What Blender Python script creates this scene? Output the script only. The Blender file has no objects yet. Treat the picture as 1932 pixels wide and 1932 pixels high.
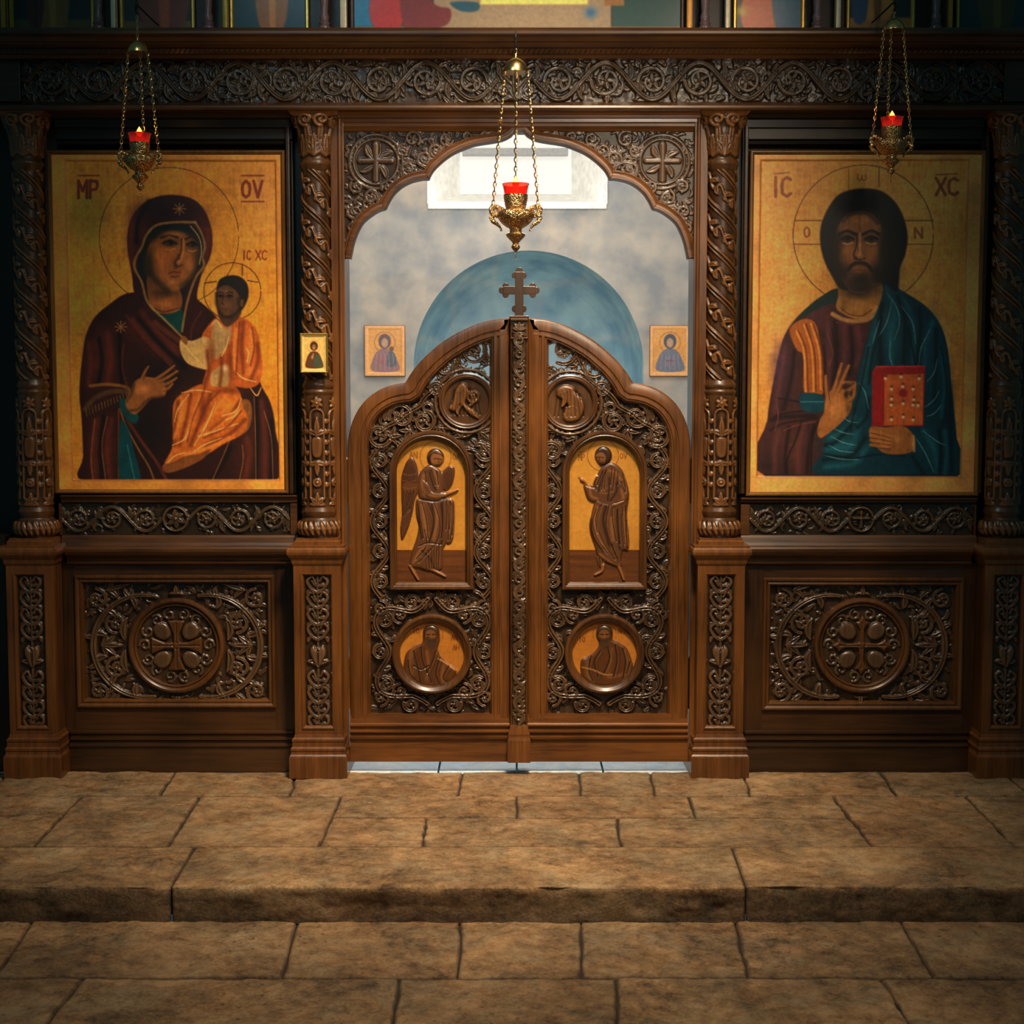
import bpy, bmesh, math, random
import numpy as np
from mathutils import Vector
PI = math.pi
SC = bpy.context.scene
COL = SC.collection
FPX = 2760.0
TH = math.atan(216.0/FPX)
CT, ST = math.cos(TH), math.sin(TH)
CAMZ = 1.572
CAMY = -6.0
S = 460.0          # rectified units per metre on the screen plane

# ---------------------------------------------------------------- measuring
def P(u, v, Y=0.0):
    """where a sight line through photo point (u,v) meets the upright plane y=Y"""
    a = (u-966.0)/FPX; b = (966.0-v)/FPX
    dy = CT + b*ST; dz = b*CT - ST
    t = (Y-CAMY)/dy
    return (t*a, Y, CAMZ + t*dz)
def G(u, v, Z=0.0):
    a = (u-966.0)/FPX; b = (966.0-v)/FPX
    dy = CT + b*ST; dz = b*CT - ST
    t = (Z-CAMZ)/dz
    return (t*a, CAMY+t*dy, Z)
def r(u, v, Y=0.0):
    x, _, z = P(u, v, Y)
    return (966.0 + x*S, 750.0 + (CAMZ-z)*S)
def rr(pts, Y=0.0):
    return [r(p[0], p[1], Y) for p in pts]
def WX(x): return (x-966.0)/S
def WZ(y): return CAMZ-(y-750.0)/S

# ---------------------------------------------------------------- objects
def thing(name, label, cat, loc=(0, 0, 0), group=None, kind=None):
    o = bpy.data.objects.new(name, None); COL.objects.link(o)
    o.empty_display_size = 0.05
    o.location = loc
    o['label'] = label; o['category'] = cat
    if group: o['group'] = group
    if kind: o['kind'] = kind
    return o
def tag(o, label, cat, group=None, kind=None):
    o['label'] = label; o['category'] = cat
    if group: o['group'] = group
    if kind: o['kind'] = kind
    return o
def attach(o, parent):
    if parent is not None:
        o.parent = parent
        if parent.type == 'EMPTY' and parent.parent is None:
            o.location = tuple(-c for c in parent.location)
def mk(name, verts, faces, mat, parent=None, smooth=False, col=None):
    me = bpy.data.meshes.new(name)
    verts = np.asarray(verts, dtype=np.float64)
    me.from_pydata(verts.tolist(), [], [tuple(int(i) for i in f) for f in faces])
    if smooth:
        me.polygons.foreach_set('use_smooth', [True]*len(me.polygons))
    me.materials.append(mat)
    me.update()
    o = bpy.data.objects.new(name, me); COL.objects.link(o)
    attach(o, parent)
    return o
def from_bm(name, bm, mat, parent=None, smooth=False):
    bmesh.ops.recalc_face_normals(bm, faces=bm.faces)
    me = bpy.data.meshes.new(name); bm.to_mesh(me); bm.free()
    if smooth:
        me.polygons.foreach_set('use_smooth', [True]*len(me.polygons))
    me.materials.append(mat)
    o = bpy.data.objects.new(name, me); COL.objects.link(o)
    attach(o, parent)
    return o
def dup(root, dx, label, group=None, dy=0, dz=0):
    q = root.copy(); COL.objects.link(q)
    q.location = (root.location[0]+dx, root.location[1]+dy, root.location[2]+dz)
    q['label'] = label
    if group: q['group'] = group
    for ch in list(root.children):
        c = ch.copy(); COL.objects.link(c); c.parent = q
        for g in ch.children:
            d = g.copy(); COL.objects.link(d); d.parent = c
    return q

class MB:
    """collects boxes, lathes, sweeps and profiles into one mesh"""
    def __init__(s): s.v = []; s.f = []
    def add(s, v, f):
        n = len(s.v); s.v += [tuple(p) for p in v]; s.f += [tuple(i+n for i in q) for q in f]
    def wbox(s, x0, x1, y0, y1, z0, z1, b=0.0015):
        bm = bmesh.new()
        bmesh.ops.create_cube(bm, size=1)
        for v in bm.verts:
            v.co = Vector(((x0+x1)/2+v.co.x*(x1-x0), (y0+y1)/2+v.co.y*(y1-y0), (z0+z1)/2+v.co.z*(z1-z0)))
        if b > 0:
            bmesh.ops.bevel(bm, geom=bm.edges[:], offset=b, segments=2, affect='EDGES', profile=0.6)
        bm.verts.ensure_lookup_table()
        s.add([v.co[:] for v in bm.verts], [[v.index for v in f.verts] for f in bm.faces]); bm.free()
    def box(s, u0, v0, u1, v1, Yf, Yb, b=0.0015):
        um, vm = (u0+u1)/2, (v0+v1)/2
        x0 = P(u0, vm, Yf)[0]; x1 = P(u1, vm, Yf)[0]
        z1 = P(um, v0, Yf)[2]; z0 = P(um, v1, Yf)[2]
        s.wbox(x0, x1, Yf, Yb, z0, z1, b)
    def sweep(s, path, prof, Y, closed=False, side=1):
        """path in rectified units, profile = (offset units, metres towards the viewer)"""
        p = np.array(path, float)
        n = len(p)
        if closed: nxt = np.roll(p, -1, 0); prv = np.roll(p, 1, 0)
        else:
            nxt = np.vstack([p[1:], 2*p[-1]-p[-2]]); prv = np.vstack([2*p[0]-p[1], p[:-1]])
        d1 = p-prv; d2 = nxt-p
        d1 /= np.maximum(np.linalg.norm(d1, axis=1, keepdims=True), 1e-9)
        d2 /= np.maximum(np.linalg.norm(d2, axis=1, keepdims=True), 1e-9)
        n1 = np.stack([-d1[:, 1], d1[:, 0]], 1); n2 = np.stack([-d2[:, 1], d2[:, 0]], 1)
        m = n1+n2; m /= np.maximum(np.linalg.norm(m, axis=1, keepdims=True), 1e-9)
        c = np.maximum((m*n1).sum(1), 0.45)
        m = m/c[:, None]*side
        vs = []; k = len(prof)
        for i in range(n):
            for (o, h) in prof:
                q = p[i]+m[i]*o
                vs.append((WX(q[0]), Y-h, WZ(q[1])))
        fs = []
        for i in range(n if closed else n-1):
            j = (i+1) % n
            for a in range(k-1):
                fs.append((i*k+a, j*k+a, j*k+a+1, i*k+a+1))
        if not closed:
            fs.append(tuple(range(k))); fs.append(tuple((n-1)*k+a for a in reversed(range(k))))
        s.add(vs, fs)
    def profx(s, X0, X1, pts, Yb, close=True):
        """pts = (photo v, Y) list top to bottom, run along x between world X0..X1, backed at Yb"""
        q = [(Y, P(966, v, Y)[2]) for (v, Y) in pts]
        q = [(Yb, q[0][1])]+q+[(Yb, q[-1][1])]
        n = len(q)
        vs = [(X0, a, b) for a, b in q]+[(X1, a, b) for a, b in q]
        fs = [(i, (i+1) % n, n+(i+1) % n, n+i) for i in range(n)]
        fs += [tuple(reversed(range(n))), tuple(range(n, 2*n))]
        s.add(vs, fs)
    def lathe(s, cx, cy, prof, seg=32, square=False):
        """prof = (radius m, z)"""
        vs = []; fs = []
        if square: seg = 4
        for (R, z) in prof:
            for i in range(seg):
                a = 2*PI*i/seg+(PI/4 if square else 0)
                k = R*(math.sqrt(2) if square else 1)
                vs.append((cx+k*math.cos(a), cy+k*math.sin(a), z))
        for j in range(len(prof)-1):
            for i in range(seg):
                fs.append((j*seg+i, j*seg+(i+1) % seg, (j+1)*seg+(i+1) % seg, (j+1)*seg+i))
        fs.append(tuple(reversed(range(seg)))); fs.append(tuple((len(prof)-1)*seg+i for i in range(seg)))
        s.add(vs, fs)
    def tube(s, pts, R, seg=8):
        pts = [Vector(p) for p in pts]; vs = []; fs = []
        Rs = R if hasattr(R, '__len__') else [R]*len(pts)
        for i, p in enumerate(pts):
            t = (pts[min(i+1, len(pts)-1)]-pts[max(i-1, 0)]).normalized()
            a = t.cross(Vector((0, 1, 0.01)))
            if a.length < 1e-3: a = t.cross(Vector((1, 0, 0)))
            a.normalize(); b = t.cross(a)
            for k in range(seg):
                w = 2*PI*k/seg
                vs.append(tuple(p+a*math.cos(w)*Rs[i]+b*math.sin(w)*Rs[i]))
        for j in range(len(pts)-1):
            for i in range(seg):
                fs.append((j*seg+i, j*seg+(i+1) % seg, (j+1)*seg+(i+1) % seg, (j+1)*seg+i))
        fs.append(tuple(reversed(range(seg)))); fs.append(tuple((len(pts)-1)*seg+i for i in range(seg)))
        s.add(vs, fs)
    def torus(s, c, R1, R2, rt, axis, ang, n=12, m=6):
        """chain link: oval torus, centre c, half height R1 along z, half width R2 turned by ang"""
        vs = []; fs = []
        for i in range(n):
            a = 2*PI*i/n
            ctr = Vector((R2*math.cos(a), 0, R1*math.sin(a)))
            nr = Vector((math.cos(a), 0, math.sin(a)))
            for j in range(m):
                b = 2*PI*j/m
                q = ctr+nr*rt*math.cos(b)+Vector((0, 1, 0))*rt*math.sin(b)
                x, y = q.x*math.cos(ang)-q.y*math.sin(ang), q.x*math.sin(ang)+q.y*math.cos(ang)
                z = q.z
                vs.append((c[0]+x+axis[0]*z, c[1]+y+axis[1]*z, c[2]+z))
        for i in range(n):
            for j in range(m):
                fs.append((i*m+j, ((i+1) % n)*m+j, ((i+1) % n)*m+(j+1) % m, i*m+(j+1) % m))
        s.add(vs, fs)
    def prism(s, poly, Yf, Yb):
        """poly in rectified units extruded from Yf to Yb"""
        n = len(poly)
        vs = [(WX(x), Yf, WZ(y)) for x, y in poly]+[(WX(x), Yb, WZ(y)) for x, y in poly]
        fs = [tuple(range(n)), tuple(reversed(range(n, 2*n)))]
        fs += [(i, n+i, n+(i+1) % n, (i+1) % n) for i in range(n)]
        s.add(vs, fs)
    def build(s, name, mat, parent=None, smooth=False):
        bm = bmesh.new()
        vv = [bm.verts.new(p) for p in s.v]
        for f in s.f:
            try: bm.faces.new([vv[i] for i in f])
            except ValueError: pass
        o = from_bm(name, bm, mat, parent, smooth)
        if smooth:
            o.data.set_sharp_from_angle(angle=math.radians(38))
        return o

# ---------------------------------------------------------------- curves
def cr(pts, n=6, closed=False):
    """Catmull-Rom through pts"""
    p = np.array(pts, float)
    if closed: q = np.vstack([p[-1], p, p[0], p[1]])
    else: q = np.vstack([2*p[0]-p[1], p, 2*p[-1]-p[-2]])
    out = []
    t = np.linspace(0, 1, n, endpoint=False)[:, None]
    for i in range(len(q)-3):
        a, b, c, d = q[i], q[i+1], q[i+2], q[i+3]
        out.append(0.5*((2*b)+(-a+c)*t+(2*a-5*b+4*c-d)*t*t+(-a+3*b-3*c+d)*t**3))
    out = np.vstack(out)
    if not closed: out = np.vstack([out, p[-1]])
    return out
def circ(cx, cy, R, n=48, a0=0, a1=2*PI, ry=None):
    ry = R if ry is None else ry
    t = np.linspace(a0, a1, n, endpoint=(abs(a1-a0) < 2*PI-1e-6))
    return np.stack([cx+R*np.cos(t), cy+ry*np.sin(t)], 1)
def resample(p, n):
    p = np.array(p, float)
    d = np.r_[0, np.cumsum(np.hypot(*(p[1:]-p[:-1]).T))]
    t = np.linspace(0, d[-1], n)
    return np.stack([np.interp(t, d, p[:, 0]), np.interp(t, d, p[:, 1])], 1)
def plen(p):
    p = np.array(p, float); return np.hypot(*(p[1:]-p[:-1]).T).sum()
_tab = np.random.RandomState(5).rand(256, 256)
def vnoise(x, y, seed=0):
    x = x+seed*17.3; y = y+seed*9.7
    xi = np.floor(x).astype(int); yi = np.floor(y).astype(int)
    fx = x-xi; fy = y-yi
    fx = fx*fx*(3-2*fx); fy = fy*fy*(3-2*fy)
    g = lambda a, b: _tab[a % 256, b % 256]
    return (g(xi, yi)*(1-fx)+g(xi+1, yi)*fx)*(1-fy)+(g(xi, yi+1)*(1-fx)+g(xi+1, yi+1)*fx)*fy-0.5
def fbm(x, y, o=4, seed=0):
    s = 0; a = 1
    for i in range(o):
        s = s+a*vnoise(x*2**i, y*2**i, seed+i*3); a *= 0.5
    return s
def lin(c):
    c = np.asarray(c, float)/255.0
    return np.where(c <= 0.04045, c/12.92, ((c+0.055)/1.055)**2.4)

# ---------------------------------------------------------------- relief and painting grid
class Field:
    def __init__(s, x0, y0, x1, y1, st=1.25, col=(120, 70, 30), Y=0.0):
        s.nx = max(3, int(round((x1-x0)/st))+1); s.ny = max(3, int(round((y1-y0)/st))+1)
        s.xs = np.linspace(x0, x1, s.nx); s.ys = np.linspace(y0, y1, s.ny)
        s.st = (x1-x0)/(s.nx-1)
        s.X, s.Y = np.meshgrid(s.xs, s.ys)
        s.H = np.zeros_like(s.X); s.C = np.zeros(s.X.shape+(3,)); s.C[:] = col
        s.Yp = Y; s.tf = None; s.ws = 1.0
    def crop(s, sc, ox, oy):
        """author in the coordinates of an enlarged crop of the photo"""
        s.tf = (sc, ox, oy); s.ws = 1.0/sc*(6+s.Yp)/6; return s
    def T(s, pts):
        p = np.array(pts, float).reshape(-1, 2)
        if s.tf is None: return p
        sc, ox, oy = s.tf
        return np.array([r(ox+a/sc, oy+b/sc, s.Yp) for a, b in p])
    def win(s, xa, ya, xb, yb):
        i0 = max(0, np.searchsorted(s.xs, xa)-1); i1 = min(s.nx, np.searchsorted(s.xs, xb)+1)
        j0 = max(0, np.searchsorted(s.ys, ya)-1); j1 = min(s.ny, np.searchsorted(s.ys, yb)+1)
        return slice(j0, max(j1, j0)), slice(i0, max(i1, i0))
    def Q(s, pts, w, ext=1.0):
        """smallest distance/width to a stroke"""
        p = s.T(pts)
        w = np.full(len(p), float(w)) if not hasattr(w, '__len__') else np.interp(np.linspace(0, 1, len(p)), np.linspace(0, 1, len(w)), w)
        w = np.maximum(w*s.ws, 0.15)
        m = w.max()*ext+s.st
        sj, si = s.win(p[:, 0].min()-m, p[:, 1].min()-m, p[:, 0].max()+m, p[:, 1].max()+m)
        X = s.X[sj, si]; Y = s.Y[sj, si]
        q = np.full(X.shape, 9.0)
        if X.size == 0: return (sj, si), q
        xs = s.xs[si]; ys = s.ys[sj]
        for k in range(len(p)-1):
            a, b = p[k], p[k+1]; wm = max(w[k], w[k+1])*ext+s.st
            i0 = np.searchsorted(xs, min(a[0], b[0])-wm); i1 = np.searchsorted(xs, max(a[0], b[0])+wm)
            j0 = np.searchsorted(ys, min(a[1], b[1])-wm); j1 = np.searchsorted(ys, max(a[1], b[1])+wm)
            if i1 <= i0 or j1 <= j0: continue
            x = X[j0:j1, i0:i1]-a[0]; y = Y[j0:j1, i0:i1]-a[1]
            d = b-a; L = d@d+1e-9
            t = np.clip((x*d[0]+y*d[1])/L, 0, 1)
            dd = np.hypot(x-t*d[0], y-t*d[1])/(w[k]+(w[k+1]-w[k])*t)
            q[j0:j1, i0:i1] = np.minimum(q[j0:j1, i0:i1], dd)
        return (sj, si), q
    def stroke(s, pts, w, h, base=0.0, vein=0.0, add=False, flat=0.5):
        sl, q = s.Q(pts, w)
        m = q < 1
        z = base+h*np.power(np.clip(1-q*q, 0, 1), flat)
        if vein: z = z-vein*h*np.exp(-(q/0.22)**2)
        H = s.H[sl]
        if add: H[m] += (z-base)[m]
        else: H[m] = np.maximum(H[m], z[m])
    def groove(s, pts, w, d):
        sl, q = s.Q(pts, w, 2.2)
        s.H[sl] -= d*np.exp(-q*q)
    def line(s, pts, w, col, a=1.0, soft=1.0):
        sl, q = s.Q(pts, w, 1+1.2*soft)
        k = a*np.clip((1+soft*0.6-q)/(soft*1.0+1e-6), 0, 1)
        k = np.clip(k, 0, a)[..., None]
        s.C[sl] = s.C[sl]*(1-k)+np.array(col, float)*k
    def soft(s, pts, w, col, a=.5, sm=True):
        if sm and len(pts) > 2: pts = cr(pts, 5)
        sl, q = s.Q(pts, w, 2.0)
        k = (a*np.exp(-q*q*1.6)*(q < 2))[..., None]
        s.C[sl] = s.C[sl]*(1-k)+np.array(col, float)*k
    def sd(s, poly, pad=6):
        p = s.T(poly)
        sl = s.win(p[:, 0].min()-pad, p[:, 1].min()-pad, p[:, 0].max()+pad, p[:, 1].max()+pad)
        X = s.X[sl]; Y = s.Y[sl]
        D = np.full(X.shape, 1e9); ins = np.zeros(X.shape, bool)
        n = len(p)
        for k in range(n):
            a, b = p[k], p[(k+1) % n]; d = b-a; L = d@d+1e-9
            t = np.clip(((X-a[0])*d[0]+(Y-a[1])*d[1])/L, 0, 1)
            D = np.minimum(D, (X-a[0]-t*d[0])**2+(Y-a[1]-t*d[1])**2)
            if a[1] != b[1]:
                c = ((a[1] > Y) != (b[1] > Y)) & (X < (b[0]-a[0])*(Y-a[1])/(b[1]-a[1])+a[0])
                ins ^= c
        D = np.sqrt(D)
        return sl, np.where(ins, D, -D)
    def fill(s, poly, col, soft=1.2, a=1.0, sm=True):
        if sm: poly = cr(poly, 5, True)
        sl, D = s.sd(poly)
        k = (a*np.clip(0.5+D/(2*soft), 0, 1))[..., None]
        s.C[sl] = s.C[sl]*(1-k)+np.array(col, float)*k
        return sl, k
    def raise_(s, poly, h, rnd=4.0, base=0.0, sm=True, add=False):
        if sm: poly = cr(poly, 5, True)
        sl, D = s.sd(poly)
        m = D > 0
        z = base+h*np.sqrt(np.clip(1-(1-np.clip(D/rnd, 0, 1))**2, 0, 1))
        H = s.H[sl]
        if add: H[m] += (z-base)[m]
        else: H[m] = np.maximum(H[m], z[m])
        return sl, D
    def blob(s, cx, cy, rx, ry, col, a=0.5, ang=0.0, clip=None):
        c = s.T([(cx, cy)])[0]; rx = rx*s.ws; ry = ry*s.ws
        m = 2.2*max(rx, ry)
        sl = s.win(c[0]-m, c[1]-m, c[0]+m, c[1]+m)
        x = s.X[sl]-c[0]; y = s.Y[sl]-c[1]
        ca, sa = math.cos(ang), math.sin(ang)
        X = (x*ca+y*sa)/rx; Y = (-x*sa+y*ca)/ry
        k = (a*np.exp(-(X*X+Y*Y)*1.2))[..., None]
        s.C[sl] = s.C[sl]*(1-k)+np.array(col, float)*k
    def mesh(s, name, Y, mat, parent=None, mask=None, paint=False, gain=1.0, skirt=None):
        H = s.H.copy()
        if mask is None: keep = np.ones((s.ny-1, s.nx-1), bool)
        else: keep = mask[:-1, :-1] & mask[1:, :-1] & mask[:-1, 1:] & mask[1:, 1:]
        V = np.stack([(s.X-966.0)/S, Y-H, CAMZ-(s.Y-750.0)/S], -1).reshape(-1, 3)
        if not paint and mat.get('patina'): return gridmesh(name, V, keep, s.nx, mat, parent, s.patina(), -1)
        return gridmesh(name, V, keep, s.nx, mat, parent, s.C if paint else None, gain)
    def patina(s):  # painted shade: darkens carved recesses, lightens raised parts
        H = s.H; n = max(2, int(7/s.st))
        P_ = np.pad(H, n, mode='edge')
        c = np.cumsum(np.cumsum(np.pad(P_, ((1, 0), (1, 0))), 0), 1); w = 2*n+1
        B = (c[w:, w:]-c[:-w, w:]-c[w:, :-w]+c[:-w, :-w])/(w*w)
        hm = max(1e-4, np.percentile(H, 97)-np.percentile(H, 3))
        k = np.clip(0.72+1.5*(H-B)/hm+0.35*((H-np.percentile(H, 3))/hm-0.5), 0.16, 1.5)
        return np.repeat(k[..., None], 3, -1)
    def wrap(s, name, cx, cy, Rfun, R0, mat, parent=None, zf=None):
        """roll the sheet round an upright axis; centre column of the sheet faces the viewer"""
        xm = (s.xs[0]+s.xs[-1])/2
        th = (s.X-xm)/R0
        R = np.vectorize(Rfun)(s.ys)[:, None]/S+s.H
        Z = CAMZ-(s.Y-750.0)/S
        V = np.stack([cx+R*np.sin(th), cy-R*np.cos(th), Z], -1).reshape(-1, 3)
        keep = np.ones((s.ny-1, s.nx-1), bool)
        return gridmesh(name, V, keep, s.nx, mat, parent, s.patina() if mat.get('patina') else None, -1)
def gridmesh(name, V, keep, nx, mat, parent, C=None, gain=1.0, smooth=True):
    jj, ii = np.nonzero(keep)
    a = jj*nx+ii
    F = np.stack([a, a+nx, a+nx+1, a+1], 1)
    used = np.unique(F)
    re = np.full(len(V), -1); re[used] = np.arange(len(used))
    F = re[F]; V2 = V[used]
    me = bpy.data.meshes.new(name)
    me.vertices.add(len(V2)); me.vertices.foreach_set('co', V2.ravel())
    nf = len(F)
    me.loops.add(nf*4); me.loops.foreach_set('vertex_index', F.ravel().astype(np.int32))
    me.polygons.add(nf)
    me.polygons.foreach_set('loop_start', np.arange(0, nf*4, 4, dtype=np.int32))
    me.update(calc_edges=True)
    me.polygons.foreach_set('use_smooth', np.full(nf, smooth))
    if C is not None:
        at = me.color_attributes.new('paint', 'FLOAT_COLOR', 'POINT')
        c = C.reshape(-1, 3)[used] if gain < 0 else np.clip(lin(np.clip(C, 0, 255)).reshape(-1, 3)[used]*gain, 0, 0.95)
        c = np.hstack([c, np.ones((len(c), 1))])
        at.data.foreach_set('color', c.ravel().astype(np.float32))
    me.materials.append(mat)
    me.validate()
    o = bpy.data.objects.new(name, me); COL.objects.link(o)
    attach(o, parent)
    return o

# ---------------------------------------------------------------- carving vocabulary (rectified units)
RND = random.Random(11)
def leaf(f, x, y, ang, L, w, h, curve=0.5, base=0.0, vein=0.45, add=False):
    n = 7; pts = []; a = ang; px, py = x, y
    for i in range(n):
        pts.append((px, py)); px += math.cos(a)*L/(n-1); py += math.sin(a)*L/(n-1); a += curve/(n-1)*1.6
    f.stroke(pts, [w*0.35, w*0.9, w, w*0.75, w*0.2], h, base, vein, add)
def acanthus(f, x, y, ang, L, w, h, n=5, spread=1.1, base=0.0):
    for i in range(n):
        t = (i-(n-1)/2)/max(1, (n-1)/2)
        l = L*(1-0.35*abs(t))
        leaf(f, x, y, ang+t*spread, l, w*0.5, h*(1-0.15*abs(t)), curve=t*0.7, base=base)
def rosette(f, x, y, R, h, n=5, base=0.0, a0=0.3):
    for i in range(n):
        a = a0+2*PI*i/n
        leaf(f, x+math.cos(a)*R*0.15, y+math.sin(a)*R*0.15, a, R*0.9, R*0.34, h*0.9, 0.3, base, 0.3)
    f.stroke([(x-0.1, y), (x+0.1, y)], R*0.26, h*1.15, base)
def spiral(f, cx, cy, R0, a0, turns, sg, w, h, R1=0.22, base=0.0, rose=True, vein=0.35):
    n = int(14*turns)+4
    t = np.linspace(0, 1, n); R = R0*(1-(1-R1)*t**1.25); a = a0+sg*2*PI*turns*t
    pts = np.stack([cx+R*np.cos(a), cy+R*np.sin(a)], 1)
    f.stroke(pts, np.linspace(w, w*0.6, 5), h, base, vein)
    if rose: rosette(f, cx, cy, R0*0.60, h, 5, base, RND.uniform(0, 1.2))
    for k in (0.22, 0.48):
        i = int(n*k)
        leaf(f, pts[i][0], pts[i][1], a[i]+sg*0.5, R0*0.42, w*0.9, h*0.8, sg*0.9, base)
def rinceau(f, path, A, L, w, h, base=0.0, side=1, rose=True):
    total = plen(path)
    n = max(2, int(round(total/L)))
    M = n*12
    p = resample(path, M+1)
    T = np.gradient(p, axis=0); T /= np.linalg.norm(T, axis=1, keepdims=True)+1e-9
    N = np.stack([-T[:, 1], T[:, 0]], 1)
    s = np.linspace(0, 1, M+1)
    stem = p+N*(side*A*0.92*np.sin(PI*n*s))[:, None]
    for i in range(n):
        k = int((i+0.5)*12); sg = side*(1 if i % 2 == 0 else -1)
        c = p[k]+N[k]*sg*A*0.02
        R0 = min(A*0.74, total/n*0.43)
        ab = math.atan2(-T[k][1], -T[k][0])
        cross = -(T[k][0]*N[k][1]-T[k][1]*N[k][0])
        spiral(f, c[0], c[1], R0, ab, 1.1, cross*sg*-1, w*0.95, h*0.85, 0.42, base, rose)
        for q, t in ((int(i*12), 1), (int(i*12)+2, -1)):
            a = math.atan2(N[q][1]*-sg*t, N[q][0]*-sg*t)
            leaf(f, p[q][0], p[q][1], a+0.5*t, A*1.0, w*1.45, h*0.8, -0.8*t, base); leaf(f, p[q][0], p[q][1], a+1.25*t, A*.8, w*1.2, h*0.7, -0.9*t, base); leaf(f, p[q][0], p[q][1], a-.3*t, A*.8, w*1.2, h*0.65, .9*t, base)
    f.stroke(stem, w*1.1, h, base, 0.5)
def fillers(f, x0, y0, x1, y1, n, L, w, h, base=0.0, test=None):
    for i in range(n):
        x = RND.uniform(x0, x1); y = RND.uniform(y0, y1)
        if test and not test(x, y): continue
        a = RND.uniform(0, 2*PI)
        leaf(f, x, y, a, L*RND.uniform(0.6, 1.2), w*RND.uniform(0.7, 1.1), h*RND.uniform(0.5, 1), RND.uniform(-1.6, 1.6), base)

# ---------------------------------------------------------------- materials
def newmat(name):
    m = bpy.data.materials.new(name); m.use_nodes = True
    nt = m.node_tree; b = nt.nodes['Principled BSDF']
    return m, nt, b
def N(nt, t, **kw):
    n = nt.nodes.new(t)
    for k, v in kw.items():
        if k.startswith('i_'): n.inputs[k[2:].replace('_', ' ')].default_value = v
        else: setattr(n, k, v)
    return n
def ramp(nt, stops):
    n = nt.nodes.new('ShaderNodeValToRGB')
    e = n.color_ramp.elements
    while len(e) < len(stops): e.new(0.5)
    for el, (p, c) in zip(e, stops): el.position = p; el.color = tuple(c)+(1,)
    return n
def wood(name, c0, c1, rough=0.38, coat=0.35, axis='Z', bump=0.25, scale=9.0, pat=False):
    c0 = tuple(x*k for x, k in zip(c0, (.33, .29, .20))); c1 = tuple(x*k for x, k in zip(c1, (.72, .635, .37))); coat *= .5
    m, nt, b = newmat(name); L = nt.links
    tc = N(nt, 'ShaderNodeTexCoord'); mp = N(nt, 'ShaderNodeMapping')
    sc = {'Z': (7, 7, 0.45), 'X': (0.45, 7, 7), 'Y': (7, .45, 7)}[axis]
    mp.inputs['Scale'].default_value = sc
    L.new(tc.outputs['Object'], mp.inputs['Vector'])
    n1 = N(nt, 'ShaderNodeTexNoise', i_Scale=scale, i_Detail=7.0, i_Roughness=0.62, i_Distortion=0.5)
    L.new(mp.outputs['Vector'], n1.inputs['Vector'])
    n2 = N(nt, 'ShaderNodeTexNoise', i_Scale=2.3, i_Detail=3.0)
    L.new(tc.outputs['Object'], n2.inputs['Vector'])
    mx = N(nt, 'ShaderNodeMath', operation='MULTIPLY_ADD'); mx.inputs[1].default_value = 0.55
    L.new(n2.outputs['Fac'], mx.inputs[0])
    ml = N(nt, 'ShaderNodeMath', operation='MULTIPLY'); ml.inputs[1].default_value = 0.5
    L.new(n1.outputs['Fac'], ml.inputs[0]); L.new(ml.outputs[0], mx.inputs[2])
    cm = tuple((a+bb)/2 for a, bb in zip(c0, c1))
    rp = ramp(nt, [(0.36, c0), (0.52, cm), (0.68, c1)])
    L.new(mx.outputs[0], rp.inputs['Fac'])
    if pat:  # multiplies the painted recess shade into the wood colour
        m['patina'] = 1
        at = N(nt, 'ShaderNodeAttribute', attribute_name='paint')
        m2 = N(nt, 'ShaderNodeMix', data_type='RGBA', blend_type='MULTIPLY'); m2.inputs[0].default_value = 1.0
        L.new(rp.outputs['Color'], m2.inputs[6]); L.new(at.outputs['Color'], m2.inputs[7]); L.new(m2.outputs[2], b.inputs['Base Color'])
    else: L.new(rp.outputs['Color'], b.inputs['Base Color'])
    b.inputs['Roughness'].default_value = rough
    b.inputs['Coat Weight'].default_value = coat; b.inputs['Coat Roughness'].default_value = 0.22
    bp = N(nt, 'ShaderNodeBump', i_Strength=bump, i_Distance=0.002)
    L.new(n1.outputs['Fac'], bp.inputs['Height']); L.new(bp.outputs['Normal'], b.inputs['Normal'])
    return m
def paintmat(name, rough=0.45, coat=0.2, bump=0.1, metal=0.0):
    m, nt, b = newmat(name); L = nt.links
    at = N(nt, 'ShaderNodeAttribute', attribute_name='paint')
    tc = N(nt, 'ShaderNodeTexCoord')
    n1 = N(nt, 'ShaderNodeTexNoise', i_Scale=70.0, i_Detail=5.0)
    L.new(tc.outputs['Object'], n1.inputs['Vector'])
    rp = ramp(nt, [(0.3, (0.85,)*3), (0.7, (1.08,)*3)]); L.new(n1.outputs['Fac'], rp.inputs['Fac'])
    mx = N(nt, 'ShaderNodeMix', data_type='RGBA', blend_type='MULTIPLY'); mx.inputs[0].default_value = 1.0
    L.new(at.outputs['Color'], mx.inputs[6]); L.new(rp.outputs['Color'], mx.inputs[7])
    L.new(mx.outputs[2], b.inputs['Base Color'])
    b.inputs['Roughness'].default_value = rough; b.inputs['Metallic'].default_value = metal
    b.inputs['Coat Weight'].default_value = coat; b.inputs['Coat Roughness'].default_value = 0.15
    bp = N(nt, 'ShaderNodeBump', i_Strength=bump, i_Distance=0.001)
    L.new(n1.outputs['Fac'], bp.inputs['Height']); L.new(bp.outputs['Normal'], b.inputs['Normal'])
    return m
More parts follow.
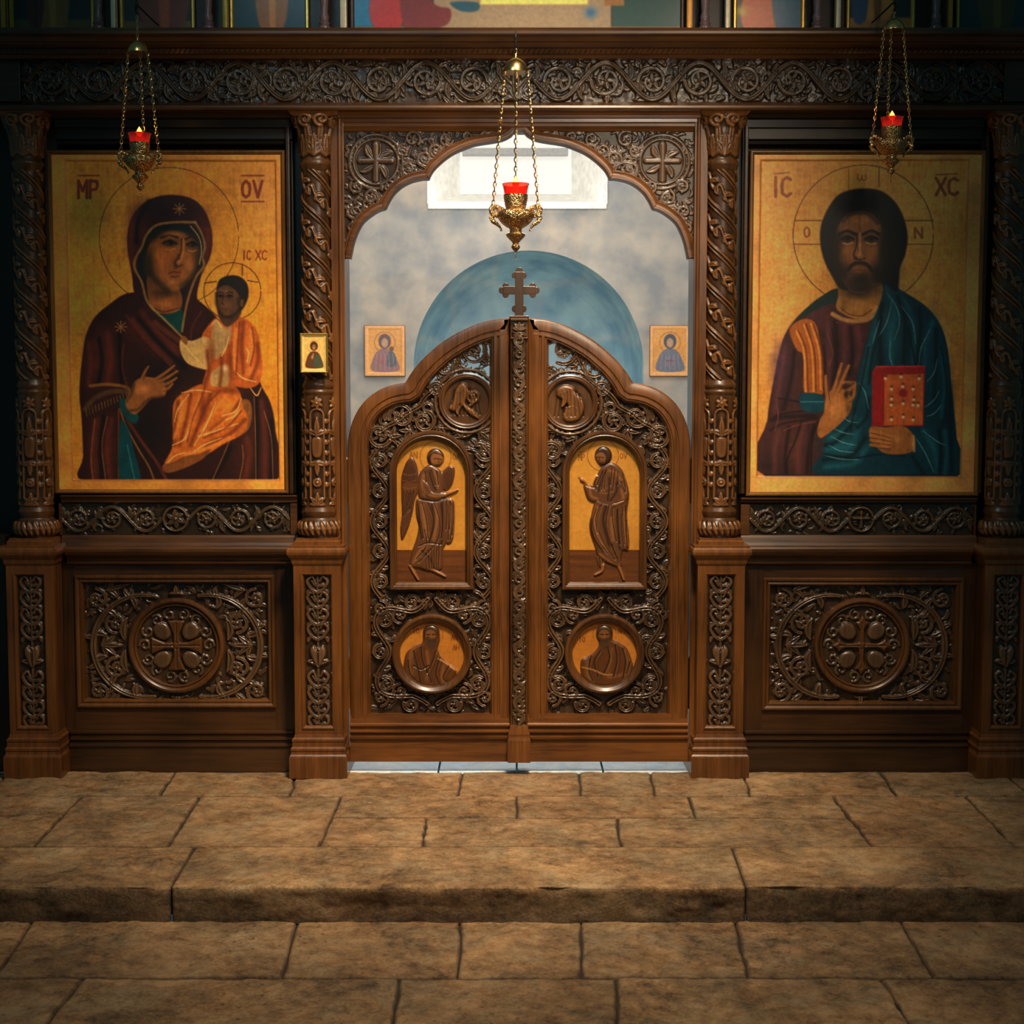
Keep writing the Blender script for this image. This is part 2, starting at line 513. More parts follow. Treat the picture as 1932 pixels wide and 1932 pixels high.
def plain(name, c, rough=0.5, metal=0.0, bump=0.0, bscale=60, coat=0.0, var=0.12):
    m, nt, b = newmat(name); L = nt.links
    tc = N(nt, 'ShaderNodeTexCoord')
    n1 = N(nt, 'ShaderNodeTexNoise', i_Scale=float(bscale), i_Detail=5.0)
    L.new(tc.outputs['Object'], n1.inputs['Vector'])
    rp = ramp(nt, [(0.3, tuple(x*(1-var) for x in c)), (0.7, tuple(min(1, x*(1+var)) for x in c))])
    L.new(n1.outputs['Fac'], rp.inputs['Fac']); L.new(rp.outputs['Color'], b.inputs['Base Color'])
    b.inputs['Roughness'].default_value = rough; b.inputs['Metallic'].default_value = metal
    b.inputs['Coat Weight'].default_value = coat
    if bump:
        bp = N(nt, 'ShaderNodeBump', i_Strength=bump, i_Distance=0.003)
        L.new(n1.outputs['Fac'], bp.inputs['Height']); L.new(bp.outputs['Normal'], b.inputs['Normal'])
    return m
def stone(name, dark, mid, light, bump=0.6, rough=0.62, spot=0.5):
    m, nt, b = newmat(name); L = nt.links
    tc = N(nt, 'ShaderNodeTexCoord')
    def noise(sc, d, ro, dist=0.0):
        n = N(nt, 'ShaderNodeTexNoise', i_Scale=sc, i_Detail=d, i_Roughness=ro, i_Distortion=dist); L.new(tc.outputs['Object'], n.inputs['Vector']); return n
    big = noise(3.2, 8.0, .68, .4); med = noise(19.0, 10.0, .72, .3); fin = noise(95.0, 6.0, .7); hue = noise(5.5, 6.0, .65, .8); pat = noise(1.6, 3.0, .5)
    a = N(nt, 'ShaderNodeMath', operation='MULTIPLY_ADD'); a.inputs[1].default_value = 0.38
    h = N(nt, 'ShaderNodeMath', operation='MULTIPLY_ADD'); h.inputs[1].default_value = 0.37
    g = N(nt, 'ShaderNodeMath', operation='MULTIPLY'); g.inputs[1].default_value = 0.25
    L.new(fin.outputs['Fac'], g.inputs[0]); L.new(g.outputs[0], h.inputs[2])
    L.new(big.outputs['Fac'], a.inputs[0]); L.new(med.outputs['Fac'], h.inputs[0]); L.new(h.outputs[0], a.inputs[2])
    rp = ramp(nt, [(0.40, dark), (0.49, mid), (0.585, light)])
    L.new(a.outputs[0], rp.inputs['Fac'])
    hr = ramp(nt, [(0.44, (0, 0, 0)), (0.62, (.75, .75, .75))]); L.new(hue.outputs['Fac'], hr.inputs['Fac'])
    gm = N(nt, 'ShaderNodeMix', data_type='RGBA', blend_type='MIX'); L.new(hr.outputs['Color'], gm.inputs[0])
    gc = N(nt, 'ShaderNodeMix', data_type='RGBA', blend_type='MULTIPLY'); gc.inputs[0].default_value = 1; gc.inputs[7].default_value = (.74, .92, 1.12, 1)
    L.new(rp.outputs['Color'], gc.inputs[6]); L.new(rp.outputs['Color'], gm.inputs[6]); L.new(gc.outputs[2], gm.inputs[7])
    vo = N(nt, 'ShaderNodeTexVoronoi', i_Scale=30.0); 
    wv = N(nt, 'ShaderNodeMix', data_type='VECTOR'); wv.inputs[0].default_value = .04; L.new(tc.outputs['Object'], wv.inputs[4]); L.new(med.outputs['Color'], wv.inputs[5]); L.new(wv.outputs[1], vo.inputs['Vector'])
    pit = N(nt, 'ShaderNodeMapRange'); pit.inputs['From Min'].default_value = 0.02; pit.inputs['From Max'].default_value = 0.20
    L.new(vo.outputs['Distance'], pit.inputs['Value'])
    # pits only in patches
    pm = ramp(nt, [(0.50, (1, 1, 1)), (0.62, (0, 0, 0))]); L.new(pat.outputs['Fac'], pm.inputs['Fac'])
    pk = N(nt, 'ShaderNodeMath', operation='MAXIMUM'); L.new(pit.outputs['Result'], pk.inputs[0]); L.new(pm.outputs['Color'], pk.inputs[1])
    dk = N(nt, 'ShaderNodeMapRange'); dk.inputs['To Min'].default_value = 0.45; L.new(pk.outputs[0], dk.inputs['Value'])
    at = N(nt, 'ShaderNodeAttribute', attribute_name='paint')
    mx = N(nt, 'ShaderNodeMix', data_type='RGBA', blend_type='MULTIPLY'); mx.inputs[0].default_value = 1.0
    L.new(gm.outputs[2], mx.inputs[6]); L.new(at.outputs['Color'], mx.inputs[7])
    my = N(nt, 'ShaderNodeMix', data_type='RGBA', blend_type='MULTIPLY'); my.inputs[0].default_value = spot
    L.new(mx.outputs[2], my.inputs[6]); L.new(dk.outputs[0], my.inputs[7])
    L.new(my.outputs[2], b.inputs['Base Color'])
    rr_ = N(nt, 'ShaderNodeMapRange'); rr_.inputs['To Min'].default_value = rough-.18; rr_.inputs['To Max'].default_value = rough+.15
    L.new(med.outputs['Fac'], rr_.inputs['Value']); L.new(rr_.outputs[0], b.inputs['Roughness'])
    ad = N(nt, 'ShaderNodeMath', operation='MULTIPLY_ADD'); ad.inputs[1].default_value = 0.5*spot
    L.new(pk.outputs[0], ad.inputs[0])
    ad2 = N(nt, 'ShaderNodeMath', operation='MULTIPLY_ADD'); ad2.inputs[1].default_value = 0.25
    L.new(fin.outputs['Fac'], ad2.inputs[0]); L.new(med.outputs['Fac'], ad2.inputs[2])
    L.new(ad2.outputs[0], ad.inputs[2])
    bp = N(nt, 'ShaderNodeBump', i_Strength=bump, i_Distance=0.014)
    L.new(ad.outputs[0], bp.inputs['Height']); L.new(bp.outputs['Normal'], b.inputs['Normal'])
    return m
# ================================================================ materials in use
W_DARK = wood('walnut_dark', (0.040, 0.017, 0.008), (0.100, 0.044, 0.019), 0.36, 0.4, 'X')
W_MID = wood('walnut_mid', (0.075, 0.028, 0.010), (0.190, 0.078, 0.027), 0.36, 0.4, 'Z')
W_MIDX = wood('walnut_mid_rail', (0.065, 0.025, 0.009), (0.170, 0.070, 0.025), 0.36, 0.4, 'X')
W_WARM = wood('walnut_warm', (0.130, 0.046, 0.013), (0.300, 0.115, 0.036), 0.34, 0.45, 'Z')
W_WARMX = wood('walnut_warm_rail', (0.130, 0.046, 0.013), (0.300, 0.115, 0.036), 0.34, 0.45, 'X')
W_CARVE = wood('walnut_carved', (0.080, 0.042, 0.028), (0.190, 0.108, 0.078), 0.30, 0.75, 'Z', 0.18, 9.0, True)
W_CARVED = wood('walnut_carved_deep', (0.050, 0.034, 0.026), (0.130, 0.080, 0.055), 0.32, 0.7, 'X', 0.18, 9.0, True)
W_DARKZ = wood('walnut_dark_upright', (0.040, 0.017, 0.007), (0.100, 0.043, 0.016), 0.36, 0.4, 'Z')
W_DARK2 = wood('walnut_dark_rail', (0.045, 0.018, 0.007), (0.112, 0.046, 0.017), 0.36, 0.4, 'X')  # darker walnut copy, shade of the low panels put into its colour
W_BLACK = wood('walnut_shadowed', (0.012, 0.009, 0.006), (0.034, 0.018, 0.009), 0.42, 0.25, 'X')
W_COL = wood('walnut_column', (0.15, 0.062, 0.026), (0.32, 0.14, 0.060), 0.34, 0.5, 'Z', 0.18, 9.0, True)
W_ICONFR = wood('oak_icon_frame', (0.20, 0.085, 0.025), (0.40, 0.19, 0.06), 0.33, 0.4, 'Z')
PAINT = paintmat('icon_paint', 0.42, 0.25)
RELIEFP = paintmat('tinted_relief', 0.36, 0.3, 0.15)
BRASS = plain('brass', (0.78, 0.45, 0.16), 0.24, 1.0, 0.25, 90)
def filigree(name):
    m, nt, b = newmat(name); L = nt.links
    tc = N(nt, 'ShaderNodeTexCoord'); vo = N(nt, 'ShaderNodeTexVoronoi', i_Scale=150.0); vo.feature = 'DISTANCE_TO_EDGE'
    L.new(tc.outputs['Object'], vo.inputs['Vector'])
    rp = ramp(nt, [(0.03, (.95, .60, .26)), (.16, (.16, .07, .02))]); L.new(vo.outputs['Distance'], rp.inputs['Fac']); L.new(rp.outputs['Color'], b.inputs['Base Color'])
    b.inputs['Metallic'].default_value = 1; b.inputs['Roughness'].default_value = .3
    bp = N(nt, 'ShaderNodeBump', i_Strength=1.0, i_Distance=.004); bp.invert = True
    L.new(vo.outputs['Distance'], bp.inputs['Height']); L.new(bp.outputs['Normal'], b.inputs['Normal']); return m
BRASSF = filigree('brass_filigree')
GOLD = plain('gilding', (0.75, 0.48, 0.12), 0.3, 0.85, 0.15, 60)
IRON = plain('dark_iron', (0.02, 0.02, 0.018), 0.45, 0.8, 0.2, 80)
PURP = plain('aged_colonette', (0.16, 0.09, 0.095), 0.4, 0.0, 0.3, 60, 0.3)
CREAMW = plain('cream_gilt_strip', (0.75, 0.62, 0.42), 0.35, 0.3, 0.1, 50)
FLOORM = stone('limestone_floor', (0.090, 0.046, 0.020), (0.320, 0.170, 0.070), (0.540, 0.320, 0.150), 1.0, 0.6, 0.7)
KERBM = stone('limestone_kerb', (0.090, 0.047, 0.020), (0.330, 0.178, 0.074), (0.570, 0.340, 0.160), 1.0, 0.6, 0.4)
PALEST = stone('pale_marble', (0.42, 0.47, 0.47), (0.60, 0.65, 0.65), (0.74, 0.78, 0.78), 0.5, 0.45, 0.3)
GROUT = plain('dark_joint', (0.018, 0.012, 0.008), 0.9, 0, 0.4, 50)
WHITEP = plain('white_plaster', (0.84, 0.82, 0.76), 0.8, 0, 0.2, 25)

def wallmat(name, c0, c1, cm, blocks=True):
    m, nt, b = newmat(name); L = nt.links
    tc = N(nt, 'ShaderNodeTexCoord'); mp = N(nt, 'ShaderNodeMapping')
    mp.inputs['Rotation'].default_value = (PI/2, 0, 0)
    L.new(tc.outputs['Object'], mp.inputs['Vector'])
    br = N(nt, 'ShaderNodeTexBrick')
    for k, v in (('Scale', 1.0), ('Mortar Size', 0.03), ('Mortar Smooth', 1.0), ('Brick Width', 0.47), ('Row Height', 0.31)):
        br.inputs[k].default_value = v
    br.inputs['Color1'].default_value = c0+(1,); br.inputs['Color2'].default_value = c1+(1,); br.inputs['Mortar'].default_value = cm+(1,)
    wn = N(nt, 'ShaderNodeTexNoise', i_Scale=2.5, i_Detail=4.0)
    L.new(tc.outputs['Object'], wn.inputs['Vector'])
    va = N(nt, 'ShaderNodeMix', data_type='VECTOR'); va.inputs[0].default_value = 0.16
    L.new(mp.outputs['Vector'], va.inputs[4]); L.new(wn.outputs['Color'], va.inputs[5])
    L.new(va.outputs[1], br.inputs['Vector'])
    n2 = N(nt, 'ShaderNodeTexNoise', i_Scale=5.0, i_Detail=6.0); L.new(tc.outputs['Object'], n2.inputs['Vector'])
    rp = ramp(nt, [(0.35, (0.62, 0.68, 0.76)), (0.65, (1.18, 1.10, 1.0))]); L.new(n2.outputs['Fac'], rp.inputs['Fac'])
    mx = N(nt, 'ShaderNodeMix', data_type='RGBA', blend_type='MULTIPLY'); mx.inputs[0].default_value = 1.0
    L.new(br.outputs['Color'], mx.inputs[6]); L.new(rp.outputs['Color'], mx.inputs[7]); L.new(mx.outputs[2], b.inputs['Base Color'])
    b.inputs['Roughness'].default_value = 0.85
    return m
BACKW = wallmat('sanctuary_wall', (0.50, 0.44, 0.37), (0.38, 0.39, 0.39), (0.44, 0.42, 0.38))
NICHEM = wallmat('niche_blue_light', (0.27, 0.48, 0.58), (0.34, 0.50, 0.57), (0.38, 0.51, 0.55))  # blue light in the niche is put into this wall colour
def struct(o): o['kind'] = 'structure'; return o

# ================================================================ floor
def bil(a, b, c, d, U, V):
    a, b, c, d = [np.array(q, float) for q in (a, b, c, d)]
    U = U[..., None]; V = V[..., None]
    return (a*(1-U)+b*U)*(1-V)+(d*(1-U)+c*U)*V
def slabs(name, Z, rows, mat, step=0.0075, parent=None):
    VV = []; FF = []; CC = []; n0 = 0
    rs = np.random.RandomState(3)
    for (v0, v1, js) in rows:
        for (a, b) in zip(js[:-1], js[1:]):
            A = G(a[0], v0, Z); B = G(b[0], v0, Z); C = G(b[1], v1, Z); D = G(a[1], v1, Z)
            w = max(B[0]-A[0], C[0]-D[0]); h = A[1]-D[1]
            nu = int(min(260, max(6, w/step))); nv = int(min(120, max(6, h/step)))
            # more samples near the rim
            e = lambda n: np.r_[0, 0.15/n, 0.6/n, np.linspace(1.4/n, 1-1.4/n, n), 1-0.6/n, 1-0.15/n, 1]
            U, V = np.meshgrid(e(nu), e(nv))
            Pn = bil(A, B, C, D, U, V)
            du = np.minimum(U, 1-U)*w; dv = np.minimum(V, 1-V)*h
            wob = 0.004*vnoise(Pn[..., 0]*22, Pn[..., 1]*22, 4)
            d = np.minimum(du-0.0018, dv-0.0040)
            Pn[..., 0] += 0.012*vnoise(Pn[..., 0]*9, Pn[..., 1]*9, 8)
            Pn[..., 1] += 0.008*vnoise(Pn[..., 0]*9, Pn[..., 1]*9, 9)
            rim = np.clip((d+wob)/0.008, 0, 1)
            rough = rs.uniform(0.5, 1.0)
            z = Z-0.014*(1-np.sqrt(np.clip(1-(1-rim)**2, 0, 1)))
            z += 0.0035*fbm(Pn[..., 0]*7, Pn[..., 1]*7, 3, 2)+0.0065*rough*fbm(Pn[..., 0]*22, Pn[..., 1]*22, 5, 6)
            z += rs.uniform(-0.002, 0.0015)
            Pn[..., 2] = z
            t = rs.uniform(0.86, 1.08); hue = rs.uniform(-0.04, 0.04)
            st = 1+0.35*fbm(Pn[..., 0]*3.1, Pn[..., 1]*3.1, 4, 12)
            k = (0.20+0.80*np.clip((d+wob*1.5)/0.0065, 0, 1))*t*np.clip(st, 0.6, 1.35)
            cc = np.stack([k*(1+hue), k, k*(1-hue), np.ones_like(k)], -1)
            ny, nx = U.shape
            VV.append(Pn.reshape(-1, 3)); CC.append(cc.reshape(-1, 4))
            jj, ii = np.meshgrid(np.arange(ny-1), np.arange(nx-1), indexing='ij')
            q = (jj*nx+ii).ravel()+n0
            FF.append(np.stack([q, q+nx, q+nx+1, q+1], 1)); n0 += ny*nx
    return rawmesh(name, np.vstack(VV), np.vstack(FF), np.vstack(CC), mat, parent)
def rawmesh(name, V, F, C, mat, parent=None):
    me = bpy.data.meshes.new(name)
    me.vertices.add(len(V)); me.vertices.foreach_set('co', V.ravel())
    me.loops.add(len(F)*4); me.loops.foreach_set('vertex_index', F.ravel().astype(np.int32))
    me.polygons.add(len(F)); me.polygons.foreach_set('loop_start', np.arange(0, len(F)*4, 4, dtype=np.int32))
    me.update(calc_edges=True)
    me.polygons.foreach_set('use_smooth', np.full(len(F), True))
    at = me.color_attributes.new('paint', 'FLOAT_COLOR', 'POINT')
    at.data.foreach_set('color', C.ravel().astype(np.float32))
    me.materials.append(mat); me.validate()
    o = bpy.data.objects.new(name, me); COL.objects.link(o); attach(o, parent)
    return o
up = slabs('floor', 0.0, [
    (1456, 1501, [(-330, -400), (20, -25), (330, 300), (560, 548), (872, 864), (1090, 1095), (1226, 1236), (1395, 1418), (1660, 1692), (1890, 1945), (2260, 2330)]),
    (1501, 1597, [(-420, -560), (-70, -190), (155, 62), (378, 315), (645, 603)]),
    (1501, 1542, [(645, 626), (975, 975), (1298, 1312), (1572, 1603)]),
    (1542, 1597, [(626, 603), (805, 797), (1163, 1171), (1603, 1650)]),
    (1501, 1597, [(1572, 1650), (1820, 1915), (2110, 2230), (2400, 2520)]),
], FLOORM)
struct(up)
lo = slabs('floor', -0.119, [
    (1736, 1845, [(-420, -520), (62, -8), (562, 530), (870, 862), (1095, 1098), (1384, 1412), (1698, 1762), (2000, 2085), (2400, 2520)]),
    (1845, 1962, [(-520, -700), (160, 60), (752, 738), (1158, 1170), (1663, 1732), (2140, 2240), (2600, 2800)]),
    (1962, 2250, [(-600, -900), (500, 420), (960, 955), (1400, 1440), (1900, 2100), (2700, 3100)]),
], FLOORM, 0.009)
struct(lo)
mb = MB()
mb.wbox(-2.6, 2.6, -1.37, 0.07, -0.10, -0.011, 0)
mb.wbox(-2.6, 2.6, -5.9, -1.36, -0.25, -0.130, 0)
struct(mb.build('floor', GROUT))
# kerb blocks of the step
Yb = G(966, 1597)[1]; Yf = G(966, 1672)[1]
def kerb(ja, jb, seed, label):
    Xa0, Xa1 = G(ja[0], 1597)[0], G(ja[1], 1672)[0]
    Xb0, Xb1 = G(jb[0], 1597)[0], G(jb[1], 1672)[0]
    nt_ = 44; yt = np.linspace(Yb-0.006, Yf+0.010, nt_)
    prof = [(Yb-0.005, -0.06), (Yb-0.004, -0.012)]+[(y, 0.0) for y in yt]
    for k in range(1, 7):
        a = k/7*PI/2
        prof.append((Yf+0.010-0.010*math.sin(a), -0.010+0.010*math.cos(a)))
    prof += [(Yf, z) for z in np.linspace(-0.02, -0.125, 18)]
    prof = np.array(prof); m = len(prof)
    w = Xb1-Xa1; n = int(w/0.009)
    u = np.r_[0, 0.002, np.linspace(0.006, 0.994, n), 0.998, 1]
    U, J = np.meshgrid(u, np.arange(m))
    Yv = prof[J, 0]; Zv = prof[J, 1]
    t = np.clip((Yb-Yv)/(Yb-Yf), 0, 1)
    X = (Xa0+(Xa1-Xa0)*t)*(1-U)+(Xb0+(Xb1-Xb0)*t)*U
    d = np.minimum(U, 1-U)*w
    rim = np.clip(d/0.009, 0, 1); dr = 1-np.sqrt(np.clip(1-(1-rim)**2, 0, 1))
    top = np.clip(1+Zv/0.01, 0, 1)
    nz = 0.0035*fbm(X*6, Yv*6, 3, seed)+0.003*fbm(X*24, Yv*24+Zv*24, 4, seed+1)
    chip = 0.010*np.clip(fbm(X*11, X*3, 3, seed+2)-0.08, 0, 1)
    edge = np.exp(-((Yv-Yf)**2+Zv**2)/0.02**2)
    Z2 = Zv+np.where(Zv > -0.03, nz, 0)-0.012*dr*top-chip*edge*1.2
    Y2 = Yv-np.where(Zv < -0.004, 0.010*fbm(X*9, Zv*16, 4, seed+3), 0)+chip*edge*1.6+0.01*dr*(1-top)
    V = np.stack([X, Y2, Z2], -1).reshape(-1, 3)
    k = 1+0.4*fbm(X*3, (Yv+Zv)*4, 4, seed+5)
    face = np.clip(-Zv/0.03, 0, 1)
    k = k*(1-0.42*face)*(1+.18*edge)*(0.35+0.65*np.clip(d/0.006, 0, 1))  # painted shade on the riser, painted highlight along the top edge
    k = k*(1-0.5*np.clip((-Zv-0.085)/0.04, 0, 1))  # painted shadow at the foot of the riser
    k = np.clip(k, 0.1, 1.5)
    C = np.stack([k, k, k*0.98, np.ones_like(k)], -1).reshape(-1, 4)
    nx = len(u)
    jj, ii = np.meshgrid(np.arange(m-1), np.arange(nx-1), indexing='ij')
    q = (jj*nx+ii).ravel()
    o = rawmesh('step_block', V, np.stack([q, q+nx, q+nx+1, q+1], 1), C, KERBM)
    tag(o, label, 'stone step', 'kerb blocks of the stone step')
kerb((-330, -420), (366, 321), 3, 'short limestone step block at the left, ending below the left painted icon')
kerb((368, 323), (1380, 1407), 13, 'longest limestone step block, in front of the carved double doors')
kerb((1382, 1409), (2400, 2500), 23, 'limestone step block at the right, with a pale worn top corner')

# threshold stones, raised a touch, lit from behind
for i, (a, b, lb) in enumerate([(640, 826, 'pale threshold stone under the hinge side of the left door leaf'),
                               (828, 974, 'pale threshold stone left of the centre block, under the left leaf'),
                               (976, 1137, 'pale threshold stone just right of the centre post block'),
                               (1139, 1322, 'pale threshold stone under the hinge side of the right door leaf')]):
    A = G(a, 1456); B = G(b, 1456)
    n = 40; u = np.linspace(0, 1, n)
    prof = [(0.063, -0.05), (0.063, -0.006), (0.066, -0.001)]+[(y, 0.0) for y in np.linspace(0.075, 0.5, 16)]
    prof = np.array(prof); U, J = np.meshgrid(u, np.arange(len(prof)))
    X = A[0]+0.002+(B[0]-A[0]-0.004)*U; Yv = prof[J, 0]+0.006*vnoise(X*14, X*2, i); Zv = prof[J, 1]+0.002*fbm(X*10, Yv*10, 3, i)
    V = np.stack([X, Yv, Zv], -1).reshape(-1, 3)
    jj, ii = np.meshgrid(np.arange(len(prof)-1), np.arange(n-1), indexing='ij'); q = (jj*n+ii).ravel()
    o = rawmesh('threshold_stone', V, np.stack([q, q+n, q+n+1, q+1], 1), np.ones((len(V), 4)), PALEST)
    tag(o, lb, 'threshold', 'pale threshold stones')

# ================================================================ the sanctuary behind
YB = 3.0
mb = MB(); mb.wbox(-2.3, 2.3, 0.50, YB+0.6, -0.1, -0.004, 0); struct(mb.build('floor', WHITEP))
mb = MB(); mb.wbox(-2.4, -2.3, 0.3, YB+0.2, -0.1, 4.0, 0); struct(mb.build('wall_left', BACKW))
mb = MB(); mb.wbox(2.3, 2.4, 0.3, YB+0.2, -0.1, 4.0, 0); struct(mb.build('wall_right', BACKW))
mb = MB(); mb.wbox(-2.4, 2.4, 0.3, YB+0.7, 4.0, 4.1, 0); struct(mb.build('ceiling', WHITEP))
# back wall with arched niche and splayed window
xL = -2.3; xR = 2.3
nc = P(997, 692, YB); nR = P(1214, 692, YB)[0]-nc[0]
wx0 = P(812, 385, YB)[0]; wx1 = P(1140, 385, YB)[0]; wz0 = P(966, 385, YB)[2]; wz1 = 3.62
v = []; f = []
def quad(a, b, c, d):
    n = len(v); v.extend([a, b, c, d]); f.append((n, n+1, n+2, n+3))
def wq(x0, z0, x1, z1): quad((x0, YB, z0), (x1, YB, z0), (x1, YB, z1), (x0, YB, z1))
zs = nc[2]; zt = nc[2]+nR+0.02
wq(xL, -0.05, nc[0]-nR, zs); wq(nc[0]+nR, -0.05, xR, zs)
wq(xL, zs, nc[0]-nR, zt); wq(nc[0]+nR, zs, xR, zt)
arc = [(nc[0]+nR*math.cos(a), nc[2]+nR*math.sin(a)) for a in np.linspace(PI, 0, 49)]
for (a, b) in zip(arc[:-1], arc[1:]):
    quad((a[0], YB, a[1]), (b[0], YB, b[1]), (b[0], YB, zt), (a[0], YB, zt))
wq(xL, zt, xR, wz0); wq(xL, wz0, wx0, wz1); wq(wx1, wz0, xR, wz1); wq(xL, wz1, xR, 4.0)
struct(mk('wall_back', v, f, BACKW))
v = []; f = []
path = [(nc[0]-nR, 0.0)]+arc+[(nc[0]+nR, 0.0)]
# rounded rim then a shallow apse
ND = 0.5
for (a, b) in zip(path[:-1], path[1:]):
    prev = None
    for k in range(7):
        t0 = k/7; t1 = (k+1)/7
        def q(p, t):
            s_ = 1-0.42*t**2.2
            cz = nc[2] if p[1] > nc[2] else p[1]
            return (nc[0]+(p[0]-nc[0])*s_, YB+ND*math.sin(t*PI/2), cz+(p[1]-cz)*s_)
        quad(q(a, t0), q(b, t0), q(b, t1), q(a, t1))
    quad(q(a, 1), q(b, 1), (nc[0], YB+ND, min(b[1], nc[2])), (nc[0], YB+ND, min(a[1], nc[2])))
o = mk('wall_niche', v, f, NICHEM); struct(o)
# window
WIN, nt, b = newmat('daylit_frosted_glass')
b.inputs['Base Color'].default_value = (0.30, 0.30, 0.28, 1); b.inputs['Roughness'].default_value = 0.6
b.inputs['Emission Color'].default_value = (1.0, 0.96, 0.87, 1); b.inputs['Emission Strength'].default_value = .68
ix0 = P(868, 372, YB+0.4)[0]; ix1 = P(1078, 372, YB+0.4)[0]; iz0 = P(966, 366, YB+0.4)[2]; iz1 = 3.55
v = []; f = []
o_ = [(wx0, wz0), (wx1, wz0), (wx1, wz1), (wx0, wz1)]; i_ = [(ix0, iz0), (ix1, iz0), (ix1, iz1), (ix0, iz1)]
for k in range(4):
    a, b2 = o_[k], o_[(k+1) % 4]; c, d = i_[(k+1) % 4], i_[k]
    quad((a[0], YB, a[1]), (b2[0], YB, b2[1]), (c[0], YB+0.4, c[1]), (d[0], YB+0.4, d[1]))
win = mk('window_1', v, f, WHITEP); struct(win)
p = mk('window_pane', [(ix0, YB+0.4, iz0), (ix1, YB+0.4, iz0), (ix1, YB+0.4, iz1), (ix0, YB+0.4, iz1)], [(0, 1, 2, 3)], WIN, win)
mb = MB()
mb.box(858, 374, 1086, 368, YB+0.36, YB+0.40)
mb.box(872, 279, 1072, 292, YB+0.33, YB+0.40, 0.004)
mb.build('window_bar', plain('window_bar', (0.36, 0.35, 0.34), 0.6), win)
mb = MB()
tw = 0.02
mb.wbox(wx0-0.015, wx1+0.015, YB-0.012, YB+0.012, wz0-0.03, wz0+0.004, 0.004)
mb.wbox(wx0-0.02, wx0+0.012, YB-0.012, YB+0.012, wz0, wz1, 0.004)
mb.wbox(wx1-0.012, wx1+0.02, YB-0.012, YB+0.012, wz0, wz1, 0.004)
mb.build('window_trim', plain('bright_trim', (0.88, 0.89, 0.86), 0.6), win)

# ================================================================ screen joinery
AX = 979.5           # middle of the screen, rectified units
CX = [AX-925, AX-382, AX+382, AX+925]
def sqprof(mb, cx, cy, prof):
    vs = []; fs = []
    for (hx, hy, z) in prof:
        vs += [(cx-hx, cy-hy, z), (cx+hx, cy-hy, z), (cx+hx, cy+hy, z), (cx-hx, cy+hy, z)]
    for j in range(len(prof)-1):
        for i in range(4):
            fs.append((j*4+i, j*4+(i+1) % 4, (j+1)*4+(i+1) % 4, (j+1)*4+i))
    fs.append((3, 2, 1, 0)); n = (len(prof)-1)*4; fs.append((n, n+1, n+2, n+3))
    mb.add(vs, fs)
def zv(v, Y=-0.05): return P(966, v, Y)[2]
PW = ['carved walnut pedestal at the far left edge, below the leftmost column',
      'carved walnut pedestal touching the left side of the doorway',
      'carved walnut pedestal touching the right side of the doorway',
      'dim carved walnut pedestal at the far right edge']
pcx = WX(CX[1]); pcy = 0.10
ped = thing('carved_pedestal', PW[1], 'pedestal', (pcx, pcy, 0), 'pedestals of the screen')
mb = MB()
sqprof(mb, pcx, pcy, [(.120, .155, 0.0), (.120, .155, zv(1430)), (.118, .153, zv(1427)), (.113, .148, zv(1424)), (.1115, .1465, zv(1419)), (.114, .149, zv(1417)), (.114, .149, zv(1413)), (.108, .142, zv(1410)), (.1065, .1405, zv(1402)), (.109, .143, zv(1400)), (.109, .143, zv(1396)), (.101, .136, zv(1393)), (.0975, .132, zv(1386))])
mb.build('base', W_WARM, ped)
mb = MB()
sqprof(mb, pcx, pcy, [(.096, .118, zv(1387)), (.096, .118, zv(1060))])
mb.build('shaft', W_MID, ped)
mb = MB()
yf = pcy-.133; yb_ = pcy-.10
z0 = zv(1386); z1 = zv(1066); hw = .097
mb.wbox(pcx-hw, pcx-hw+.033, yf, yb_, z0, z1, .002); mb.wbox(pcx+hw-.033, pcx+hw, yf, yb_, z0, z1, .002)
mb.wbox(pcx-hw+.03, pcx+hw-.03, yf, yb_, z1-.036, z1, .002); mb.wbox(pcx-hw+.03, pcx+hw-.03, yf, yb_, z0, z0+.022, .002)
R_ = lambda x0, y0, x1, y1: [(x0, y0), (x1, y0), (x1, y1), (x0, y1)]
ix0, iy0, ix1, iy1 = CX[1]-30, 750+(CAMZ-(z1-.036))*S, CX[1]+30, 750+(CAMZ-(z0+.022))*S
mb.sweep(R_(ix0, iy0, ix1, iy1), [(-1, 0), (-1, .004), (1.5, .004), (3, .001), (5, -.006), (5.5, -.016)], yf, True)
pfr = mb.build('frame', W_WARM, ped)
F = Field(ix0, iy0, ix1, iy1, 1.1)
cxm = CX[1]; h = .012
F.H += 0.0006*fbm(F.X*.2, F.Y*.2, 3)
yy = iy0+12
F.stroke([(cxm, iy0+8), (cxm, iy1-8)], 3.0, h*.7)
for k, (dy, ln, op) in enumerate([(10, 22, -1), (40, 24, 1), (72, 24, -1), (100, 20, 1), (192, 22, -1), (222, 22, 1), (250, 20, -1), (276, 18, 1)]):
    for s_ in (-1, 1):
        y0 = iy0+dy+14
        a = -PI/2+s_*0.9
        pts = cr([(cxm, y0+14), (cxm+s_*12, y0+6), (cxm+s_*19, y0-8), (cxm+s_*10, y0-17), (cxm+s_*5, y0-8)], 6)
        F.stroke(pts, [4, 3.6, 3.2, 2.5, 1.6], h, 0, .35)
        leaf(F, cxm+s_*4, y0+2, a*0.6-0.2, 14, 4, h*.9, s_*.8)
        leaf(F, cxm+s_*14, y0+8, PI/2-s_*.8, 13, 4, h*.8, s_*.6)
ym = (iy0+iy1)/2+4
acanthus(F, cxm, ym+24, -PI/2, 34, 13, h*1.25, 3, .75)
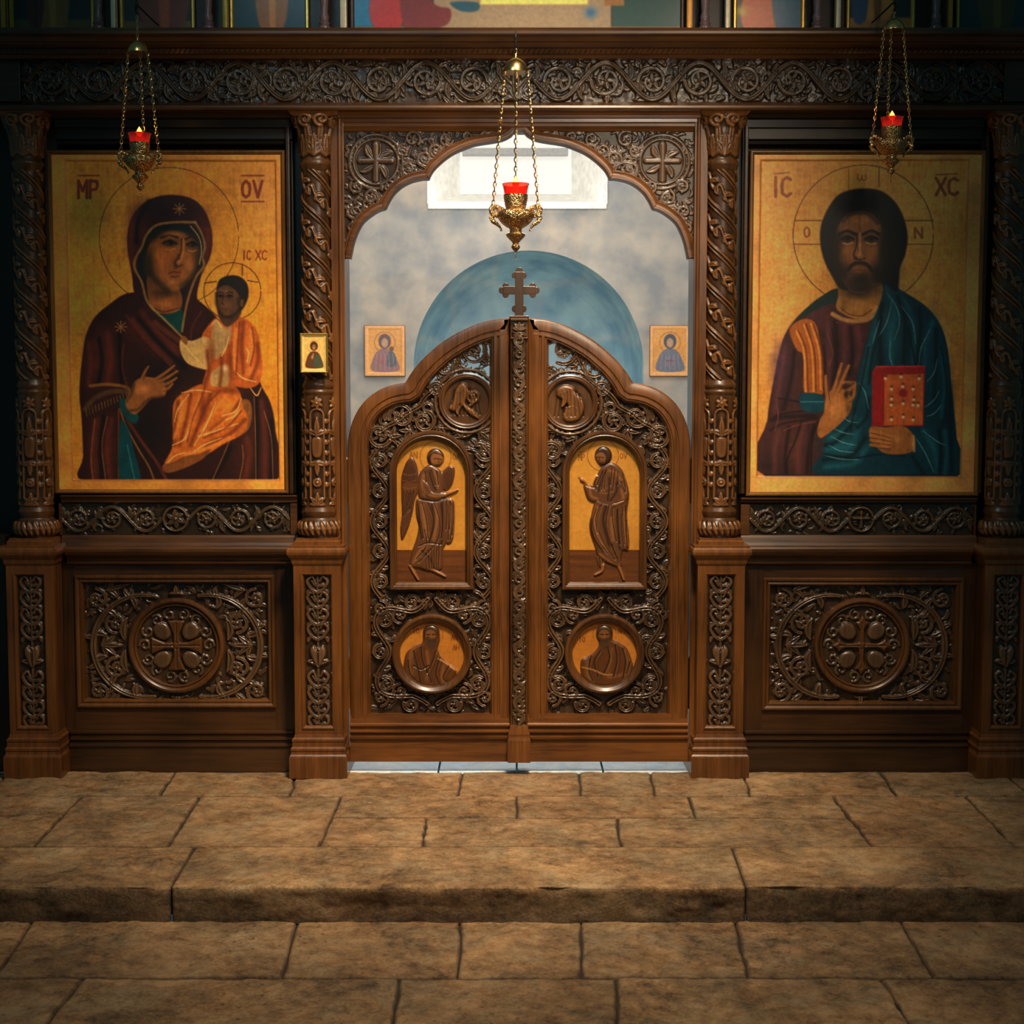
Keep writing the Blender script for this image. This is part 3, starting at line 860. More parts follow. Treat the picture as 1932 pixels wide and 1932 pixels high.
F.raise_([(cxm-15, ym-6), (cxm-8, ym-14), (cxm, ym-6), (cxm+8, ym-14), (cxm+15, ym-6), (cxm+13, ym+10), (cxm, ym+30), (cxm-13, ym+10)], h*1.4, 7)
F.groove([(cxm, ym-4), (cxm, ym+24)], 1.6, h*.6)
F.mesh('carved_panel', pcy-.1185, W_CARVE, pfr)
mb = MB()
sqprof(mb, pcx, pcy, [(.0975, .134, zv(1068)), (.102, .139, zv(1064)), (.104, .141, zv(1059)), (.104, .141, zv(1056)), (.112, .149, zv(1052)), (.119, .156, zv(1047)), (.121, .158, zv(1042)), (.119, .156, zv(1037)), (.113, .150, zv(1034)), (.113, .150, zv(1030))])
mb.build('cap', W_WARM, ped)
for k in (0, 2, 3):
    dup(ped, WX(CX[k])-pcx, PW[k])

# ---- columns
CWL = ['slender carved column at the far left edge, beside the mother and child icon',
       'slender carved column left of the doorway, with a tiny icon fixed on its middle',
       'slender carved column right of the doorway, beside the bearded figure icon',
       'barely lit carved column at the far right edge']
ccx = WX(CX[1]); ccy = 0.075
ztop = P(966, 1031, 0)[2]
col = thing('carved_column', CWL[1], 'column', (ccx, ccy, ztop), 'columns of the screen')
def ry(v): return r(966, v, 0.01)[1]
mb = MB()
sqprof(mb, ccx, ccy, [(.094, .094, ztop+.0005), (.094, .094, ztop+.022), (.088, .088, ztop+.026), (.088, .088, ztop+.034)])
mb.build('column_plinth', W_WARM, col)
def Rbase(y):
    return np.interp(y, [ry(v) for v in (950, 958, 962, 966, 972, 978, 981, 984, 990, 998, 1006, 1012, 1017, 1024)],
                     [31, 31.5, 33, 34.5, 33.5, 31.5, 34, 36.5, 39.5, 41, 39, 35, 34, 34])
R0 = 40.0; half = PI*R0
F = Field(0, ry(955), 2*half, ry(1022), 1.2)
n = 22
for k in range(n+1):
    x = k*2*half/n
    F.stroke([(x-3, ry(986)), (x, ry(998)), (x+3, ry(1009))], [2.5, 6.0, 2.5], .0065, 0, .0)
F.wrap('gadrooned_ring', ccx, ccy, Rbase, R0, W_COL, col)
def Rlow(y): return np.interp(y, [ry(v) for v in (716, 720, 726, 730, 735, 738, 741, 746, 948, 958)], [27, 29, 31.5, 31.5, 29, 31.5, 31.5, 29.5, 30.5, 31])
R0 = 30.0; half = PI*R0; xc = half
F = Field(0, ry(716), 2*half, ry(958), 1.2)
h = .009
y0 = ry(745); y1 = ry(955)
for m in range(-2, 3):
    xm = xc+m*half*2/5
    F.stroke([(xm-13, y0+40), (xm-13, y1-14)], 2, h*.7); F.stroke([(xm+13, y0+40), (xm+13, y1-14)], 2, h*.7)
    F.stroke(circ(xm, y0+40, 13, 14, PI, 2*PI), 2, h*.7)
    rosette(F, xm, y0+16, 11, h, 6)
    acanthus(F, xm, y0+78, -PI/2, 34, 12, h, 3, .7)
    F.raise_([(xm-9, y0+82), (xm+9, y0+82), (xm+9, y0+112), (xm, y0+120), (xm-9, y0+112)], h*.9, 5)
    acanthus(F, xm, y0+126, PI/2, 26, 11, h, 3, .8)
    F.raise_(circ(xm, y0+166, 9, 10), h, 6); F.groove(circ(xm, y0+166, 4, 10), 1.2, h*.5)
    for q in range(7):
        F.stroke(circ(xm+18, y0+50+q*20, 1.5, 4), 4.2, h*.8)
    acanthus(F, xm, y1-2, -PI/2, 22, 10, h*.9, 5, 1.1)
F.wrap('lower_shaft', ccx, ccy, Rlow, R0, W_COL, col)
def Rup(y): return np.interp(y, [ry(v) for v in (318, 330, 500, 712)], [24.8, 25, 26.5, 27])
R0 = 26.0; half = PI*R0; xc = half
F = Field(0, ry(318), 2*half, ry(716), 1.2)
y0 = ry(322); y1 = ry(716); h = .0085
pitch = 78
for k in range(-4, 8):
    a = np.array([(0, y0+k*pitch), (2*half, y0+k*pitch+2*half*0.95)])
    F.stroke(resample(a, 20), 2.2, h)
    F.stroke(resample(a+[0, 9], 20), 1.6, h*.7)
    ln = resample(a+[0, 42], 60)
    w_ = 9*np.sin(np.linspace(0, 12*PI, 60))
    F.stroke(ln+np.stack([0*w_, w_], 1), 2.6, h)
    for q in range(0, 60, 5):
        sg = 1 if (q//5) % 2 else -1
        leaf(F, ln[q][0], ln[q][1]+w_[q], sg*1.3+.7, 17, 6.0, h*1.15, -sg*.9)
        leaf(F, ln[q][0], ln[q][1]+w_[q], -sg*1.1+.7, 11, 4.0, h*.8, sg*.9)
F.wrap('spiral_shaft', ccx, ccy, Rup, R0, W_COL, col)
def Rcap(y): return np.interp(y, [ry(v) for v in (212, 222, 240, 262, 284, 296, 300, 304, 308, 313, 317, 321)], [41, 39, 33, 28.5, 27, 26.5, 28.5, 30.5, 30.5, 28.5, 27, 25])
R0 = 30.0; half = PI*R0
F = Field(0, ry(214), 2*half, ry(321), 1.2); h = .012
for k in range(9):
    x = k*half/4
    acanthus(F, x, ry(292), -PI/2, 38, 15, h, 5, .55)
    acanthus(F, x+half/8, ry(280), -PI/2, 56, 14, h*.8, 3, .35)
    spiral(F, x+half/8, ry(226), 11, PI/2, 1.3, 1, 3.2, h*1.3, rose=False)
capo = F.wrap('capital', ccx, ccy, Rcap, R0, W_COL, col)
mb = MB()
za = zv(205, 0); zb = zv(217, 0)
sqprof(mb, ccx, ccy, [(.080, .08, zb-.004), (.088, .085, zb), (.100, .095, zb+.014), (.103, .100, za)])
mb.build('abacus', W_WARM, capo)
for k in (0, 2, 3):
    dup(col, WX(CX[k])-ccx, CWL[k])

# ---- low panels between pedestals
def hmould(mb, X0, X1, pts, Yb): mb.profx(X0, X1, pts, Yb)
def lowpanel(X0, X1, u0, v0, u1, v1, mcx, mcy, label, cross):
    t = thing('low_carved_panel', label, 'carved panel', ((X0+X1)/2, .12, 0), 'low panels under the large icons')
    mb = MB(); mb.wbox(X0, X1, .125, .20, 0.0, zv(1050, .12), 0); mb.build('backing', W_DARK, t)
    x0, y0 = r(u0, (v0+v1)/2, .09)[0], r(966, v0, .09)[1]; x1, y1 = r(u1, (v0+v1)/2, .09)[0], r(966, v1, .09)[1]
    mb = MB(); wx0, wx1 = WX(x0), WX(x1); z1 = WZ(y0); z0 = WZ(y1)
    mb.wbox(X0, wx0+.004, .09, .124, zv(1382, .09), zv(1062, .09), .001); mb.build('stile', W_DARKZ, t)  # stiles and rails in darker walnut carry the panel's shade as colour
    mb = MB(); mb.wbox(wx1-.004, X1, .09, .124, zv(1382, .09), zv(1062, .09), .001); mb.build('stile', W_DARKZ, t)
    mb = MB()
    mb.wbox(wx0, wx1, .091, .124, z1-.004, zv(1062, .09), .001); mb.build('rail', W_DARK2, t)
    mb = MB(); mb.wbox(wx0, wx1, .091, .124, zv(1382, .09), z0+.004, .001); mb.build('rail', W_DARK2, t)
    mb = MB()
    mb.sweep(R_(x0, y0, x1, y1), [(0, -.03), (0, .006), (2, .012), (5, .012), (7, .008), (9, .004), (11, .006), (13, .006), (16, -.006), (18, -.022)], .09, True)
    mb.build('panel_moulding', W_MID, t)
    F = Field(x0+15, y0+15, x1-15, y1-15, 1.15); h = .018
    c = r(mcx, mcy, .1); cx_, cy_ = c
    F.H += .0015*fbm(F.X*.05, F.Y*.05, 3)
    w = x1-x0; hh = y1-y0
    # big C scrolls each side
    for s_ in (-1, 1):
        arc_ = circ(cx_+s_*62, cy_+2, 100, 40, -2.0 if s_ > 0 else PI+2.0-2*PI, 2.0 if s_ > 0 else PI+2.0-2*PI+ (2*PI-4.0)*-1)
        if s_ > 0: arc_ = circ(cx_+62, cy_+2, 100, 40, -1.75, 1.75)
        else: arc_ = circ(cx_-62, cy_+2, 100, 40, PI-1.75, PI+1.75)
        F.stroke(arc_, [4, 6.5, 8, 6.5, 4], h*.95, 0, .4)
        for k in range(4, 40, 6):
            a = math.atan2(arc_[k][1]-cy_, arc_[k][0]-cx_-s_*62)
            leaf(F, arc_[k][0], arc_[k][1], a+2.5, 26, 8, h*.9, .8); leaf(F, arc_[k][0], arc_[k][1], a-.9, 20, 6.5, h*.8, .9)
        for sy in (-1, 1):
            spiral(F, cx_+s_*(w*.5-40), cy_+sy*(hh*.5-38), 19, PI/2*sy, 1.2, s_*sy, 4.5, h*.8, .3)
            acanthus(F, cx_+s_*(w*.5-60), cy_+sy*(hh*.5-22), math.atan2(sy*.3, -s_), 44, 13, h*.75, 3, .5)
            spiral(F, cx_+s_*118, cy_+sy*44, 20, -PI/2*sy, 1.3, s_*sy, 4.5, h*.85, .3)
            leaf(F, cx_+s_*100, cy_+sy*12, math.atan2(sy, s_*.4), 42, 9, h*.9, s_*sy*.7)
        acanthus(F, cx_+s_*146, cy_, 0 if s_ < 0 else PI, 40, 14, h*.9, 5, .8)
    fillers(F, x0+18, y0+18, x1-18, y1-18, 330, 20, 4.5, h*.55)
    for sy in (-1, 1):
        acanthus(F, cx_, cy_+sy*(96), sy*PI/2, 22, 12, h, 3, .9)
    # sunk disc with cross
    D = np.hypot(F.X-cx_, F.Y-cy_)
    F.H[D < 92] = .004
    F.H = np.where((D > 90) & (D < 99), np.maximum(F.H*.3, 0), F.H)
    F2 = F
    for k in range(14):
        a = k*2*PI/14
        spiral(F2, cx_+62*math.cos(a), cy_+62*math.sin(a), 11, a, 1.1, 1 if k % 2 else -1, 2.8, h*.45, .3, .004, False)
    for k in range(4):
        a = PI/4+k*PI/2
        F2.raise_([(cx_+q[0]*math.cos(a)-q[1]*math.sin(a), cy_+q[0]*math.sin(a)+q[1]*math.cos(a)) for q in [(22, -8), (38, -17), (54, -12), (58, 0), (54, 12), (38, 17), (22, 8)]], h*.8, 8, .004)
        leaf(F2, cx_+24*math.cos(a), cy_+24*math.sin(a), a, 32, 7, h*.95, .3, .004)
    F.mesh('carved_relief', .112, W_CARVE, t)
    mb = MB()
    mb.sweep(circ(cx_, cy_, 92, 72), [(0, -.012), (0, .008), (-2, .014), (-6, .016), (-9, .012), (-11, .004), (-12.5, .008), (-14.5, .006), (-16, -.012)] if False else [(-1, -.012), (-1, .008), (1, .014), (5, .016), (8, .012), (10, .004), (12, .008), (14, .006), (15.5, -.012)], .10, True)
    ring = mb.build('medallion_ring', W_MID, t, True)
    mb = MB()
    def arm(a):
        pts = [(4, -6), (30, -5), (38, -9), (46, -15), (48, -8), (60, 0), (48, 8), (46, 15), (38, 9), (30, 5), (4, 6)] if cross else [(4, -7), (22, -7), (32, -11), (46, -17), (50, -17), (50, 17), (46, 17), (32, 11), (22, 7), (4, 7)]
        return [(x*math.cos(a)-y*math.sin(a), x*math.sin(a)+y*math.cos(a)) for x, y in pts]
    FF_ = Field(cx_-68, cy_-68, cx_+68, cy_+68, 1.1)
    for k in range(4):
        pl = [(cx_+a_, cy_+b_) for a_, b_ in arm(k*PI/2)]
        FF_.raise_(pl, .017, 5, 0, False)
        e = (cx_+math.cos(k*PI/2)*44, cy_+math.sin(k*PI/2)*44)
        FF_.groove([(cx_, cy_), e], 1.4, .004)
    FF_.raise_([(cx_-8, cy_-8), (cx_+8, cy_-8), (cx_+8, cy_+8), (cx_-8, cy_+8)], .016, 5, 0, False)
    FF_.mesh('cross', .109, W_MID, ring, FF_.H > .002)
    mb = MB()
    # cushion ledge above and its neck
    hmould(mb, X0+.0245, X1-.0245, [(1030, .062), (1032, .050), (1036, .044), (1041, .044), (1046, .050), (1050, .062), (1052, .075), (1057, .078), (1059, .072), (1063, .072), (1066, .086), (1068, .092)], .13)
    mb.build('ledge', W_MIDX, t)
    mb = MB()
    hmould(mb, X0+.0235, X1-.0235, [(1378, .086), (1380, .074), (1384, .074), (1386, .082), (1389, .082), (1391, .066), (1396, .066), (1398, .074), (1401, .074), (1403, .058), (1408, .056), (1411, .062), (1413, .064), (1457.5, .064)], .13)
    mb.build('skirting', W_DARK, t)
    return t
XA = WX(CX[0])+.0975; XB = WX(CX[1])-.0975
lowpanel(XA, XB, 143, 1085, 520, 1335, 333, 1218, 'low carved panel with round cross medallion, under the mother and child icon', False)
lowpanel(WX(CX[2])+.0975, WX(CX[3])-.0975, 1438, 1090, 1817, 1340, 1626, 1218, 'low carved panel whose medallion cross has pointed leaf ends, under the bearded figure icon', True)
lowpanel_x = WX(CX[0])-.09
for (nm_, a_, b_) in (('baseboard_left', -2.5, WX(CX[0])-.126), ('baseboard_right', WX(CX[3])+.126, 2.5)):
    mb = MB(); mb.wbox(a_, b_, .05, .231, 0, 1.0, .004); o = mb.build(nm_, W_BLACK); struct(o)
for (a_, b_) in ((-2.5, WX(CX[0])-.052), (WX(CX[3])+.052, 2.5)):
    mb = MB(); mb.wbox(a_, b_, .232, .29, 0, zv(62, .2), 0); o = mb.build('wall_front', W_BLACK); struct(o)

def vinepanel(X0, X1, u0, v0, u1, v1, label, cross, vt=934):
    t = thing('vine_strip_panel', label, 'carved strip', ((X0+X1)/2, .12, zv(1030, .1)), 'vine strips below the large icons')
    mb = MB(); mb.wbox(X0, X1, .125, .175, zv(1030, .125), zv(vt+2, .125), 0); mb.build('backing', W_DARK, t)
    x0, y0 = r(u0, 980, .1)[0], r(966, v0, .1)[1]; x1, y1 = r(u1, 980, .1)[0], r(966, v1, .1)[1]
    mb = MB()
    hmould(mb, X0, X1, [(vt, .10), (vt+1, .085), (937+vt-934, .085), (941, .095), (943, .098), (947, .098), (949, .105)], .14)
    hmould(mb, X0, X1, [(1009, .11), (1010, .098), (1014, .092), (1024, .086), (1028, .082), (1030, .080)], .14)
    mb.wbox(X0, WX(x0), .10, .14, WZ(y1), WZ(y0), .001); mb.wbox(WX(x1), X1, .10, .14, WZ(y1), WZ(y0), .001)
    mb.build('frame', W_MIDX, t)
    F = Field(x0, y0, x1, y1, 1.15); h = .013
    ym = (y0+y1)/2; xm = (x0+x1)/2
    A = (y1-y0)*.42
    rinceau(F, [(x0+3, ym), (xm-26, ym)], A, 62, 3.2, h); rinceau(F, [(x1-3, ym), (xm+26, ym)], A, 62, 3.2, h)
    F.stroke(circ(xm, ym, 23, 26), 3, h)
    if cross:
        F.stroke([(xm, ym-15), (xm, ym+15)], 3, h*1.2); F.stroke([(xm-15, ym-2), (xm+15, ym-2)], 3, h*1.2)
    else:
        rosette(F, xm, ym, 17, h, 6)
    fillers(F, x0, y0, x1, y1, 90, 12, 3, h*.5)
    F.mesh('carved_relief', .115, W_CARVED, t)
vinepanel(XA, XB, 112, 950, 548, 1009, 'narrow carved vine strip below the mother and child icon', False)
vinepanel(WX(CX[2])+.0975, WX(CX[3])-.0975, 1414, 952, 1838, 1009, 'narrow carved vine strip with a tiny cross, below the bearded figure icon', True, 939)

# ---- surrounds of the large icons
def surround(X0, X1, label, u0, u1, side):
    t = thing('icon_surround', label, 'wooden surround', ((X0+X1)/2, .16, zv(930, .15)), 'dark surrounds of the large icons')
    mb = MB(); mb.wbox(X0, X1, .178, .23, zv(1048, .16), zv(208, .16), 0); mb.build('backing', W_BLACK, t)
    zt, zb = zv(208, .1), zv(932, .1)
    XI0, XI1 = WX(CX[0 if side == 0 else 2])+.104, WX(CX[1 if side == 0 else 3])-.104
    mb = MB()
    xa = P(u0, 600, .1)[0]; xb = P(u1, 600, .1)[0]
    for (a_, b_, y_, bv_, mt_) in ((XI0, xa-.022, .13, .002, W_BLACK), (xa-.020, xa-.004, .105, .004, W_DARK), (xb+.022, XI1, .13, .002, W_BLACK), (xb+.004, xb+.020, .105, .004, W_DARK)):
        mb = MB(); mb.wbox(a_, b_, y_, .176, zb, zt, bv_); mb.build('stile', mt_, t)
    mb = MB()
    hmould(mb, XI0, XI1, [(207, .06), (212, .07), (222, .085), (226, .10), (240, .105), (243, .12), (262, .12), (266, .13), (272, .135), (276, .15), (280, .16)], .177)
    mb.build('header', W_BLACK, t)
surround(WX(CX[0])-.05, WX(CX[1])+.058, 'dark moulded surround around the mother and child icon', 97, 540, 0)
surround(WX(CX[2])-.058, WX(CX[3])+.05, 'dark moulded surround around the bearded figure icon', 1411, 1852, 1)

# ---- door jambs
for sgn, lb in ((-1, 'tall wooden door jamb between the left column and the opening'), (1, 'tall wooden door jamb between the opening and the right column')):
    t = thing('jamb_post', lb, 'door jamb', (WX(AX+sgn*341), .1, 0), 'jambs of the doorway')
    xi = WX(AX+sgn*329); xo = WX(AX+sgn*354)
    zt = zv(205, .06)
    mb = MB(); mb.wbox(min(xi, xo), max(xi, xo), .055, .235, 0, zt, .002); mb.build('post', W_WARM, t)
    mb = MB(); mb.tube([(xi-(-sgn)*-.014*-1 if False else xi+sgn*.016, .053, zv(1030, .05)), (xi+sgn*.016, .053, zt)], .0085, 12); mb.build('bead', W_WARM, t, True)
# ================================================================ scalloped arch above the doorway
ARCL = [[(973.5, 246.6), (969, 251), (963.8, 256), (955, 261), (946, 264.5), (934, 267), (921.6, 269), (908, 271), (895, 273.5), (884, 277), (874, 281), (862, 286), (851, 292), (841, 299), (833.6, 305), (825, 313), (817.8, 321), (813, 329), (809.5, 337)],
        [(807, 338), (798, 338), (789.6, 339.5), (779, 342), (770, 345.5), (760, 351), (751, 358), (743, 366), (737, 375), (732, 384), (728, 393)],
        [(726, 394.5), (717, 397), (708, 401.5), (700, 407), (692, 413), (684, 421), (678, 431), (672.5, 443), (668, 456), (664.5, 471), (661, 488)]]
YA = 0.075
left = []
for sg_ in ARCL:
    q = np.array(rr(sg_, YA)); left.append(q)
lp = np.vstack([cr(q, 4) for q in left])
lp[:, 0] = np.minimum(lp[:, 0], AX-3)
lp[0, 0] = AX
arch = np.vstack([lp[::-1], np.stack([2*AX-lp[1:, 0], lp[1:, 1]], 1)])   # left foot -> apex -> right foot
t = thing('scalloped_arch', 'carved scalloped arch board with two round medallions over the doorway', 'carved arch', (0, .1, zv(490, .07)))
xl, xr = AX-329, AX+329; yt = r(966, 247, YA)[1]; yb2 = arch[0][1]
F = Field(xl, yt, xr, yb2, 1.2); h = .011
inside = np.zeros(F.X.shape, bool)
poly = [(a, b) for a, b in arch]
sl, D = F.sd(poly+[(arch[-1][0], yb2+60), (arch[0][0], yb2+60)], pad=200)
DD = np.full(F.X.shape, -200.0); DD[sl] = D
mask = DD < -1.0
F.H += .002
for s_ in (-1, 1):
    mc = r(709, 305, YA) if s_ < 0 else (2*AX-r(709, 305, YA)[0], r(709, 305, YA)[1])
    M = np.hypot(F.X-mc[0], F.Y-mc[1])
    F.stroke(circ(mc[0], mc[1], 50, 40).tolist()+[(mc[0]+50, mc[1])], 4.5, h*.9)
    # vines outside the medallion
    path = cr([(mc[0]+s_*-52, mc[1]+34), (mc[0]+s_*-80, mc[1]+2), (mc[0]+s_*-130, mc[1]-12), (mc[0]+s_*-190, mc[1]-30), (AX+s_*30, mc[1]-40)], 6)
    rinceau(F, path, 20, 46, 3.4, h, .002, s_)
    path = cr([(mc[0]+s_*2, mc[1]+60), (mc[0]+s_*24, mc[1]+100), (mc[0]+s_*36, mc[1]+150), (mc[0]+s_*42, mc[1]+178)], 6)
    rinceau(F, path, 18, 44, 3.2, h, .002, s_)
    for q in range(6):
        a = q*.5+.3
        leaf(F, mc[0]+s_*54*math.cos(a), mc[1]-54*math.sin(a)+10, a, 20, 5, h*.8, 1, .002)
for s_ in (-1, 1):
    for (u, v, R) in ((778, 262, 15), (800, 300, 14), (842, 262, 13), (880, 258, 11), (770, 318, 14), (732, 352, 13), (700, 372, 14), (672, 352, 12), (668, 400, 13), (690, 398, 10), (665, 430, 10), (760, 284, 12), (822, 284, 12), (915, 256, 9)):
        q = r(u, v, YA); q = (q[0] if s_ < 0 else 2*AX-q[0], q[1])
        spiral(F, q[0], q[1], R, RND.uniform(0, 6), 1.3, RND.choice((-1, 1)), 3.4, h, .3, .002)
fillers(F, xl, yt, xr, yb2, 1100, 17, 4.2, h*.7, .002)
for s_ in (-1, 1):
    mc = r(709, 305, YA) if s_ < 0 else (2*AX-r(709, 305, YA)[0], r(709, 305, YA)[1])
    M = np.hypot(F.X-mc[0], F.Y-mc[1])
    F.H[M < 44] = .004
    F.stroke(circ(mc[0], mc[1], 42, 40).tolist()+[(mc[0]+42, mc[1])], 3, h*.6, .004)
    F.stroke([(mc[0], mc[1]-32), (mc[0], mc[1]+34)], 7, h*.9, .004); F.stroke([(mc[0]-30, mc[1]-2), (mc[0]+30, mc[1]-2)], 6, h*.85, .004)
    for q in range(4):
        a = PI/4+q*PI/2; leaf(F, mc[0]+10*math.cos(a), mc[1]+10*math.sin(a), a, 26, 7, h*.8, .5, .004)
F.mesh('carved_relief', YA+.012, W_CARVE, t, mask)
mb = MB()
mb.sweep(arch, [(0, -.05), (0, .005), (-1.5, .010), (-8, .012), (-10.5, .009), (-12, .004), (-14, .006), (-16, .004), (-17, -.012)], YA+.002, False, 1)
band = mb.build('arch_band', W_WARMX, t, True)
mb = MB()
hmould(mb, WX(xl)-.02, WX(xr)+.02, [(207, .02), (212, .03), (217, .036), (222, .036), (224, .05), (230, .052), (233, .060), (238, .060), (241, .066), (244, .072), (247, .076), (249, .082)], .15)
mb.build('header_moulding', W_WARMX, t)
mb = MB()
mb.box(974-28, 258, 974+28, 262, .06, .10, .001)

# ================================================================ long beam
X0, X1 = -2.35, 2.35
t = thing('carved_beam', 'long carved vine beam and cornice spanning the screen above columns and arch', 'beam', (0, .1, zv(208, .0)))
mb = MB(); mb.wbox(X0, X1, .03, .22, zv(207, .03), zv(60, .03), 0); mb.build('core', W_DARK, t)
mb = MB()
hmould(mb, X0, X1, [(192, .03), (194, .005), (197, -.02), (199, -.035), (203, -.038), (207, -.034), (209, -.015), (211, .02)], .1)
mb.build('lower_moulding', W_MIDX, t)
mb = MB()
hmould(mb, X0, X1, [(52, -.13), (58, -.14), (63, -.14), (66, -.132), (69, -.12), (78, -.105), (80, -.095), (83, -.09), (89, -.075), (92, -.06), (101, -.05), (104, -.04), (110, -.03), (113, .0), (115, .02)], .1)
mb.build('cornice', W_MIDX, t)
mb = MB()
zz = zv(96.5, -.06)
n = 230
for i in range(n):
    x = X0+(X1-X0)*(i+.5)/n
    mb.tube([(x-.008, -.058, zz-.008), (x, -.066, zz), (x+.008, -.062, zz+.008)], [.002, .0048, .002], 6)
o = mb.build('rope_moulding', W_MID, t, True)
F = Field(r(30, 150, .02)[0], r(966, 111, .01)[1], r(1905, 150, .02)[0], r(966, 193, .01)[1], 1.25); h = .024
ya, yb3 = F.ys[0], F.ys[-1]; ym = (ya+yb3)/2; A = (yb3-ya)*.46
cxs = 973.0
for s_ in (-1, 1):
    rinceau(F, [(cxs+s_*36, ym), (cxs+s_*905, ym)], A, 88, 5.0, h, 0, s_)
acanthus(F, cxs, yb3-4, -PI/2, 70, 24, h*1.1, 5, .7)
for s_ in (-1, 1): spiral(F, cxs+s_*22, yb3-20, 14, PI/2, 1.2, s_, 5, h, .3, 0, False)
fillers(F, F.xs[0], ya, F.xs[-1], yb3, 700, 24, 6.5, h*.7)
F.H += .004*fbm(F.X*.06, F.Y*.06, 3)
F.mesh('carved_relief', .029, W_CARVED, t)
mb = MB()
for u in (12, 1921):
    mb.box(u-26, 112, u+26, 192, .0, .05, .004)
mb.build('end_block', W_DARK, t)

# ================================================================ doors
YD = 0.07
CY0 = 979.0
OUTL = [[(659.5, 1436), (657.5, 1200), (656, 950), (656, 850)],
        [(656, 850), (657, 830), (661, 808), (668, 788), (679, 768), (694, 751), (712, 738), (731, 729), (750, 724), (764, 722)],
        [(765.5, 721), (773, 708), (783, 694), (796, 679), (812, 664), (831, 648), (852, 634), (876, 621), (902, 610), (930, 603), (961, 599.5)]]
def door(sgn, label):
    def m(u): return u if sgn < 0 else 2*CY0-u
    segs = []
    for k, sg_ in enumerate(OUTL):
        q = np.array([r(a, b, YD) for a, b in sg_])
        if k == 0: q = np.array([[q[3][0], q[0][1]], [q[3][0], q[3][1]]])
        elif k == 1: q[0][0] = segs[0][1][0]
        segs.append(q if k == 0 else cr(q, 3))
    o = np.vstack([segs[0][:1], segs[1], segs[2]])
    xin = AX-16.5
    o[-1][0] = xin
    botY = r(966, 1437, YD)[1]
    o[0][1] = botY
    outer = np.vstack([o, [(xin, botY)]])
    if sgn > 0: outer[:, 0] = 2*AX-outer[:, 0]
    z0 = WZ(botY)
    t = thing('double_door_leaf', label, 'door', (float(outer[:, 0].mean()-966)/S, YD+.02, z0), 'carved leaves of the double door')
    side = -1 if sgn < 0 else 1
    # the sweep normal: make sure that positive offsets run inwards
    mb = MB()
    fw = 40
    prof = [(4, -.045), (0, -.045), (0, .001), (1.0, .005), (3.2, .008), (21, .008), (22.5, .003), (24.5, .003), (26, .008), (31, .009), (33.5, .004), (35, .004), (37, -.002), (fw, -.018)]
    mb.sweep(outer, prof, YD, True, -1 if sgn > 0 else 1)
    fr = mb.build('frame', W_WARM, t, True)
    # lower rail
    xa = outer[:, 0].min(); xb = outer[:, 0].max()
    mb = MB()
    hmould(mb, WX(xa)+.001, WX(xb)-.001, [(1346, .088), (1347, .064), (1364, .060), (1367, .048), (1370, .048), (1372, .058), (1376, .058), (1379, .044), (1382, .044), (1384, .056), (1387, .056), (1390, .040), (1394, .042), (1398, .052), (1437, .052)], .112)
    mb.build('bottom_rail', W_WARMX, t)
    # carved field
    inner = []
    F = Field(xa+fw-4, outer[:, 1].min()+fw-14, xb-fw+12, r(966, 1350, YD)[1], 1.1); h = .028
    sl, D = F.sd(outer.tolist())
    DD = np.full(F.X.shape, -99.0); DD[sl] = D
    def px(u, v): return r(m(u), v, YD+.01)
    K = h
    # medallion, icon, roundel positions
    md = r(880, 757, YD) if sgn < 0 else r(1076, 760, YD)
    ic0, ic1 = (r(735, 960, YD)[0], r(893, 960, YD)[0]) if sgn < 0 else (r(1061, 960, YD)[0], r(1221, 960, YD)[0])
    rd = r(815, 1234, YD) if sgn < 0 else r(1141, 1234, YD)
    xi0 = xa+fw+1; xi1 = xb-fw-1
    if sgn < 0: xi1 = xb-31
    else: xi0 = xa+31
    yi0, yi1 = r(966, 812, YD)[1], r(966, 1112, YD)[1]
    ybt = r(966, 1345, YD)[1]
    # side vines beside the arched icon
    for (a, b, s2) in ((xi0, ic0, 1), (ic1, xi1, -1)):
        xm = (a+b)/2; A = max(9, (b-a)*.42)
        rinceau(F, [(xm, yi0+30), (xm, yi1+16)], A*1.08, 64, 5.4, K, 0, s2)
    # around the roundel
    for s2, xe in ((-1, xi0), (1, xi1)):
        xm = rd[0]+s2*94 if abs(xe-rd[0]) > 100 else (xe+rd[0]+s2*74)/2
        rinceau(F, cr([(rd[0]+s2*8, yi1+20), (rd[0]+s2*55, yi1+32), (xm-s2*2, yi1+62), (xm+s2*6, rd[1]), (xm-s2*4, rd[1]+58), (rd[0]+s2*50, ybt-17), (rd[0]+s2*10, ybt-16)], 8), 19, 62, 5.8, K, 0, s2)
        for sy in (-1, 1):
            spiral(F, xe-s2*19, rd[1]+sy*88, 15, PI/2*sy, 1.25, s2*sy, 4, K, .3)
            spiral(F, rd[0]+s2*62, rd[1]+sy*74, 15, -PI/2*sy, 1.25, s2*sy, 4, K, .3)
    # top field
    for (k_, q_) in enumerate(range(26)):
        a_ = k_*2*PI/26; leaf(F, md[0]+60*math.cos(a_), md[1]+60*math.sin(a_), a_+1.9, 20, 6, K*.8, -.8)
    F.stroke(circ(md[0], md[1], 60, 40).tolist()+[(md[0]+60, md[1])], 4.2, K*.9)
    topR = cr([px(716, 815), px(730, 790), px(760, 778), px(800, 776), px(815, 745), px(835, 705), px(870, 675), px(905, 655), px(930, 650)], 8)
    rinceau(F, topR, 16, 70, 5.4, K, 0, -sgn, False)
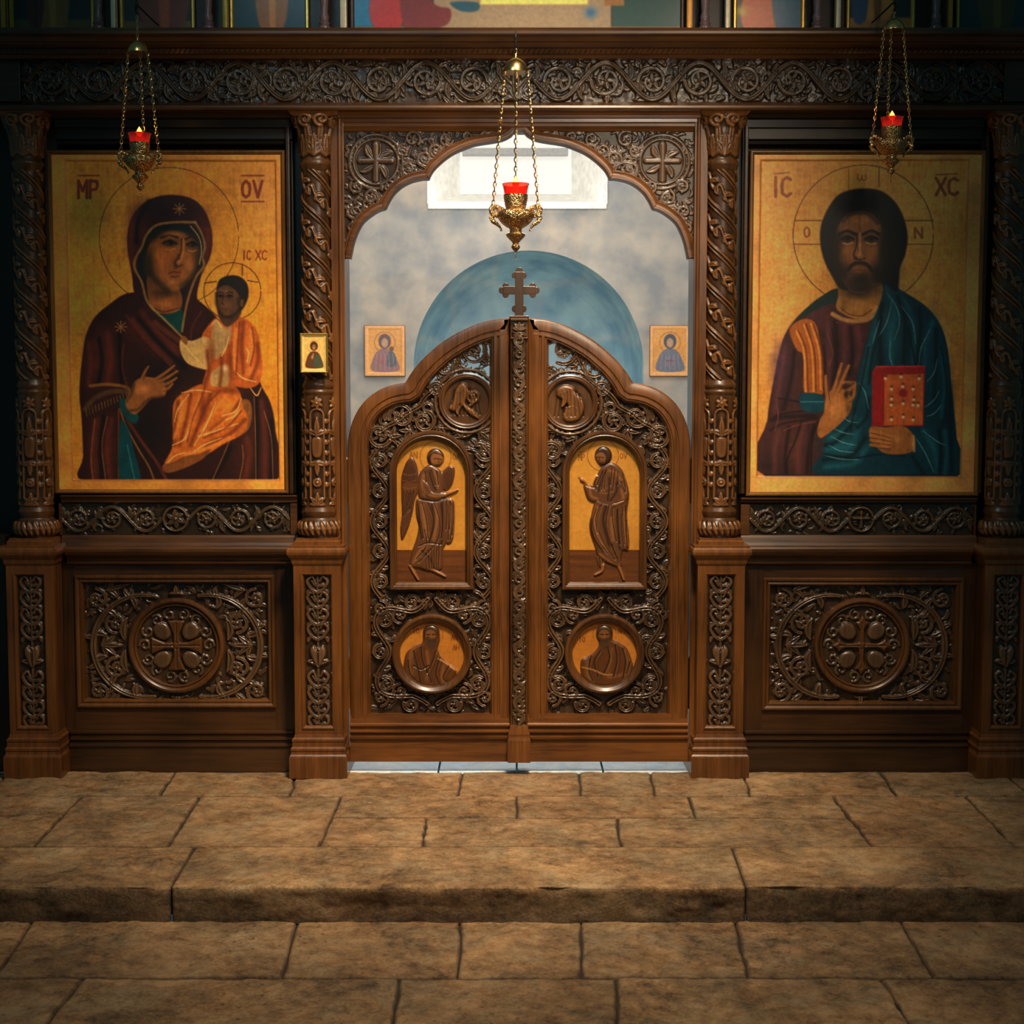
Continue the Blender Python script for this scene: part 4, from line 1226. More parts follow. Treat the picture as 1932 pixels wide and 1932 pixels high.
    for (u, v, R) in ((716, 822, 22), (757, 786, 24), (800, 795, 20), (838, 690, 22), (893, 662, 25), (917, 852, 18), (822, 735, 15)):
        q = px(u, v); spiral(F, q[0], q[1], R, RND.uniform(0, 6), 1.15, RND.choice((-1, 1)), 6.0, K, .42)
    for k in range(9):
        a = k*2*PI/9
        leaf(F, md[0]+58*math.cos(a), md[1]+58*math.sin(a), a+.9, 30, 6, K*.8, .9)
    fillers(F, xi0, yi1-300, xi1, ybt, 420, 20, 6.2, K*.62)
    fillers(F, xi0, F.ys[0], xi1, yi0+40, 170, 24, 6.2, K*.7, 0, lambda x, y: y > md[1]-60 or RND.random() < .35)
    for (u, v) in ((928, 640), (868, 690), (926, 704), (905, 815), (870, 826), (704, 868), (735, 826), (775, 812), (826, 806), (850, 712), (856, 662), (918, 690)):
        q = px(u, v); acanthus(F, q[0], q[1], RND.uniform(0, 6), 26, 13, K*.9, 4, 1.0)
    # backing for the lower two thirds, pierced above
    pierc = F.Y < md[1]-22+30*vnoise(F.X*.05, F.Y*.05, 3)*2
    back = np.where(pierc, -1, .004)
    keep = (DD > fw-7) & ~((F.H < .0125) & pierc)
    F.H = np.maximum(F.H, .004)
    # clear under the frames
    M1 = np.hypot(F.X-md[0], F.Y-md[1]) < 44
    M2 = np.hypot(F.X-rd[0], F.Y-rd[1]) < 70
    xq = (ic0+ic1)/2; Rq = (ic1-ic0)/2-6
    M3 = (np.abs(F.X-xq) < Rq) & (F.Y < yi1-6) & ((F.Y > yi0+6+Rq) | (np.hypot(F.X-xq, F.Y-(yi0+6+Rq)) < Rq))
    keep &= ~(M2 | M3)
    keep |= (M1 & (DD > fw-7))
    F.H[M1] = .006
    F.mesh('carved_tracery', YD+.034, W_CARVE, t, keep)
    mb = MB()
    mb.sweep(circ(md[0], md[1], 43, 64), [(0, -.02), (0, .003), (1.5, .006), (4, .007), (6, .004), (8, .006), (10, .004), (11, -.02)], YD+.012, True, -1)
    mring = mb.build('medallion_ring', W_MID, t, True)
    # small carved medallion
    F = Field(md[0]-46, md[1]-46, md[0]+46, md[1]+46, 1.0)
    F.H[:] = .002
    a0 = 0 if sgn < 0 else PI
    rd_ = random.Random(4 if sgn < 0 else 9)
    if sgn < 0:
        F.raise_([(md[0]+q[0], md[1]+q[1]) for q in [(-6, -36), (4, -20), (-2, 4), (14, 16), (24, 34), (6, 26), (-12, 8), (-22, 20), (-34, 14), (-26, -2), (-20, -24)]], .013, 6, .002)
        leaf(F, md[0]+4, md[1]-18, .6, 34, 6, .012, 1.4, .002); leaf(F, md[0]-8, md[1]+4, 2.6, 26, 6, .013, -1, .002)
        F.stroke(circ(md[0]+12, md[1]-8, 10, 20).tolist(), 3, .010, .002)
    else:
        F.raise_([(md[0]+q[0], md[1]+q[1]) for q in [(-24, -28), (-10, -34), (6, -30), (10, -20), (24, -4), (26, 16), (14, 34), (-8, 36), (-14, 22), (-4, 8), (-16, -6), (-26, -14)]], .012, 7, .002)
        F.stroke(circ(md[0]+4, md[1]+18, 11, 20).tolist(), 3, .013, .002); leaf(F, md[0]-14, md[1]-24, 1.1, 34, 6, .015, .8, .002)
    for k in range(8):
        F.groove([(md[0]-24+k*6, md[1]-20+5*math.sin(k)), (md[0]-30+k*8, md[1]+26)], 1.2, .003)
    F.mesh('medallion_carving', YD+.021, W_COL, mring, np.hypot(F.X-md[0], F.Y-md[1]) < 45)
    # arched icon frame
    xm = (ic0+ic1)/2; R = (ic1-ic0)/2
    ysp = yi0+R
    path = np.vstack([[(ic0, yi1)], circ(xm, ysp, R, 33, PI, 2*PI), [(ic1, yi1)]])
    mb = MB()
    mb.sweep(path, [(0, -.03), (0, .010), (1.5, .014), (6, .014), (8, .010), (10, .012), (12, .009), (14, -.004)], YD+.002, True, 1)
    fr = mb.build('icon_frame', W_MID, t, True)
    DOOR_ICON(sgn, fr, ic0+11, yi0+11, ic1-11, yi1-11, xm, ysp, R-11)
    mb = MB()
    mb.sweep(circ(rd[0], rd[1], 77, 80), [(0, -.03), (0, .008), (1.5, .012), (5, .013), (8, .009), (10, .004), (13, .002), (15, -.012)], YD+.002, True, 1)
    rf = mb.build('roundel_frame', W_MID, t, True)
    DOOR_ROUND(sgn, rf, rd[0], rd[1], 64)
    # hinges
    hx = xa-1.5 if sgn < 0 else xb+1.5
    for (v0, v1) in ((868, 948), (1243, 1335)):
        y0 = r(966, v0, YD)[1]; y1 = r(966, v1, YD)[1]
        mb = MB()
        mb.tube([(WX(hx), YD-.004, WZ(y0)), (WX(hx), YD-.004, WZ(y1))], .0042, 10)
        for q in (0, .33, .66, 1):
            yy = y0+(y1-y0)*q
            mb.tube([(WX(hx), YD-.004, WZ(yy)-.003), (WX(hx), YD-.004, WZ(yy)+.003)], .0052, 10)
        mb.tube([(WX(hx), YD-.004, WZ(y0)), (WX(hx), YD-.004, WZ(y0)+.012)], [.004, .0015], 10)
        hn = mb.build('hinge', BRASS if sgn < 0 else IRON, t, True)
    if sgn > 0:
        # meeting post belongs to this leaf
        mb = MB()
        xc = AX
        yt_ = r(966, 596, .03)[1]
        mb.wbox(WX(xc-16.4), WX(xc+16.4), .030, YD+.03, WZ(r(966, 1372, .03)[1]), WZ(yt_), .004)
        post = mb.build('meeting_post', W_MID, t)
        mb = MB(); mb.wbox(WX(xc-24), WX(xc+24), YD+.047, YD+.060, WZ(r(966, 1430, .1)[1]), WZ(yt_+12), .001); mb.build('rebate_strip', W_DARKZ, t)
        mb = MB()
        cxw = WX(xc)
        zb_ = P(966, 1438, .01)[2]
        sqprof(mb, cxw, .018, [(.0475, .020, zb_), (.0475, .020, zv(1398, 0)), (.044, .017, zv(1393, 0)), (.042, .016, zv(1390, 0)), (.045, .018, zv(1386, 0)), (.041, .016, zv(1381, 0)), (.036, .012, zv(1370, 0))])
        mb.build('post_foot', W_WARM, t)
        Fp = Field(xc-14, yt_+30, xc+14, r(966, 1368, .03)[1], 1.0); h2 = .011
        rinceau(Fp, [(xc, Fp.ys[0]+3), (xc, Fp.ys[-1]-3)], 10, 27, 2.8, h2, 0, 1, False)
        fillers(Fp, xc-12, Fp.ys[0], xc+12, Fp.ys[-1], 260, 11, 3, h2*.7)
        xx = (Fp.X-xc)/14
        Fp.H += .012*np.sqrt(np.clip(1-xx*xx, 0, 1))
        Fp.mesh('carved_rope', .030, W_CARVE, t)
        mb = MB()
        for (v, w_, hh) in ((598, .040, .010), (603, .036, .010)):
            z = zv(v, .03); mb.wbox(cxw-w_, cxw+w_, .014, .058, z-hh/2, z+hh/2, .003)
        mb.build('post_cap', W_MID, t)
        mb = MB(); z = zv(638, .03); mb.wbox(cxw-.036, cxw+.036, .014, .058, z-.003, z+.003, .002); mb.build('post_collar', W_MID, t)
        Fc = Field(xc-14, yt_+6, xc+14, yt_+30, 1.0)
        acanthus(Fc, xc, Fc.ys[-1]-2, -PI/2, 20, 9, .008, 5, .8); Fc.mesh('carved_leaf', .0295, W_CARVE, t)
        # budded cross
        c0 = r(978.5, 548, .05); k = 1.0
        mb = MB()
        def circp(x, y, R): mb.prism([tuple(q) for q in circ(x, y, R, 24)], .040, .062)
        xk, yk = xc, c0[1]
        bY = r(966, 598, .05)[1]; tY = r(966, 513, .05)[1]
        mb.prism([(xk-8, tY), (xk+8, tY), (xk+8, bY), (xk-8, bY)], .038, .064)
        mb.prism([(xk-30, yk-7.5), (xk+30, yk-7.5), (xk+30, yk+7.5), (xk-30, yk+7.5)], .0388, .0632)
        for (dx, yy) in ((-29, yk), (29, yk)):
            circp(xk+dx+math.copysign(3, dx), yy, 6.5); circp(xk+dx-math.copysign(3.5, dx), yy-8, 6); circp(xk+dx-math.copysign(3.5, dx), yy+8, 6)
        circp(xk, tY-2, 6.5); circp(xk-8, tY+6.5, 6); circp(xk+8, tY+6.5, 6)
        circp(xk-7, bY-15, 7); circp(xk+7, bY-15, 7)
        cr_ = mb.build('finial_cross', W_DARKZ, t)
        bv = cr_.modifiers.new('bevel', 'BEVEL'); bv.width = .0018; bv.segments = 2; bv.limit_method = 'ANGLE'
    return t
# ================================================================ painted and carved images
GAIN = 1.9
DG = .88
# simple stroke letters, unit box x 0..1, y 0..1 (down)
GL = {
 'M': [[(0, 1), (0, 0), (.5, .6), (1, 0), (1, 1)]], 'P': [[(0, 1), (0, 0), (.8, .05), (.9, .3), (.7, .5), (0, .55)]],
 'O': [[(.5, 0), (.12, .2), (.05, .5), (.15, .85), (.5, 1), (.85, .85), (.95, .5), (.88, .2), (.5, 0)]],
 'V': [[(0, 0), (.5, 1), (1, 0)]], 'I': [[(.5, 0), (.5, 1)]],
 'C': [[(1, .12), (.6, 0), (.15, .15), (.05, .5), (.12, .85), (.6, 1), (1, .85)]],
 'X': [[(0, 0), (1, 1)], [(1, 0), (0, 1)]], 'N': [[(0, 1), (0, 0), (1, 1), (1, 0)]],
 'W': [[(0, .1), (0, .8), (.25, 1), (.5, .7), (.5, .3)], [(.5, .7), (.75, 1), (1, .8), (1, .1)]],
 'H': [[(0, 0), (0, 1)], [(1, 0), (1, 1)], [(0, .5), (1, .5)]],
 'A': [[(0, 1), (.5, 0), (1, 1)], [(.2, .6), (.8, .6)]], 'T': [[(0, 0), (1, 0)], [(.5, 0), (.5, 1)]],
 'L': [[(0, 1), (.5, 0), (1, 1)]],
}
def text(f, s, x, y, w, h, lw, col, a=.85, gap=1.45):
    for i, c in enumerate(s):
        if c == ' ': continue
        for st in GL[c]:
            f.line([(x+i*w*gap+p*w, y+q*h) for p, q in st], lw, col, a, .6)
GOLD0 = (188, 126, 42)
def gold_ground(f, c0, c1, seed):
    n = fbm(f.X*.012, f.Y*.012, 3, seed)+.35*fbm(f.X*.25, f.Y*.004, 2, seed+1)+.3*fbm(f.X*.004, f.Y*.25, 2, seed+2)
    k = np.clip(.5+n*.7, 0, 1)[..., None]
    f.C = np.array(c0, float)*(1-k)+np.array(c1, float)*k
def arc_line(f, cx, cy, R, a0, a1, w, col, a=.8):
    f.line(circ(cx, cy, R, 70, a0, a1), w, col, a, .7)

def face(f, cx, cy, w, h, ang, skin, dark, light, beard=None, sc=1.0):
    """modelled face in crop units; ang tilts it"""
    ca, sa = math.cos(ang), math.sin(ang)
    def R(x, y): return (cx+x*ca-y*sa, cy+x*sa+y*ca)
    def RP(l): return [R(a*w, b*h) for a, b in l]
    f.blob(*R(-.40*w, .05*h), .22*w, .55*h, dark, .75, ang); f.blob(*R(.42*w, .05*h), .16*w, .55*h, dark, .75, ang)
    f.blob(*R(0, -.36*h), .30*w, .13*h, light, .55, ang)
    f.blob(*R(-.20*w, .14*h), .15*w, .16*h, light, .55, ang); f.blob(*R(.22*w, .14*h), .13*w, .16*h, light, .5, ang)
    f.blob(*R(0, .40*h), .12*w, .07*h, light, .45, ang)
    for s_ in (-1, 1):
        f.blob(*R(s_*.21*w, -.08*h), .17*w, .085*h, dark, .85, ang)
        f.line(RP([(s_*.07, -.14), (s_*.2, -.20), (s_*.36, -.15)]), 5.5*sc, dark, .9)
        f.line(RP([(s_*.10, -.055), (s_*.2, -.095), (s_*.33, -.055)]), 3.4*sc, (14, 9, 5), .9)
        f.line(RP([(s_*.12, -.03), (s_*.21, -.012), (s_*.31, -.035)]), 2.0*sc, dark, .7)
        f.blob(*R(s_*.21*w, -.055*h), .045*w, .035*h, (8, 5, 4), 1.0, ang)
        f.line(RP([(s_*.13, .03), (s_*.22, .05), (s_*.3, .02)]), 2.2*sc, light, .6)
    f.line(RP([(-.045, -.16), (-.05, .02), (-.085, .15), (-.03, .19)]), 2.8*sc, dark, .85)
    f.line(RP([(.02, -.14), (.02, .06), (.025, .14)]), 4.2*sc, light, .7)
    f.line(RP([(-.08, .195), (0, .215), (.09, .19)]), 3.0*sc, dark, .8)
    f.line(RP([(-.13, .30), (-.05, .285), (0, .295), (.05, .285), (.13, .30)]), 3.4*sc, (110, 38, 20), .8)
    f.line(RP([(-.09, .335), (0, .35), (.09, .335)]), 2.4*sc, dark, .7)

# ---------------- mother and child
def paint_mother(f):
    f.crop(2.928, 90, 280)
    gold_ground(f, (176, 108, 22), (206, 140, 42), 3)
    T = f.T
    f.blob(150, 900, 120, 900, (216, 148, 40), .5); f.blob(1200, 250, 160, 300, (170, 112, 50), .55)
    f.blob(1150, 1100, 120, 500, (205, 128, 20), .45)
    f.blob(810, 120, 45, 110, (215, 80, 10), .35)  # reflection of the red lamp painted on the gold
    arc_line(f, 670, 490, 385, 0, 2*PI, 2.6, (92, 52, 14))
    RED = (120, 38, 14)
    text(f, 'MP', 170, 178, 46, 95, 7.5, RED, .9, 1.4); f.line([(170, 150), (285, 150)], 4, RED, .8)
    text(f, 'OV', 1072, 180, 48, 90, 7.5, RED, .9, 1.35); f.line([(1072, 150), (1195, 150)], 4, RED, .8); f.line([(1072, 294), (1195, 294)], 4, RED, .8)
    text(f, 'IC', 1075, 565, 20, 50, 4, RED, .8, 1.3); text(f, 'XC', 1150, 565, 26, 50, 4, RED, .8, 1.3)
    arc_line(f, 1020, 790, 158, 0, 2*PI, 3, (92, 48, 12)); f.line([(1075, 640), (1075, 700)], 3, (92, 48, 12)); f.line([(865, 745), (930, 735)], 3, (92, 48, 12)); f.line([(1105, 730), (1165, 740)], 3, (92, 48, 12))
    MAR = (46, 17, 10)
    body = [(440, 800), (340, 862), (262, 930), (212, 1030), (188, 1180), (175, 1350), (188, 1500), (196, 1700), (200, 1838), (700, 1842), (1258, 1838), (1258, 1560), (1232, 1410), (1180, 1310), (1120, 1150), (1000, 1000), (935, 935), (870, 870), (800, 830), (600, 800)]
    f.fill(body, MAR, 1.5)
    hood = [(690, 257), (790, 275), (858, 330), (898, 420), (910, 520), (893, 610), (862, 670), (838, 740), (826, 830), (870, 900), (850, 1000), (740, 1060), (620, 980), (540, 880), (480, 800), (466, 700), (443, 570), (441, 470), (465, 380), (520, 310), (600, 268)]
    f.fill(hood, (50, 18, 12), 1.5)
    f.blob(500, 450, 60, 160, (84, 28, 16), .8); f.blob(860, 450, 45, 110, (88, 26, 14), .6); f.blob(660, 340, 150, 60, (30, 12, 9), .6)
    f.blob(300, 1150, 100, 180, (98, 34, 16), .75); f.blob(300, 1650, 90, 200, (90, 34, 16), .75); f.blob(480, 1000, 90, 80, (86, 32, 18), .6)
    f.blob(1120, 1640, 100, 200, (74, 34, 16), .6); f.blob(620, 1100, 120, 90, (74, 30, 18), .5)
    f.blob(560, 1560, 130, 230, (20, 12, 9), .75); f.blob(640, 1250, 130, 110, (16, 14, 12), .6)
    for q in ([(230, 1080), (240, 1200), (225, 1300)], [(330, 1020), (350, 1150), (330, 1290)], [(270, 1500), (250, 1650), (260, 1820)], [(350, 1500), (330, 1660), (345, 1820)], [(520, 900), (600, 1010), (720, 1130)], [(470, 950), (560, 1060), (680, 1180)], [(1180, 1400), (1200, 1600), (1200, 1820)], [(1100, 1600), (1110, 1700), (1090, 1830)], [(470, 420), (458, 560), (480, 680)], [(890, 450), (884, 560), (850, 660)]):
        f.soft(q, 22, (112, 44, 24), .55)
    for q in ([(285, 1050), (300, 1180), (280, 1300)], [(395, 1030), (400, 1180), (410, 1300)], [(310, 1480), (290, 1650), (300, 1820)], [(500, 940), (620, 1080), (760, 1210)], [(1150, 1380), (1160, 1600), (1150, 1830)], [(1235, 1500), (1240, 1650), (1235, 1830)], [(1010, 1650), (960, 1760), (900, 1835)], [(560, 290), (500, 400), (490, 520)]):
        f.soft(q, 16, (14, 7, 6), .75)
    # inner coif and neck
    f.fill([(560, 460), (640, 425), (760, 425), (840, 460), (866, 540), (858, 640), (800, 720), (756, 800), (745, 1000), (700, 1010), (620, 930), (556, 860), (540, 760), (500, 690), (505, 600), (530, 520)], (18, 24, 22), 1.5)
    f.fill([(580, 900), (640, 920), (735, 880), (745, 1010), (700, 1000), (640, 950)], (12, 62, 52), 1.5)
    SK, DK, LT = (134, 78, 30), (62, 42, 20), (196, 126, 56)
    f.fill([(556, 700), (640, 780), (728, 780), (738, 880), (660, 915), (575, 890), (552, 800)], (128, 72, 28), 1.5)
    f.blob(640, 800, 80, 26, (58, 36, 16), .8); f.blob(650, 860, 60, 22, (176, 104, 40), .6)
    f.line([(560, 872), (640, 905), (735, 880)], 3, (70, 36, 14), .8)
    f.fill([(640, 468), (700, 455), (775, 478), (826, 530), (836, 600), (812, 680), (770, 745), (715, 785), (650, 778), (590, 730), (556, 650), (545, 590), (568, 520)], SK, 1.5)
    f.blob(560, 640, 40, 130, DK, .7); f.blob(815, 560, 34, 120, DK, .6)
    f.blob(640, 600, 50, 80, (170, 92, 36), .7); f.blob(790, 630, 24, 60, (170, 96, 40), .6)
    f.soft([(552, 600), (566, 680), (610, 740), (660, 782)], 26, (52, 36, 18), .8); f.soft([(832, 560), (826, 650), (790, 715), (740, 765)], 20, (56, 38, 18), .75)
    f.soft([(575, 510), (640, 470), (720, 458), (800, 490)], 16, (60, 42, 20), .7)
    f.soft([(610, 590), (640, 680), (680, 750)], 26, (168, 96, 42), .5); f.soft([(724, 590), (700, 632), (708, 660)], 9, (70, 40, 18), .6)
    for (ex, ey, s_) in ((676, 522, 1), (800, 530, .8)):
        f.blob(ex, ey, 52*s_, 22, DK, .85)
        f.line([(ex-50*s_, ey-28), (ex-4, ey-44), (ex+42*s_, ey-30)], 5.5, (48, 28, 12), .9)
        f.line([(ex-40*s_, ey+2), (ex, ey-16), (ex+36*s_, ey+4)], 4, (14, 8, 4), .9)
        f.line([(ex-34*s_, ey+10), (ex, ey+16), (ex+30*s_, ey+8)], 2.4, (60, 34, 14), .8)
        f.blob(ex+4, ey, 13, 10, (8, 5, 4), 1)
        f.line([(ex-30*s_, ey+34), (ex, ey+40), (ex+26*s_, ey+32)], 3, LT, .5)
    f.line([(740, 500), (738, 560), (722, 610), (704, 632), (712, 646)], 3.4, (66, 36, 14), .85)
    f.soft([(752, 505), (750, 570), (736, 622)], 6, LT, .55); f.blob(724, 626, 12, 9, LT, .8)
    f.line([(702, 648), (722, 654), (744, 644)], 3, (50, 26, 10), .8)
    f.line([(672, 690), (700, 680), (712, 686), (736, 684)], 4.5, (120, 40, 22), .85); f.line([(684, 706), (706, 712), (724, 704)], 3, (70, 30, 14), .7)
    f.blob(690, 738, 22, 12, LT, .5); f.blob(690, 470, 60, 16, LT, .4)
    TR = (150, 112, 52)
    f.line(cr([(815, 408), (700, 408), (600, 425), (545, 480), (520, 545), (488, 600), (480, 660), (520, 740), (552, 850), (640, 940), (740, 1040)], 6), 6, TR, .75)
    f.line(cr([(815, 408), (850, 470), (868, 540), (856, 600), (862, 650), (820, 710), (785, 800), (760, 900), (742, 1010)], 6), 6, TR, .7)
    f.line(cr([(790, 430), (835, 490), (850, 560), (838, 640)], 6), 3, (190, 150, 90), .6)
    for (x, y, R) in ((728, 334, 34), (404, 986, 32)):
        for k in range(4):
            a = k*PI/4; f.line([(x-R*math.cos(a), y-R*math.sin(a)), (x+R*math.cos(a), y+R*math.sin(a))], 2.6, (150, 104, 40), .75)
    # sleeve edge, fringe
    f.line(cr([(235, 1312), (330, 1304), (440, 1322), (452, 1380)], 6), 8, (140, 92, 34), .8)
    f.line(cr([(205, 1440), (260, 1380), (340, 1345), (440, 1340)], 6), 12, (92, 62, 26), .8)
    for k in range(14):
        x = 212+k*17; y = 1440-k*7
        f.line([(x, y), (x+4, y+38-k)], 3, (126, 92, 40), .6)
    f.line(cr([(400, 1440), (430, 1530), (500, 1660), (560, 1760), (590, 1838)], 6), 5, (140, 92, 36), .7)
    f.line(cr([(440, 1500), (520, 1620), (600, 1730), (660, 1838)], 6), 8, (100, 40, 18), .8)
    f.line([(392, 1440), (392, 1838)], 4, (120, 52, 20), .7)
    f.fill([(400, 1520), (440, 1540), (480, 1680), (510, 1836), (400, 1836)], (10, 62, 66), 1.5)
    f.line([(440, 1640), (480, 1830)], 3, (60, 120, 110), .6)
    f.fill([(398, 1392), (430, 1385), (500, 1470), (486, 1520), (440, 1500), (405, 1450)], (14, 66, 62), 1.5)
    for (a, b, c_) in (((1010, 1600), (960, 1720), (910, 1830)), ((1140, 1370), (1148, 1600), (1150, 1830)), ((1195, 1450), (1235, 1600), (1245, 1830)), ((1075, 1640), (1080, 1720), (1060, 1830)), ((330, 1480), (300, 1640), (320, 1830)), ((260, 1500), (240, 1700), (250, 1830))):
        f.line(cr([a, b, c_], 6), 2.6, (150, 96, 44), .6)
    for l in ([(560, 960), (640, 1040), (760, 1130)], [(430, 920), (560, 1080), (720, 1240)], [(420, 1080), (410, 1200), (440, 1320)], [(850, 900), (800, 980), (790, 1050)]):
        f.line(cr(l, 6), 5, (98, 42, 22), .55)
    f.line(cr([(590, 960), (680, 1030), (745, 1075)], 6), 12, (112, 58, 26), .55)
    # her hands
    HS = (136, 80, 32)
    f.fill([(430, 1395), (462, 1345), (480, 1290), (530, 1262), (600, 1270), (640, 1290), (655, 1335), (640, 1370), (570, 1385), (520, 1440), (480, 1470), (440, 1440)], HS, 1.5)
    for q in ([(525, 1270), (535, 1240), (556, 1205)], [(600, 1275), (650, 1240), (700, 1200)], [(620, 1290), (668, 1262), (716, 1230)], [(632, 1312), (676, 1292), (712, 1268)], [(634, 1340), (666, 1325), (690, 1300)]):
        f.line(cr(q, 5), [10, 8, 5], HS, .95); f.line(cr([(a+5, b+5) for a, b in q], 5), 2, (66, 36, 14), .6)
    f.blob(520, 1330, 50, 30, (186, 112, 46), .6); f.soft([(440, 1450), (500, 1440), (560, 1385), (640, 1370)], 12, (70, 40, 18), .7); f.soft([(478, 1300), (466, 1350), (436, 1400)], 10, (76, 44, 20), .7)
    f.fill([(1050, 1400), (1110, 1390), (1130, 1460), (1110, 1550), (1040, 1600), (950, 1620), (900, 1610), (980, 1560), (1050, 1500)], (120, 72, 28), 1.5)
    for q in range(4):
        f.line([(1050-q*6, 1520+q*24), (980-q*14, 1560+q*20), (910-q*12, 1580+q*16)], [9, 8, 5], (132, 78, 30), .9)
    # the child
    ORG, ORD, ORL = (176, 88, 24), (110, 44, 14), (228, 166, 84)
    f.fill([(780, 1332), (860, 1300), (1000, 1300), (1060, 1345), (1080, 1430), (1108, 1500), (1075, 1575), (960, 1640), (880, 1690), (760, 1730), (660, 1770), (645, 1740), (690, 1640), (690, 1480), (704, 1390)], ORG, 1.5)
    f.fill([(935, 935), (985, 975), (1050, 928), (1130, 968), (1168, 1050), (1185, 1180), (1172, 1290), (1110, 1325), (1000, 1312), (862, 1315), (878, 1210), (868, 1100), (850, 1040), (890, 975)], (170, 80, 24), 1.5)
    f.fill([(735, 1058), (800, 1062), (870, 1040), (905, 1080), (890, 1210), (840, 1215), (770, 1185), (735, 1125)], (176, 140, 74), 1.5)
    f.fill([(930, 950), (985, 1000), (1010, 970), (1010, 1060), (960, 1140), (920, 1160), (900, 1060)], (150, 118, 66), 1.5)
    f.fill([(905, 1240), (960, 1200), (1000, 1200), (1000, 1305), (940, 1315), (900, 1305)], (160, 124, 66), 1.5)
    f.blob(980, 1215, 20, 16, (240, 210, 150), .8)
    f.blob(1110, 1080, 45, 90, (206, 108, 34), .6); f.blob(1120, 1230, 50, 40, (214, 126, 46), .6); f.blob(900, 1120, 30, 80, ORD, .6)
    f.blob(1010, 1180, 24, 120, ORD, .7); f.blob(990, 1340, 90, 20, ORD, .8)
    f.blob(1000, 1420, 60, 60, (214, 120, 36), .8); f.blob(760, 1460, 50, 90, (204, 112, 32), .7); f.blob(860, 1440, 26, 110, ORD, .7)
    for q in ([(720, 1400), (706, 1500), (700, 1640)], [(790, 1360), (770, 1480), (730, 1640)], [(900, 1360), (850, 1480), (790, 1640)], [(1060, 1400), (1000, 1480), (900, 1560)], [(1090, 1500), (1000, 1580), (870, 1640)], [(1080, 960), (1072, 1090), (1080, 1240)], [(1160, 1080), (1160, 1180), (1120, 1280)], [(880, 1120), (890, 1220), (870, 1300)], [(960, 1150), (960, 1240), (950, 1310)]):
        f.soft(q, 15, (104, 40, 12), .7)
    for q in ([(745, 1400), (730, 1500), (700, 1600)], [(840, 1370), (800, 1500), (760, 1600)], [(980, 1370), (920, 1450), (850, 1560)], [(1040, 1450), (950, 1530), (860, 1590)], [(1120, 1010), (1130, 1100), (1110, 1180)], [(1040, 1000), (1030, 1120), (1035, 1220)], [(1000, 1600), (900, 1650), (760, 1690)]):
        f.soft(q, 13, (226, 130, 44), .6)
    for q in ([(1095, 1100), (1110, 1130), (1100, 1180)], [(1040, 1235), (1080, 1270), (1150, 1290)], [(1120, 1325), (1155, 1365), (1180, 1320)], [(700, 1510), (720, 1440), (780, 1360)],
              [(690, 1640), (760, 1600), (800, 1500)], [(810, 1640), (870, 1540), (930, 1400)], [(830, 1590), (930, 1560), (1050, 1520)], [(790, 1690), (860, 1640), (960, 1600)], [(960, 1480), (1040, 1450), (1070, 1380)],
              [(900, 985), (930, 950), (960, 990)], [(760, 1090), (800, 1140), (850, 1190)], [(960, 1150), (985, 1100), (1000, 1040)], [(740, 1350), (820, 1335), (900, 1345)], [(980, 1500), (1030, 1480), (1065, 1440)], [(650, 1750), (700, 1700), (760, 1680)]):
        f.line(cr(q, 6), [2, 4, 2], ORL, .75, .8)
    for q in ([(870, 1320), (840, 1400), (800, 1500), (770, 1620)], [(950, 1340), (880, 1420), (820, 1560)], [(1070, 1450), (990, 1540), (860, 1600)], [(1060, 960), (1050, 1100), (1040, 1250)], [(1130, 990), (1140, 1100), (1120, 1200)]):
        f.line(cr(q, 6), 5, ORD, .6)
    f.fill([(635, 1750), (700, 1730), (760, 1700), (830, 1690), (900, 1660), (850, 1720), (720, 1780), (650, 1790)], (118, 66, 24), 1.5)
    HAIR = (30, 22, 14)
    f.fill([(950, 880), (1060, 880), (1060, 930), (990, 985), (945, 930)], (74, 50, 26), 1.5)
    f.fill([(934, 770), (950, 725), (1000, 702), (1060, 708), (1102, 750), (1108, 820), (1080, 885), (1055, 890), (1040, 820), (985, 770), (940, 790)], HAIR, 1.5)
    f.fill([(938, 780), (985, 755), (1035, 780), (1062, 830), (1058, 880), (1010, 930), (965, 928), (942, 880), (930, 820)], (84, 54, 28), 1.5)
    f.blob(985, 790, 30, 16, (124, 82, 44), .6); f.blob(985, 862, 22, 18, (124, 78, 40), .6)
    f.soft([(932, 800), (936, 870), (965, 925), (1010, 932)], 12, (36, 24, 14), .8); f.soft([(1055, 830), (1058, 890), (1015, 930)], 14, (40, 26, 14), .8)
    for ex in (955, 1005):
        f.line([(ex-18, 818), (ex, 808), (ex+18, 818)], 3.4, (18, 12, 8), .9); f.line([(ex-16, 800), (ex, 792), (ex+18, 800)], 3, (30, 20, 10), .8); f.blob(ex, 820, 8, 7, (8, 6, 4), .9)
    f.line([(972, 810), (962, 855), (974, 862)], 3, (50, 30, 14), .8); f.line([(958, 888), (976, 884), (994, 890)], 3.4, (96, 36, 20), .8)
    f.fill([(1066, 840), (1082, 835), (1080, 870), (1066, 872)], (90, 58, 30), 1)
    f.fill([(735, 1055), (755, 1035), (775, 1060), (765, 1085)], (120, 74, 34), 1)

